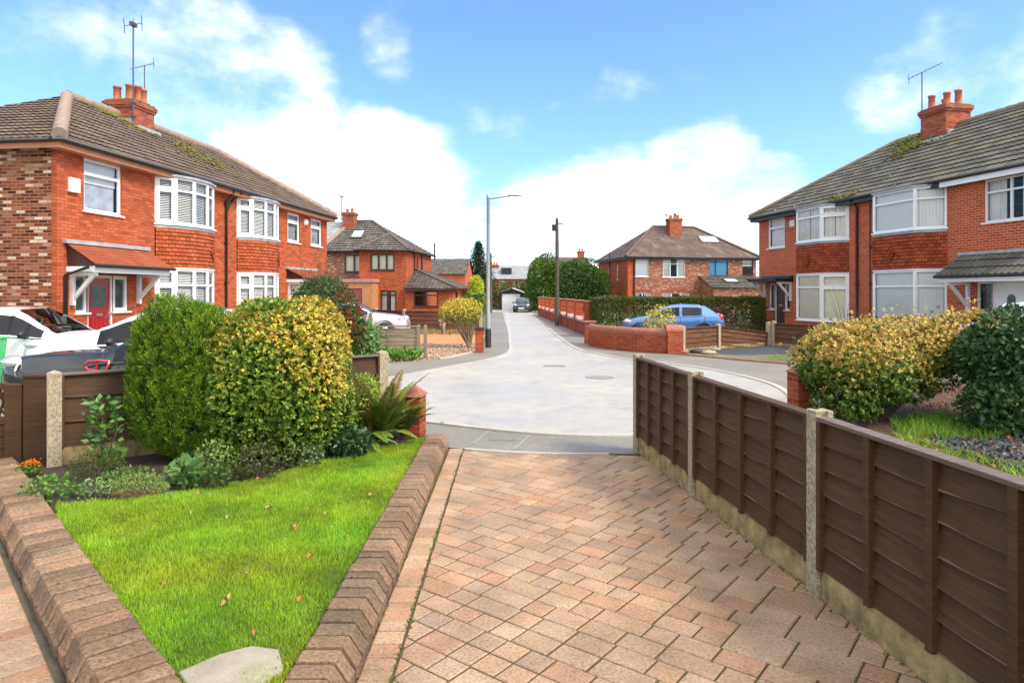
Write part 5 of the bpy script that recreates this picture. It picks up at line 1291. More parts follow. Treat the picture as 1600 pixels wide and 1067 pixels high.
# ================================================================== WALLS, PIERS, FAR FENCES
def pillar_wall():
    r_ = thing('brick_wall', 'low red brick garden wall with tall pillars and stone coping along the street', 'wall'); P, Q = Vector((3.05, 27.8)), Vector((2.1, 53))
    t = (Q-P).normalized(); u = (-t.x, -t.y); o = (Q.x, Q.y); Lw = (Q-P).length                # outward to -x
    mb = MB(); mb.obox(o, u, 0, Lw, -.22, 0, -.05, .55); mb.build('wall_base', m_wallbrick, r_)
    K = 8; step = Lw/K
    for k in range(K+1):
        a = Lw-k*step; x, y = P.x+t.x*k*step, P.y+t.y*k*step
        mb = MB(); mb.obox(o, u, a-.2, a+.2, -.33, .035, -.05, 1.40); pl = mb.build('pillar', m_wallbrick, r_)
        c = MB(); c.obox(o, u, a-.24, a+.24, -.37, .075, 1.40, 1.47); c.build('cap', m_coping, pl, .01)
        if k < K:
            m_ = MB(); n = 14; vs = []
            for j in range(n+1):
                f = j/n; aa = a-.2-f*(step-.4); zz = .62+.13*abs(2*f-1)**2.2
                p = [(aa, .05, .55), (aa, .05, zz), (aa, -.26, zz), (aa, -.26, .55)]
                vs += [(o[0]+u[0]*q[0]+u[1]*q[1], o[1]+u[1]*q[0]-u[0]*q[1], q[2]) for q in p]
            fs = []
            for j in range(n):
                for e in range(3): fs.append((4*j+e, 4*j+e+1, 4*j+4+e+1, 4*j+4+e))
            m_.add(vs, fs); m_.build('coping', plain('pale_coping', (.42, .24, .19), .8, .15, 6) if k == 0 else bpy.data.materials['pale_coping'], r_)
pillar_wall()
cw = thing('brick_wall', 'low curved red brick wall with rounded coping in front of the blue car', 'wall')
pts = smooth([(2.75, 23.4), (2.72, 22.7), (2.95, 21.8), (3.6, 20.7), (4.35, 20.05), (4.75, 19.8)], 2, False)
mb = MB(); strip(mb, pts[::-1], -.11, .11, -.05, .62)
wl = mb.build('wall_base', m_wallbrick, cw); mb = MB(); mb.tube([(p[0], p[1], .60) for p in pts], .135, 10); mb.build('coping', m_coping, wl)
mb = MB(); mb.box(2.55, 2.9, 23.35, 23.7, -.05, .75); pl = mb.build('pillar', m_wallbrick, cw); mb = MB(); mb.box(2.52, 2.93, 23.32, 23.73, .75, .81); mb.build('cap', m_coping, pl)
mb = MB(); mb.box(4.55, 4.98, 19.62, 19.98, -.05, .66); pl = mb.build('pillar', m_wallbrick, cw)
mb = MB(); mb.tube([(4.52, 19.8, .68), (5.01, 19.8, .68)], .17, 12); mb.build('cap', m_coping, pl)
def board_fence(name, label, pts, z0, z1, mat, boards, posth, battens=0, postm=None, gb=True, sag=(), postw=.12):
    r_ = thing(name, label, 'fence')
    for i in range(len(pts)-1):
        a, b = Vector(pts[i]), Vector(pts[i+1]); t = (b-a).normalized(); u = (t.x, t.y); w = (b-a).length-.14
        pn = lap_panel(r_, (a.x+t.x*.07, a.y+t.y*.07), u, w, z0, z1, mat, boards, battens, None, seed=60+i, wavy=.015)
        if gb: gboard(r_, (a.x+t.x*.07, a.y+t.y*.07), u, w, -.02, z0)
        if i in sag: pn.matrix_basis = Matrix.Translation((a.x, a.y, z1)) @ Matrix.Rotation(R(-6.5), 4, Vector((t.y, -t.x, 0))) @ Matrix.Translation((-a.x, -a.y, -z1))
    for i, p in enumerate(pts):
        q = Vector(pts[min(i+1, len(pts)-1)])-Vector(pts[max(i-1, 0)]); q.normalize(); hpost(r_, p[0], p[1], (q.x, q.y), posth, postw, postw, postm, slot=False)
    return r_
board_fence('board_fence', 'weathered brown board fence running from the curved brick wall past the blue car', [(5.12, 20.15), (6.6, 21.5), (8.7, 22.8)], .12, .72, m_fenceold, 4, .78, 0, sag=(1,))
board_fence('board_fence', 'brown board fence between the dark brown front door and the wide golden bush', [(8.85, 22.7), (9.7, 21.0), (10.3, 19.4), (10.9, 17.8)], .12, .75, m_fenceold, 4, .82, 0)
board_fence('board_fence', 'brown board fence with concrete posts in front of the house with the maroon garage', [(-9.2, 33), (-6.4, 31.5), (-4.75, 29.6), (-2.95, 29.2), (-1.35, 28.9)], .22, .98, m_fenceold, 4, 1.05, 0)
lw = thing('lattice_fence', 'low grey weathered slatted fence beside the berry bush', 'fence'); o = (-5.1, 18.3); u = (1, 0)
sl = MB()
for k in range(7): sl.obox(o, u, .04, 2.56, -.012, .008+.006*(k % 2), .10+k*.105, .192+k*.105)
sl.build('slat', m_fencegrey, lw)
for x in (0, .85, 1.7): b = MB(); b.obox(o, u, x, x+.05, -.03, .024, .06, .86); b.build('batten', m_fencegrey, lw)
c_ = MB(); c_.obox(o, u, 0, 2.62, -.04, .04, .86, .90); c_.build('capping', m_fencegrey, lw)
for x in (2.55, 2.74): hpost(lw, o[0]+x, o[1], (1, 0), .90, .09, .1, m_fencegrey, slot=False)
hpost(lw, -3.95, 18.75, (1, 0), 1.22, .1, .1, m_fencegrey, slot=False)
# ================================================================== STREET FURNITURE
lp = thing('street_lamp', 'tall grey steel street lamp with a single arm at the street corner', 'street lamp', (-.78, 22, 0))
mb = MB(); mb.lathe([(.10, -.05), (.10, .55), (.085, .62)], (0, 0, 0), 14); mb.build('base', m_dark, lp)
mb = MB(); mb.lathe([(.085, .6), (.085, 1.1), (.062, 1.2), (.055, 4.85), (.062, 4.86), (.062, 5.0), (.0, 5.03)], (0, 0, 0), 14); mb.build('pole', m_grey, lp)
mb = MB(); mb.tube([(0, 0, 4.86), (.4, -.02, 4.91), (.72, -.04, 4.95)], [.035, .028, .025], 8); mb.build('arm', m_grey, lp)
mb = MB(); mb.blob((.88, -.05, 4.965), (.24, .085, .035), 12, 6); mb.build('lamp_head', m_grey, lp)
def upole(name, label, x, y, h, r, boxz):
    p = thing(name, label, 'utility pole', (x, y, 0)); mb = MB(); mb.tube([(0, 0, -.1), (.01, 0, h*.5), (0, 0, h)], [r*1.15, r, r*.8], 12); mb.build('pole', m_pole, p)
    mb = MB(); mb.box(-r*2.6, -r*.7, -.09, .09, boxz, boxz+.34); mb.build('junction_box', m_dark, p); mb = MB(); mb.tube([(r*.6, 0, h-.25), (r*3, 0, h-.27)], .03, 6); mb.tube([(0, 0, h-.1), (0, 0, h+.12)], .04, 6); mb.build('fitting', m_dark, p); return p
upole('telegraph_pole', 'tall dark timber telegraph pole beside the low brick wall', 2.45, 36.6, 5.8, .105, 5.15)
upole('telegraph_pole', 'thin distant telegraph pole standing just right of the street lamp', -1.95, 61, 5.3, .14, 4.8)
mh = thing('manhole_cover', 'round iron manhole cover set in the road of the turning head', 'manhole cover', (*G(937, 590), .006)); mb = MB(); mb.lathe([(0, .004), (.30, .004), (.31, 0)], (0, 0, 0), 24); 
m_iron = plain('worn_iron', (.20, .185, .165), .6, .25, 15, .1); mb.build('cover', m_iron, mh); mb = MB()
for k in range(-4, 5): mb.box(k*.06-.02, k*.06+.02, -.2, .2, .004, .008)
mb.build('tread', plain('worn_tread', (.27, .255, .23), .6, .2, 20), mh)
x, y = G(785, 683); cv = MB(); cv.box(x-.16, x+.16, y-.2, y+.2, .0, .006); cv.box(x-.14, x+.14, y-.18, y+.18, .006, .008); tag(cv.build('access_cover', plain('steel_cover', (.17, .16, .14), .7, .25, 20)), 'rectangular grey access cover in the pavement at the end of the drive', 'access cover')
x, y = G(866, 572); cv = MB(); cv.box(x-.26, x+.26, y-.17, y+.17, .004, .008); tag(cv.build('drain_cover', m_iron), 'small dark drain grate in the road towards the curved wall', 'drain cover')
x, y = G(691, 663); cv = MB(); cv.blob((x, y, .02), (.035, .025, .02), 7, 5); tag(cv.build('litter', plain('green_litter', (.05, .3, .09), .4, .2, 30)), 'scrap of green litter on the road near the ferns', 'litter')
# wheelie bin
wb = thing('wheelie_bin', 'bright green wheelie bin at the left edge beside the white car', 'bin', (-9.15, 11.55, 0), R(10)); mg = plain('green_bin', (.05, .50, .14), .4, .1, 4)
mb = MB(); mb.add([(-.22,-.25,.1),(.22,-.25,.1),(.22,.22,.1),(-.22,.22,.1),(-.29,-.33,.98),(.29,-.33,.98),(.29,.3,.98),(-.29,.3,.98)], [(0,3,2,1),(0,1,5,4),(1,2,6,5),(2,3,7,6),(3,0,4,7)]); mb.build('bin_body', mg, wb, .03)
mb = MB(); mb.box(-.31, .31, -.37, .33, .985, 1.03); mb.blob((0, 0, 1.02), (.29, .33, .07), 12, 6); mb.build('lid', mg, wb, .02); mb = MB(); mb.tube([(-.3, .3, .09), (.3, .3, .09)], .09, 12); mb.build('wheel', m_dark, wb)
# rubble and stones on the verge
for i, (px, py, s, m_) in enumerate(((1076, 545, .13, m_wallbrick), (1092, 549, .2, m_slatechip), (1108, 551, .16, m_conc), (1083, 541, .10, m_slatechip), (1118, 546, .12, m_flag), (1068, 550, .10, m_coping))):
    x, y = G(px, py, .05); mb = MB(); rr_ = random.Random(i); mb.blob((x, y, .05), (s*1.5, s, s*.5), 7, 4); q = mb.build('rubble', m_)
    tag(q, ['broken red brick lump at the foot of the curved wall', 'dark slate lump lying on the verge by the curved wall', 'pale broken concrete lump on the verge beside the fence', 'small dark slate lump just behind the brick lumps', 'buff stone lump on the dark membrane under the fence', 'broken red coping piece nearest the curved wall pillar'][i], 'rubble')
x, y = G(480+468*.2623, 440+455*.2623+6); mb = MB(); mb.blob((x, y, .06), (.17, .12, .11), 9, 6); tag(mb.build('boulder', m_flag), 'rounded pale stone at the edge of the ground cover bed', 'stone')
# ================================================================== CARS
p_white = paint('white_paint', (.74, .74, .72), .2); p_dark = paint('dark_grey_paint', (.014, .018, .018), .10, .0); p_blue = paint('blue_paint', (.10, .22, .48), .16, .45); p_silver = paint('silver_paint', (.60, .62, .63), .22, .3); p_black = paint('black_paint', (.025, .027, .03), .2)
dc = car('parked_car', 'dark grey hatchback with a red framed side vent behind the left board fence', (-4.52, 9.22, 0), R(177), p_dark, 4.2, 1.72, 1.46, ws=(.36, .50), hood=(.655, .715))
vt = MB(); sgn = 1
vt.tube([(.62, .866, .83), (.62, .862, .93)], .012, 6)
vt.tube([(.72, .864, .83), (.80, .862, .885), (.72, .858, .94), (.60, .860, .95), (.46, .862, .94), (.49, .866, .81), (.72, .864, .83)], .021, 6); vt.build('side_vent', m_red, dc)
hr = MB(); hr.tube([(1.72+.0*math.cos(R(a)), .70+.115*math.cos(R(a)), .80+.105*math.sin(R(a))) for a in range(0, 361, 20)], .016, 6, cap=False); hr.build('headlight_ring', m_chrome, dc)
sc_ = MB(); sc_.blob((.95, .32, .955), (.20, .16, .035), 10, 6); sc_.build('bonnet_scoop', p_dark, dc)
car('parked_suv', 'white sport utility car parked nose left between the dark hatchback and the red door', (-5.75, 11.45, 0), R(178), p_white, 4.35, 1.78, 1.52, ws=(.28, .44), hood=(.67, .77))
car('parked_car', 'white car nearest the mottled brick end wall at the left edge', (-9.65, 13.45, 0), R(3), p_white, 4.3, 1.75, 1.50, ws=(.29, .47), hood=(.58, .66))
car('parked_car', 'silver white car parked behind the grey slatted fence and berry bush', (-6.4, 27.0, 0), R(2), p_silver, 4.5, 1.8, 1.42, ws=(.30, .46), hood=(.58, .69))
car('parked_car', 'light blue hatchback parked in front of the clipped hedge', (6.2, 26.0, 0), R(168), p_blue, 3.8, 1.55, 1.34, ws=(.23, .46), rear=(.83, .955), hood=(.55, .66))
car('parked_car', 'black saloon parked facing the camera beside the white garage', (1.02, 62.5, 0), R(-95), p_black, 4.0, 1.6, 1.30)
car('parked_car', 'white car mostly hidden behind the laurel at the right edge', (12.15, 15.6, 0), R(100), p_white, 4.2, 1.75, 1.60)

# ================================================================== VEGETATION
def shrub(name, label, cat, base, parts_fn, group=None):
    r_ = thing(name, label, cat, (0, 0, 0), 0, group); parts_fn(r_); return r_
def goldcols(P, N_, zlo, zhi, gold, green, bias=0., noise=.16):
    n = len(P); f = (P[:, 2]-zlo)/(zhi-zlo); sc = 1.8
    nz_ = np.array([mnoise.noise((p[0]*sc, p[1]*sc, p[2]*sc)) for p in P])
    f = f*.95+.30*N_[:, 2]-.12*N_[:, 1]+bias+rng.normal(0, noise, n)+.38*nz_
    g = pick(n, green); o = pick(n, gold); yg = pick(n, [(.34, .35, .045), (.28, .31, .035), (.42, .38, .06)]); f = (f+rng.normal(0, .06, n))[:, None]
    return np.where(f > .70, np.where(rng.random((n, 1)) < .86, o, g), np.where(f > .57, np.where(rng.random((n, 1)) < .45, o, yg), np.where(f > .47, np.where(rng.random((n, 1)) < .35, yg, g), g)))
GOLD = [(.54, .42, .05), (.58, .45, .06), (.52, .37, .06), (.46, .41, .05), (.56, .39, .08)]
EUG = [(.11, .185, .014), (.145, .225, .018), (.19, .275, .026), (.07, .125, .012), (.25, .32, .035)]
def rosettes(name, P, Nn, cols, k, L, Wd, mat, parent, up=.45):
    n = len(P); ax = unit(Nn+rng.normal(0, .35, (n, 3))+np.array([0, 0, up])); A = np.repeat(ax, k, 0); pp = np.repeat(P, k, 0); a = rng.uniform(0, 2*np.pi, n*k)
    e1 = unit(np.cross(A, np.array([.31, .22, .92]))); e2 = np.cross(A, e1); tl = rng.uniform(.5, 1.35, n*k)[:, None]
    d = A*.55+(e1*np.cos(a)[:, None]+e2*np.sin(a)[:, None])*tl; pp = pp-A*rng.uniform(0, .05, (n*k, 1))
    V, F = leaf_geo(pp, d, A+rng.normal(0, .25, (n*k, 3)), L*rng.uniform(.7, 1.25, n*k), Wd*rng.uniform(.8, 1.2, n*k), .3)
    c = np.repeat(cols, k, 0)*rng.uniform(.85, 1.15, (n*k, 1)); return npmesh(name, V, F, np.repeat(np.clip(c, 0, 1), 4, 0), mat, parent)
# clipped golden bush on the left
def f1(r_):
    c = (-2.42, 7.02, .955)
    P, Nn, Uu = ell(8600, c, (.655, .56, .785), 2.8, 5, 60, .135, .14, .06)
    k = P[:, 2] > .13; P, Nn = P[k], Nn[k]
    cols = goldcols(P, Nn, .15, 1.8, GOLD, EUG, -.13+.26*Nn[:, 0], .07)
    j = rng.random(len(P)) < .02; P[j] += Nn[j]*rng.uniform(.03, .09, (j.sum(), 1)); rosettes('foliage', P, Nn, cols, 8, .036, .0108, m_gloss, r_)
    P, Nn, Uu = ell(9000, c, (.57, .50, .70), 2.7, 5, 26, .08, .35, .08); P = P[P[:, 2] > .15]; Nn = Nn[:len(P)]
    leaves('inner_foliage', P, Nn, np.full(len(P), .055), np.full(len(P), .018), pick(len(P), EUG[:4]), m_gloss, r_, .3, .4, .9)
    stems(r_, (c[0], c[1], .05), [(c[0]+.5*math.cos(a), c[1]+.42*math.sin(a), .95+.35*math.sin(a*3)) for a in np.arange(0, 6.2, .62)], .03, .006)
shrub('golden_bush', 'large clipped rounded bush with golden top leaves beside the lawn', 'bush', None, f1)
# conifer (thuja)
def f2(r_):
    c = (-3.30, 7.0, .89); n = 5200
    P, Nn, Uu = ell(n, c, (.55, .50, .76), 3.0, 9, 44, .08, .08, .05)
    P[:, 0] -= .12*np.clip(P[:, 2]-.7, -.5, 1); k = P[:, 2] > .16; P, Nn = P[k], Nn[k]
    PP, NN, CC, AA = [], [], [], []
    base_c = np.array([(.12, .21, .012), (.15, .25, .016), (.075, .14, .011), (.20, .29, .022), (.045, .09, .009)])
    for p, q in zip(P, Nn):
        ax = q*.55+np.array([0, 0, .85])+rng.normal(0, .32, 3); ax /= np.linalg.norm(ax); cc = base_c[rng.integers(5)]*rng.uniform(.8, 1.25)
        if rng.random() < .018 and p[2] > 1.35: cc = np.array((.24, .11, .03))
        s = np.cross(ax, q); s /= np.linalg.norm(s)+1e-9
        for k in range(12):
            t = k/12; f = (k % 3-1)
            PP.append(p+ax*(t*.085-.06)+s*f*.010); AA.append(ax+s*f*.75+q*.25+rng.normal(0, .25, 3)); NN.append(q); CC.append(cc*rng.uniform(.8, 1.2)*(1+.35*t))
    PP, AA, NN, CC = map(np.array, (PP, AA, NN, CC)); m = len(PP)
    V, F = leaf_geo(PP, AA, NN+rng.normal(0, .4, (m, 3)), rng.uniform(.022, .042, m), rng.uniform(.003, .0055, m), .2)
    npmesh('foliage', V, F, np.repeat(np.clip(CC, 0, 1), 4, 0), m_matte, r_)
    P2, N2, _ = ell(7000, c, (.46, .41, .65), 3.0, 9, 22, .1, .3, .06); P2[:, 0] -= .14*np.clip(P2[:, 2]-.7, -.5, 1)
    leaves('inner_foliage', P2, N2, np.full(len(P2), .06), np.full(len(P2), .015), pick(len(P2), [(.05, .10, .012), (.07, .12, .015), (.10, .075, .03)]), m_matte, r_, .8, .3, .4)
    stems(r_, (c[0]+.05, c[1], .05), [(c[0]+.3*math.cos(a), c[1]+.3*math.sin(a), 1.2) for a in np.arange(0, 6, .9)], .045, .01, 'trunk')
shrub('conifer_bush', 'tall clipped green conifer bush left of the golden bush', 'bush', None, f2)
# ferns
def fern(r_, base, n, L, seed, pal, spread=1., az=None, elr=(1.0, 1.5)):
    rr = random.Random(seed); PP, AA, NN, LL, WW, CC = [], [], [], [], [], []; mb = MB()
    for i in range(n):
        a = 2*math.pi*i/n+rr.uniform(-.3, .3) if az is None else rr.uniform(*az); l = L*rr.uniform(.6, 1.1); el = rr.uniform(*elr); p = Vector(base); d = Vector((math.cos(a)*math.cos(el), math.sin(a)*math.cos(el), math.sin(el))); pts = [p.copy()]
        c = np.array(rr.choice(pal))*rr.uniform(.8, 1.2); K = 26
        for k in range(K):
            p = p+d*(l/K); d = (d+Vector((math.cos(a)*.02, math.sin(a)*.02, -.050*spread*rr.uniform(.6, 1.4)))).normalized(); pts.append(p.copy())
            t = k/K
            if t < .12: continue
            s = d.cross(Vector((0, 0, 1))).normalized(); nn = s.cross(d); w = .14*l*math.sin(math.pi*min(1, (t*.9+.12)))**.8+.01
            for sg in (1, -1):
                for hf in (0, .5):
                    PP.append(p+d*(l/K*hf)); AA.append(s*sg+d*.45+nn*-.12+Vector((rr.gauss(0, .07),)*3)); NN.append(nn); LL.append(w); WW.append(l/K*.36); CC.append(c*rr.uniform(.85, 1.15))
        mb.tube(pts[::3], .0035, 4)
    PP, AA, NN, CC = (np.array([tuple(q) for q in X]) for X in (PP, AA, NN, CC))
    V, F = leaf_geo(PP, AA, NN, np.array(LL), np.array(WW), .15); npmesh('frond', V, F, np.repeat(np.clip(CC, 0, 1), 4, 0), m_matte, r_); mb.build('stem', m_bark, r_)
FP = [(.15, .25, .03), (.20, .28, .04), (.24, .25, .04), (.26, .21, .05), (.12, .20, .025)]
shrub('fern', 'big fern with green and bronze fronds beside the small brick pier', 'fern', None, lambda r_: (fern(r_, (-1.46, 7.72, .1), 32, .70, 3, FP, .7, None, (1.12, 1.52)), fern(r_, (-1.56, 7.9, .1), 16, .88, 4, [(.24, .17, .05), (.28, .20, .06), (.17, .19, .035)], .3), fern(r_, (-1.28, 7.84, .1), 26, .56, 14, FP, .8, None, (1.1, 1.5)), fern(r_, (-1.66, 7.7, .1), 16, .62, 15, FP, 1.1, None, (.8, 1.35))))
shrub('fern', 'pale green low fern at the front edge of the bed by the lawn corner', 'fern', None, lambda r_: fern(r_, (-1.56, 7.35, .1), 11, .36, 5, [(.20, .30, .05), (.16, .26, .04)], 1.4, None, (.5, 1.1)))
def fx(c, r, n, L, Wd, pal, mat=None, up=.3, seed=1, p=2.1, amp=.18, inner=.3, zmin=-1., spread=.8, stem=True):
    def f(r_):
        P, Nn, _ = ell(n, c, r, p, seed, 12, amp, inner, .12, zmin); k = P[:, 2] > .06; P, Nn = P[k], Nn[k]
        leaves('foliage', P, Nn, np.full(len(P), L), np.full(len(P), Wd), pick(len(P), pal), mat or m_leaf, r_, up, .5, spread)
        if stem: stems(r_, (c[0], c[1], .05), [(c[0]+r[0]*.6*math.cos(a), c[1]+r[1]*.6*math.sin(a), c[2]+r[2]*.3) for a in np.arange(0, 6, 1.05)], max(.006, r[2]*.03), .003)
    return f
shrub('euphorbia', 'yellow green leafy plant among the ferns under the left fence', 'plant', None, fx((-1.78, 7.85, .62), (.25, .22, .22), 1300, .05, .012, [(.33, .40, .06), (.42, .45, .10), (.22, .32, .05)], up=.5, seed=21))
shrub('hellebore', 'low dark glossy green plant between the ferns and the golden bush', 'plant', None, fx((-1.80, 7.02, .22), (.30, .22, .18), 1500, .06, .017, [(.03, .07, .02), (.05, .10, .03), (.04, .085, .035)], m_gloss, seed=22))
shrub('small_shrub', 'small mixed green and purple shrub at the foot of the golden bush', 'plant', None, fx((-2.35, 6.22, .22), (.20, .16, .17), 800, .035, .011, [(.10, .15, .03), (.07, .12, .03), (.10, .05, .05)], seed=23))
shrub('variegated_plant', 'low variegated plant beside the lawn under the golden bush', 'plant', None, fx((-2.05, 6.58, .19), (.20, .14, .13), 700, .03, .011, [(.25, .30, .14), (.10, .16, .04), (.07, .12, .03)], seed=24))
shrub('leafy_sprig', 'pale green leafy sprig below the gap between the two left bushes', 'plant', None, fx((-2.72, 6.15, .24), (.20, .14, .19), 520, .035, .012, [(.22, .30, .08), (.16, .24, .05)], seed=25))
def rosette(c, n, L, Wd, pal, seed):
    def f(r_):
        rr = np.random.default_rng(seed); a = rr.uniform(0, 2*np.pi, n); e = rr.uniform(.25, 1.2, n); A = np.stack([np.cos(a)*np.cos(e), np.sin(a)*np.cos(e), np.sin(e)], 1); P = np.array(c)+A*.02
        V, F = leaf_geo(P, A, np.array([0, 0, 1.])+A*.1, rr.uniform(.6, 1.1, n)*L, np.full(n, Wd), .3); npmesh('foliage', V, F, np.repeat(pick(n, pal), 4, 0), m_gloss, r_)
    return f
shrub('hosta', 'small plant with broad upright grey green leaves at the lawn edge', 'plant', None, fx((-2.95, 5.98, .17), (.11, .10, .10), 70, .12, .038, [(.14, .24, .07), (.11, .20, .06)], None, .5, 31, stem=False))
def f3(r_):                                                     # camellia-like young shrub on a stem
    c = (-3.92, 6.50); PP, NN = [], []
    for k in range(210):
        z = random.uniform(.14, .80); a = random.uniform(0, 6.28); rr_ = random.uniform(.03, .17)*(1 if z > .3 else .7); PP.append((c[0]+rr_*math.cos(a)+.03*math.sin(z*7), c[1]+rr_*math.sin(a), z)); NN.append((math.cos(a), math.sin(a), .3))
    leaves('foliage', np.array(PP), np.array(NN), np.full(210, .078), np.full(210, .022), pick(210, [(.06, .15, .03), (.09, .20, .04), (.045, .11, .025), (.14, .26, .05)]), m_gloss, r_, .1, 1., .5)
    stems(r_, (c[0], c[1], .05), [(c[0]-.05, c[1], .75), (c[0]+.08, c[1]+.03, .6)], .010, .003)
shrub('camellia', 'young glossy leaved shrub on a thin stem against the left fence', 'plant', None, f3)
shrub('heather', 'pale green heather clump with brown base at the back edge of the lawn', 'plant', None, lambda r_: (fx((-3.18, 5.72, .13), (.24, .13, .12), 1700, .035, .003, [(.26, .34, .08), (.20, .30, .06), (.32, .36, .14)], m_matte, .9, 27, stem=False)(r_), leaves('dead_growth', np.array([-3.12, 5.60, .11])+rng.normal(0, 1, (300, 3))*np.array([.12, .03, .012]), np.tile([[0, -.5, 1.]], (300, 1)), np.full(300, .05), np.full(300, .002), pick(300, [(.26, .13, .06), (.18, .09, .04)]), m_matte, r_).__setitem__('kind', 'stuff')))
shrub('dwarf_conifer', 'dark feathery dwarf shrub in the soil by the concrete post', 'plant', None, fx((-3.78, 6.15, .2), (.22, .17, .14), 1100, .04, .004, [(.06, .09, .02), (.08, .12, .03), (.09, .08, .03)], m_matte, .8, 28))
shrub('parsley_plant', 'loose bright green weed at the left corner of the flower bed', 'plant', None, fx((-3.85, 5.58, .16), (.20, .16, .12), 420, .035, .013, [(.10, .22, .03), (.14, .28, .04)], seed=29))
shrub('parsley_plant', 'pale flowering weed at the lawn edge beside the heather clump', 'plant', None, fx((-3.48, 5.62, .15), (.15, .10, .09), 300, .03, .010, [(.24, .32, .16), (.16, .26, .06)], seed=30))
for i, (lab, c, r, n_, pal) in enumerate((
    ('small dark leaved plant at the lawn edge beside the pale hosta leaves', (-2.62, 5.86, .17), (.15, .11, .11), 320, [(.05, .10, .025), (.08, .14, .03)]),
    ('low creeping plant on the bed between the camellia stem and the heather', (-3.42, 6.02, .14), (.26, .14, .08), 420, [(.11, .19, .04), (.15, .22, .05), (.08, .14, .03)]),
    ('ivy like plant at the base of the conifer bush', (-2.98, 6.45, .17), (.24, .16, .11), 420, [(.06, .11, .025), (.09, .15, .03)]),
    ('dark ground plant under the right flank of the golden bush', (-2.02, 7.0, .24), (.20, .18, .18), 520, [(.05, .09, .02), (.08, .13, .03), (.12, .16, .04)]),
    ('low leafy plant at the lawn edge just before the pale fern', (-1.68, 7.12, .17), (.16, .12, .10), 380, [(.09, .15, .03), (.13, .20, .04)]))):
    shrub('bed_plant', lab, 'plant', None, fx(c, r, n_, .04, .014, pal, seed=120+i))
def f4(r_):
    fx((-4.52, 6.28, .13), (.10, .08, .07), 160, .04, .010, [(.08, .18, .03)], seed=32)(r_)
    P = np.array([-4.50, 6.28, .2])+rng.normal(0, 1, (120, 3))*np.array([.04, .03, .012]); leaves('flower', P, np.tile([[0, 0, 1.]], (120, 1)), np.full(120, .03), np.full(120, .008), pick(120, [(.65, .16, .01), (.6, .22, .02)]), m_leaf, r_, .4)['kind'] = 'stuff'
shrub('marigold', 'orange marigold flowering beside the dark gate post', 'flower', None, f4)
# bits of leaf litter on the bed
mbN = 420; P = np.stack([rng.uniform(-3.4, -1.2, mbN), rng.uniform(6.2, 7.9, mbN), np.full(mbN, .086)], 1); k = inpoly(P[:, 0], P[:, 1], BED); P = P[k]
o = leaves('leaf_litter', P, np.tile([[0, 0, 1.]], (len(P), 1)), np.full(len(P), .05), np.full(len(P), .016), pick(len(P), [(.24, .10, .05), (.30, .15, .08), (.16, .08, .05)]), m_matte, None, .05, .0, .8); tag(o, 'brown leaf litter scattered on the left flower bed', 'leaf litter', kind='stuff')
# moss and weeds in the joints and along the edgings
PP = []
for _ in range(260):
    y = rng.uniform(2.4, 7.6); PP.append((-.725+rng.normal(0, .008), y, .002))
for _ in range(420):
    y = rng.uniform(2.4, 7.6); PP.append((-.565+rng.normal(0, .006), y, .0))
for _ in range(240):
    y = rng.uniform(2.2, 7.6); PP.append((fenceX(y)-.045+rng.normal(0, .012), y, .0))
for _ in range(200): PP.append((-1.0+rng.normal(0, .03), rng.uniform(2.6, 7.8), .125))
PP = np.array(PP); o = leaves('joint_moss', PP, np.tile([[0, 0, 1.]], (len(PP), 1)), np.full(len(PP), .016), np.full(len(PP), .006), pick(len(PP), [(.12, .15, .02), (.16, .19, .03), (.09, .10, .02)]), m_matte, None, .4, .0, .8); tag(o, 'moss and tiny weeds growing along the joints beside the kerb blocks', 'moss', kind='stuff')

# ---- right-hand garden -------------------------------------------------------
RG = [(1.80, 7.5), (4.2, 9.0), (5.3, 10.6), (6.7, 11.8), (12, 12.5), (12, 3), (2.4, 2.4)]
struct('garden_soil', [[(1.62, 7.55), (4.1, 9.0), (4.9, 10.4), (6.1, 12.2), (7.6, 13.6), (12, 14.2), (12, 2), (2.45, -.5)]], .008, surfmat('leafy_garden_soil', [(.3, (.035, .022, .014)), (.55, (.085, .042, .024)), (.75, (.055, .06, .02))], 14, .95, .9))
SL = [(5.0, 5.6), (4.95, 7.6), (5.2, 8.4), (6.2, 8.3), (7.6, 8), (9, 5), (5, 3)]
struct('path', [[(2.3, 2.6), (5.0, 3.2), (5.0, 6.4), (4.75, 7.0), (1.66, 7.5)]], .013, m_pave)
struct('slate_bed', [SL], .016, m_slatechip)
n = 9000; x = rng.uniform(4.8, 8.2, n*2); y = rng.uniform(5, 8.5, n*2); k = inpoly(x, y, SL); x, y = x[k][:n], y[k][:n]; n = len(x)
P = np.stack([x, y, np.full(n, .02)], 1); o = leaves('slate_chippings', P, rng.normal(0, .35, (n, 3))+np.array([0, 0, 1.]), np.full(n, .05), np.full(n, .02), pick(n, [(.06, .062, .068), (.10, .10, .108), (.035, .036, .04), (.15, .15, .155)]), leafmat('slate_chip', .6, 0., .4), None, .05, 0., .6); tag(o, 'dark grey slate chippings in the right garden', 'slate chippings', kind='stuff')
tag(grass('garden_grass', [(4.7, 8.3), (5.2, 9.2), (6.0, 9.7), (7.0, 9.4), (6.5, 8.5), (5.6, 8.0)], 2600, .05, .16, .004, [(.16, .32, .03), (.22, .38, .05), (.12, .25, .03)], .012, None, .6), 'rough grass patch in the right garden', 'grass', kind='stuff')
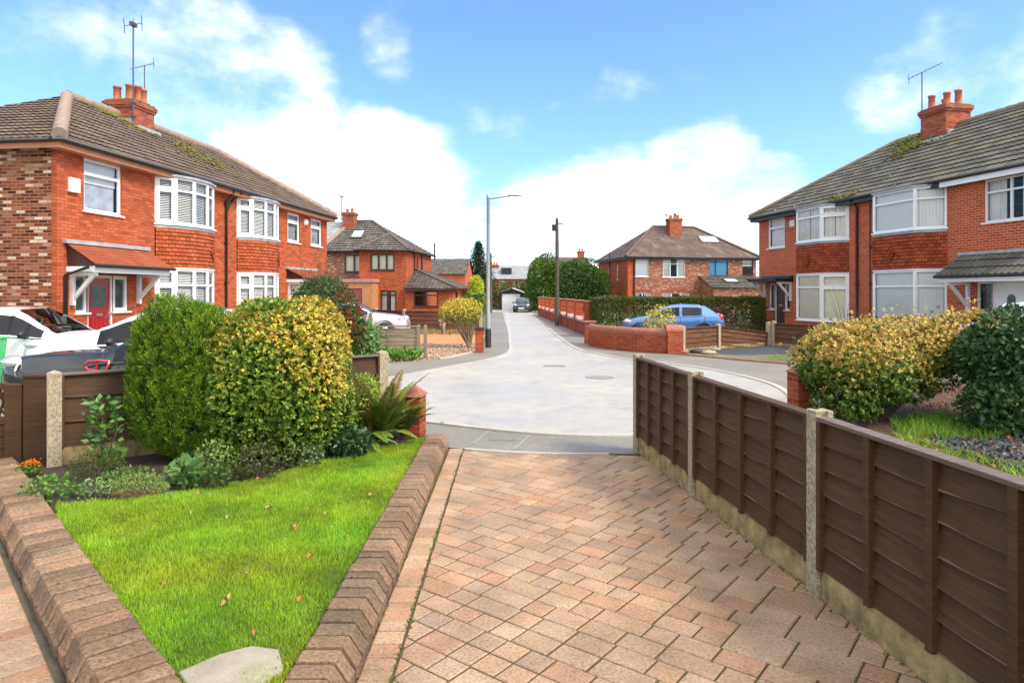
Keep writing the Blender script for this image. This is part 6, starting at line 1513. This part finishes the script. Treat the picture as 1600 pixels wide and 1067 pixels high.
tag(grass('garden_weeds', [(4.3, 7.9), (4.8, 8.3), (5.1, 7.6), (5.4, 6.6), (5.5, 5.6), (4.95, 5.6), (4.85, 6.7), (4.6, 7.2)], 1500, .03, .09, .008, [(.16, .30, .03), (.24, .34, .05), (.32, .38, .08)], .012, None, .8), 'low green weeds creeping over the slate behind the right fence', 'weeds', kind='stuff')
n = 3600; P = np.stack([rng.uniform(4.2, 9, n), rng.uniform(6.8, 13, n), np.full(n, .02)], 1); P = P[inpoly(P[:, 0], P[:, 1], [(4.3, 8.9), (4.95, 10.3), (6.15, 12.1), (7.6, 13.4), (9, 13.5), (9, 6.8), (4.4, 6.8)])]; n = len(P); o = leaves('leaf_litter', P, np.tile([[0, 0, 1.]], (n, 1)), np.full(n, .055), np.full(n, .019), pick(n, [(.30, .11, .06), (.36, .18, .10), (.22, .10, .06)]), m_matte, None, .05, .0, .8); tag(o, 'rusty brown leaf litter under the golden bush on the right', 'leaf litter', kind='stuff')
def f5(r_):
    PPs, NNs = [], []
    for c, r, n, s in (((4.80, 9.40, .80), (.72, .75, .58), 9000, 3), ((4.32, 9.15, .86), (.42, .5, .40), 3800, 43), ((4.50, 9.0, .40), (.42, .4, .36), 3500, 4), ((5.75, 9.85, 1.00), (.95, .7, .48), 9500, 5), ((6.75, 9.95, 1.06), (.70, .7, .46), 6500, 6), ((5.45, 9.6, .62), (.6, .5, .42), 3500, 7), ((6.25, 10.1, .72), (.5, .5, .4), 2600, 8)):
        P, Nn, _ = ell(n, c, r, 2.2, s, 24, .17, .25, .10); PPs.append(P); NNs.append(Nn)
    P, Nn = np.concatenate(PPs), np.concatenate(NNs); k = P[:, 2] > .12; P, Nn = P[k], Nn[k]; j = rng.random(len(P)) < .29; P, Nn = P[j], Nn[j]
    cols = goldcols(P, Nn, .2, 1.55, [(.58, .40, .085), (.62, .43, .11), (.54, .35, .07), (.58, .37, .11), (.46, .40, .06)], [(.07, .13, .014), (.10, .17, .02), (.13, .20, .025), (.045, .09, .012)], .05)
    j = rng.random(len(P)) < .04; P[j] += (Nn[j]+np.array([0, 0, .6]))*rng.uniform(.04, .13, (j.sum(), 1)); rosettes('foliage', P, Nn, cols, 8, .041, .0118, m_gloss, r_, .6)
    stems(r_, (5.35, 9.7, 0), [(4.7, 9.4, .9), (5.0, 9.7, 1.1), (5.6, 9.8, 1.2), (6.2, 9.9, 1.1), (6.9, 9.9, 1.1), (5.3, 9.4, .8), (4.5, 9.2, .5)], .035, .006)
shrub('golden_bush', 'wide spreading golden topped bush beyond the lap panel fence', 'bush', None, f5)
def f6(r_):
    PPs, NNs = [], []
    for c, r, n, s in (((6.66, 8.75, .82), (.62, .6, .76), 3600, 13), ((7.45, 8.6, .90), (.8, .7, .82), 4200, 14), ((6.25, 8.55, .35), (.45, .4, .34), 1300, 15), ((6.26, 8.9, .96), (.36, .35, .36), 1200, 16)):
        P, Nn, _ = ell(n, c, r, 2.3, s, 16, .14, .22, .10); PPs.append(P); NNs.append(Nn)
    P, Nn = np.concatenate(PPs), np.concatenate(NNs); k = P[:, 2] > .08; P, Nn = P[k], Nn[k]; n = len(P)
    leaves('foliage', P, Nn, np.full(n, .085), np.full(n, .027), pick(n, [(.035, .085, .025), (.05, .11, .03), (.025, .06, .02), (.075, .15, .04)]), m_gloss, r_, -.05, .8, .6)
    stems(r_, (7.2, 8.8, 0), [(7.0, 8.7, 1.1), (7.5, 8.6, 1.2), (6.8, 8.6, .8), (7.9, 8.6, 1.2)], .03, .006)
shrub('laurel_bush', 'dark green glossy laurel bush beside the wide golden bush', 'bush', None, f6)
# ---- middle distance left ----------------------------------------------------
def f7(r_):
    c = (-4.75, 17.0, 1.25); PPs, NNs = [], []
    for cc, r, n, s in ((c, (.85, .8, .95), 7000, 41), ((-4.3, 17.0, .75), (.6, .6, .7), 3000, 42)):
        P, Nn, _ = ell(n, cc, r, 2.1, s, 20, .22, .35, .14); PPs.append(P); NNs.append(Nn)
    P, Nn = np.concatenate(PPs), np.concatenate(NNs); n = len(P)
    leaves('foliage', P, Nn, np.full(n, .085), np.full(n, .022), pick(n, [(.05, .10, .025), (.07, .13, .03), (.04, .075, .025), (.10, .15, .04)]), m_leaf, r_)
    tips = [(-4.75+random.uniform(-.9, .9), 17+random.uniform(-.4, .4), 2.0+random.uniform(.2, .8)) for _ in range(13)]; stems(r_, (-4.75, 17, 0), tips, .03, .004)
    tp = np.concatenate([np.linspace((-4.75, 17, 1.2), t, 26)[8:]+rng.normal(0, .03, (18, 3)) for t in tips]); leaves('shoot_leaves', tp, rng.normal(0, 1, tp.shape), np.full(len(tp), .07), np.full(len(tp), .018), pick(len(tp), [(.12, .15, .05), (.16, .16, .06), (.09, .13, .04)]), m_leaf, r_)
    cl = []
    for _ in range(58):
        a = random.uniform(-2.9, .3); z = random.uniform(.35, 1.75); rr_ = .86*(1-.30*abs(z-1.1)); q = np.array([-4.62+rr_*math.cos(a), 17+.85*math.sin(a)*rr_, z]); cl.append(q+rng.normal(0, .055, (26, 3)))
    cl = np.concatenate(cl); mb = MB(); 
    V = []; F = []
    for q in cl:
        s = random.uniform(.012, .020); b = len(V); V += [q+np.array(d)*s for d in ((1,0,0),(-1,0,0),(0,1,0),(0,-1,0),(0,0,1),(0,0,-1))]; F += [(b, b+2, b+4), (b+2, b+1, b+4), (b+1, b+3, b+4), (b+3, b, b+4), (b+2, b, b+5), (b+1, b+2, b+5), (b+3, b+1, b+5), (b, b+3, b+5)]
    V = np.array(V); npmesh('berries', V, np.array(F), np.repeat(pick(len(cl), [(.32, .03, .010), (.42, .055, .012), (.24, .018, .010)]), 6, 0), m_gloss, r_, True)
shrub('berry_bush', 'tall pyracantha bush covered in red berries', 'bush', None, f7)
shrub('rhododendron', 'pale green leafy shrub in front of the grey slatted fence', 'bush', None, fx((-3.98, 17.55, .55), (.55, .4, .48), 900, .16, .035, [(.16, .28, .07), (.20, .32, .10), (.10, .20, .04)], m_gloss, .1, 51))
GC = [(-5.6, 16.0), (-3.9, 17.0), (-2.5, 17.7), (-2.4, 18.2), (-5.6, 18.2)]
x = rng.uniform(-5.6, -2.3, 6000); y = rng.uniform(15.9, 18.2, 6000); k = inpoly(x, y, GC); n = k.sum(); P = np.stack([x[k], y[k], rng.uniform(.03, .26, n)], 1); o = leaves('ground_cover', P, rng.normal(0, .5, (n, 3))+np.array([0, 0, 1.]), np.full(n, .12), np.full(n, .03), pick(n, [(.10, .24, .03), (.14, .30, .04), (.07, .17, .025), (.18, .34, .06)]), m_leaf, None); tag(o, 'green ground cover in the bed below the slatted fence', 'ground cover', kind='stuff')
struct('front_bed_soil', [GC], .010, m_soil)
def f8(r_):
    c = (-1.62, 21.9, 1.15); P, Nn, _ = ell(2300, c, (.64, .53, .43), 2.2, 61, 22, .24, .35, .13, -.75); n = len(P)
    leaves('foliage', P, Nn, np.full(n, .075), np.full(n, .024), goldcols(P, Nn, .7, 1.6, [(.55, .46, .05), (.60, .48, .10)], [(.16, .19, .025), (.22, .24, .03), (.11, .14, .02)], .18), m_leaf, r_)
    tips = [(c[0]+.6*math.cos(a)*f, c[1]+.45*math.sin(a)*f, 1.05+.15*f) for a in np.arange(0, 6.2, .45) for f in (.5, 1)]; stems(r_, (-1.38, 21.75, 0), tips, .022, .006, mat=plain('pale_stem', (.22, .16, .09), .9, .2, 8))
shrub('golden_shrub', 'round topped golden shrub on bare stems beside the black capped pier', 'bush', None, f8)
n = 5000; x = rng.uniform(-6, -.9, n); y = rng.uniform(17.2, 24, n); k = inpoly(x, y, [(-3.3, 17.25), (-2.24, 17.8), (-1.51, 18.85), (-.97, 21.2), (-1.0, 23.4), (-6, 23.6), (-6, 18.5)]); n = k.sum()
o = leaves('gravel_stones', np.stack([x[k], y[k], np.full(n, .012)], 1), rng.normal(0, .6, (n, 3))+np.array([0, 0, 1.]), np.full(n, .05), np.full(n, .022), pick(n, [(.42, .28, .17), (.30, .18, .10), (.55, .42, .30), (.22, .13, .08)]), leafmat('gravel_stone', .9, 0., .2), None, .1, 0., .8); tag(o, 'loose buff gravel beside the golden shrub', 'gravel', kind='stuff')
for i, (x, y, hgt) in enumerate(((-2.55, 27.6, .75), (-2.9, 28.0, .55))):
    shrub('flower_stem', ['pale flower spike in front of the brown fence', 'shorter pale flower spike in front of the brown fence'][i], 'flower', None, fx((x, y, hgt), (.1, .1, .22), 60, .09, .03, [(.6, .42, .36), (.5, .34, .25)], m_matte, seed=70+i))
# ---- hedges ------------------------------------------------------------------
def hedge(r_, a, b, th_, h, n, L, Wd, pal, seed, top=None, bumpy=.1, mat=None, low=None):
    a, b = Vector(a), Vector(b); t = (b-a).normalized(); q = Vector((t.y, -t.x)); Lh = (b-a).length; At = (Lh*h*2+Lh*th_+2*th_*h)
    P, Nn = [], []
    w = [Lh*h, Lh*h*.35, Lh*th_, th_*h, th_*h]; ks = rng.choice(5, n, p=np.array(w)/sum(w)); r3 = rng.random((n, 3))
    for k, (e, f, g) in zip(ks, r3):
        s = Lh*e; z = h*f; d = 0
        if k == 0: d = -1
        elif k == 1: d = 1
        elif k == 2: d = 2*f-1; z = h
        elif k == 3: s = 0; d = 2*e-1
        else: s = Lh; d = 2*e-1
        no = (q*(-d if abs(d) == 1 else 0)) if k < 2 else (Vector((0, 0, 1)) if k == 2 else (-t if k == 3 else t))
        no = Vector((q.x*-d, q.y*-d, 0)) if k < 2 else Vector((*no, 0)[:3]) if k != 2 else Vector((0, 0, 1))
        bm_ = bumpy*mnoise.noise((s*1.3, z*1.6, seed))+bumpy*.5*mnoise.noise((s*4, z*4, seed+5)); dep = -abs(random.gauss(0, .07))-(random.random() < .25)*random.uniform(.05, .25)
        p = Vector((a.x+t.x*s-q.x*d*-th_/2*-1*-1, a.y+t.y*s-q.y*d*-th_/2*-1*-1, z)) if False else Vector((a.x+t.x*s+(-q.x)*d*th_/2, a.y+t.y*s+(-q.y)*d*th_/2, z))
        p += no*(bm_+dep); P.append(p); Nn.append(no+Vector((0, 0, .3)))
    P = np.array([tuple(p) for p in P]); Nn = np.array([tuple(p) for p in Nn]); cols = pick(n, pal)
    if low:
        f = np.clip((low[0]-P[:, 2]+rng.normal(0, .12, n))/.3, 0, 1) > rng.random(n); cols[f] = pick(f.sum(), low[1])
    leaves('foliage', P, Nn, np.full(n, L), np.full(n, Wd), cols, mat or m_leaf, r_, .4, .5, .7)
shrub('clipped_hedge', 'long clipped green hedge behind the blue car', 'hedge', None, lambda r_: (hedge(r_, (3.3, 27.3), (10.9, 29.6), 1.0, 1.56, 26000, .095, .028, [(.055, .085, .016), (.075, .115, .02), (.10, .13, .028), (.15, .12, .04)], 3, low=(.5, [(.20, .16, .08), (.15, .12, .06)])), stems(r_, (7, 28.3, 0), [(3.8+k*.5, 27.0+k*.15, .8) for k in range(14)], .02, .01)))
def big_hedge(r_, blobs, pal, L=.22, Wd=.07, dens=1.):
    PPs, NNs = [], []
    for i, (c, r, n) in enumerate(blobs):
        P, Nn, _ = ell(int(n*dens), c, r, 2.8, 80+i*3+int(abs(c[0])*10), 26, .13, .2, .07); PPs.append(P); NNs.append(Nn)
    P, Nn = np.concatenate(PPs), np.concatenate(NNs); k = P[:, 2] > .05; P, Nn = P[k], Nn[k]
    nz_ = np.array([mnoise.noise((p[0]*.7, p[1]*.7, p[2]*.9)) for p in P]); cols = pick(len(P), pal)*(1+.35*nz_[:, None])
    leaves('foliage', P, Nn, np.full(len(P), L), np.full(len(P), Wd), np.clip(cols, 0, 1), m_leaf, r_, .3, .5, .8)
    cx = sum(b[0][0] for b in blobs)/len(blobs); cy = sum(b[0][1] for b in blobs)/len(blobs); stems(r_, (cx, cy, 0), [(b[0][0], b[0][1], b[0][2]) for b in blobs], .15, .04, 'trunk')
shrub('tall_hedge', 'tall bright green overgrown hedge left of the telegraph pole', 'hedge', None, lambda r_: big_hedge(r_, [((2.95, 67.0, 2.4), (1.45, 1.6, 2.4), 5500), ((4.6, 67, 2.6), (1.3, 1.6, 2.3), 4500), ((2.0, 68.5, 1.4), (.6, 1, 1.3), 1200)], [(.09, .17, .018), (.13, .23, .025), (.065, .12, .015)]))
shrub('tall_hedge', 'tall dark green hedge between the telegraph pole and the mottled house', 'hedge', None, lambda r_: big_hedge(r_, [((5.7, 62, 2.2), (1.4, 1.5, 2.2), 5000), ((7.0, 62, 2.1), (1.35, 1.5, 2.05), 5000), ((8.0, 62, 2.0), (.9, 1.5, 1.9), 3500)], [(.035, .075, .014), (.055, .105, .018), (.08, .14, .025)]))
shrub('low_hedge', 'green hedge beyond the far end of the street left of the white garage', 'hedge', None, lambda r_: big_hedge(r_, [((-4.6, 76, 1.3), (1.6, 1.4, 1.5), 2200), ((-2.3, 77, 1.5), (1.8, 1.4, 1.5), 2200), ((.4, 78, 1.5), (1.8, 1.4, 1.5), 2200), ((2.2, 78, 1.6), (1.2, 1.4, 1.7), 1500)], [(.05, .085, .02), (.075, .12, .025), (.10, .13, .03)]))
shrub('yellow_shrub', 'feathery bright yellow green shrub at the left of the street', 'bush', None, lambda r_: big_hedge(r_, [((-3.15, 58, 1.7), (.62, .6, 1.35), 1500), ((-3.1, 58, 2.5), (.35, .35, .65), 500), ((-3.1, 57.5, .9), (.9, .8, .85), 1300)], [(.52, .55, .03), (.44, .50, .03), (.60, .58, .06)], .2, .04))
shrub('roadside_shrub', 'dark green shrub beneath the yellow shrub by the street', 'bush', None, lambda r_: big_hedge(r_, [((-2.7, 55, .8), (.8, .7, .8), 1200), ((-4.0, 54, .9), (.9, .7, .9), 1200)], [(.06, .12, .02), (.09, .16, .03)], .18, .05))
def spruce(r_, base, h, w, n=260, pal=((.020, .045, .025), (.03, .06, .03), (.04, .07, .035))):
    mb = MB(); mb.tube([(base[0], base[1], 0), (base[0], base[1], h)], [.22, .03], 8); mb.build('trunk', m_bark, r_); PP, NN = [], []
    for i in range(n):
        f = (i/n)**.9; z = h*(.10+.89*f); a = i*2.4+random.uniform(-.3, .3); l = w*(1-f)**.85*random.uniform(.65, 1.12)+.12; m = max(8, int(34*(1-f)))
        t = np.linspace(.12, 1, m)[:, None]; d = np.array([math.cos(a), math.sin(a), 0]); p = np.array([base[0], base[1], z])+d*l*t+np.array([0, 0, -1])*(.28*l*t**1.5)+rng.normal(0, .07, (m, 3))*np.array([1, 1, .6]); PP.append(p); NN.append(np.tile(d+np.array([0, 0, .4]), (m, 1)))
    P, Nn = np.concatenate(PP), np.concatenate(NN); n_ = len(P); leaves('crown', P, Nn, np.full(n_, .30), np.full(n_, .055), pick(n_, pal), m_matte, r_, -.1, .6, .55)
shrub('spruce_tree', 'tall dark spruce tree beyond the end of the street', 'tree', None, lambda r_: spruce(r_, (-4.3, 86), 8.3, 3.5, 640))
def bare(r_, base, h, n, seed, spread=.5):
    rr = random.Random(seed); mb = MB()
    def grow(p, d, l, r, k):
        pts = [p]; 
        for _ in range(4): d = (d+Vector((rr.gauss(0, .12), rr.gauss(0, .12), .04))).normalized(); p = p+d*l/4; pts.append(p)
        mb.tube(pts, [r, r*.92, r*.85, r*.75, r*.65], 5)
        if k:
            for _ in range(rr.choice((2, 3))): grow(p, (d+Vector((rr.gauss(0, spread), rr.gauss(0, spread), .15))).normalized(), l*rr.uniform(.6, .85), r*.6, k-1)
    grow(Vector((base[0], base[1], 0)), Vector((0, 0, 1)), h*.38, .10, n); mb.build('trunk', m_bark, r_)
shrub('bare_tree', 'leafless tree between the small tiled house and the spruce', 'tree', None, lambda r_: bare(r_, (-8.6, 92), 6.5, 4, 1)); shrub('bare_tree', 'leafless tree rising beyond the hipped roof with the skylight', 'tree', None, lambda r_: bare(r_, (30.5, 90), 7.5, 4, 2))
shrub('distant_tree', 'small dark evergreen showing above the tall hedge', 'tree', None, lambda r_: big_hedge(r_, [((4.6, 92, 4.6), (1.6, 1.5, 2.3), 1300)], [(.03, .06, .025), (.05, .08, .03)], .3, .08))
shrub('distant_tree', 'far green tree between the tall hedge and the mottled house', 'tree', None, lambda r_: big_hedge(r_, [((9.6, 88, 3.2), (2.2, 1.5, 3), 1600)], [(.05, .08, .03), (.07, .10, .035)], .3, .08))
# plants by the blue car and in the street gardens
def f9(r_):
    P, Nn, _ = ell(620, (4.95, 22.6, .80), (.54, .5, .52), 2., 91, 14, .25, .45, .18); n = len(P); leaves('foliage', P, Nn, np.full(n, .11), np.full(n, .034), pick(n, [(.58, .48, .06), (.50, .46, .10), (.62, .54, .20), (.34, .36, .06)]), m_leaf, r_)
    stems(r_, (4.75, 22.6, 0), [(4.75+.5*math.cos(a), 22.6+.4*math.sin(a), 1.0+.25*math.sin(3*a)) for a in np.arange(0, 6.2, .5)], .014, .004)
shrub('yellow_leaved_shrub', 'loose yellow leaved shrub in front of the bonnet of the blue car', 'bush', None, f9)
n = 1500; P = np.stack([rng.uniform(3.1, 5.4, n), rng.uniform(24.2, 26.4, n), np.zeros(n)+.02], 1)
tag(grass('dry_grass', [(2.95, 23.8), (5.6, 24.0), (5.6, 26.5), (3.1, 26.6)], 1800, .25, .6, .006, [(.34, .28, .16), (.22, .22, .08), (.42, .36, .22)], 0, None, .3), 'tall dry grass stems between the curved wall and the hedge', 'grass', kind='stuff')
tag(grass('verge_grass', [(6.6, 17.8), (8.4, 16.3), (10.8, 15.6), (11.2, 18.0), (8.8, 18.7), (7.4, 19.0)], 2600, .03, .09, .007, [(.18, .32, .04), (.25, .34, .07), (.30, .28, .10)], .006, None, .6), 'patchy grass on the verge before the right houses', 'grass', kind='stuff')
shrub('yucca', 'spiky green yucca behind the pillared brick wall', 'plant', None, rosette((3.75, 31.5, .25), 46, .95, .045, [(.22, .34, .08), (.30, .42, .14), (.16, .26, .05)], 33))
shrub('twiggy_shrub', 'bare reddish twigs against the right brick pair above the golden bush', 'bush', None, lambda r_: stems(r_, (10.3, 20.6, 0), [(10.3+random.uniform(-.6, .6), 20.6+random.uniform(-.5, .5), random.uniform(1.3, 2.0)) for _ in range(16)], .012, .003, 'twigs'))
sh = MB(); rr = random.Random(5)
pts = [(6.2, 20.3), (7.2, 19.6), (8.6, 18.9), (9.9, 18.6), (10.2, 19.6), (8.8, 20.6), (7.4, 21.2)]
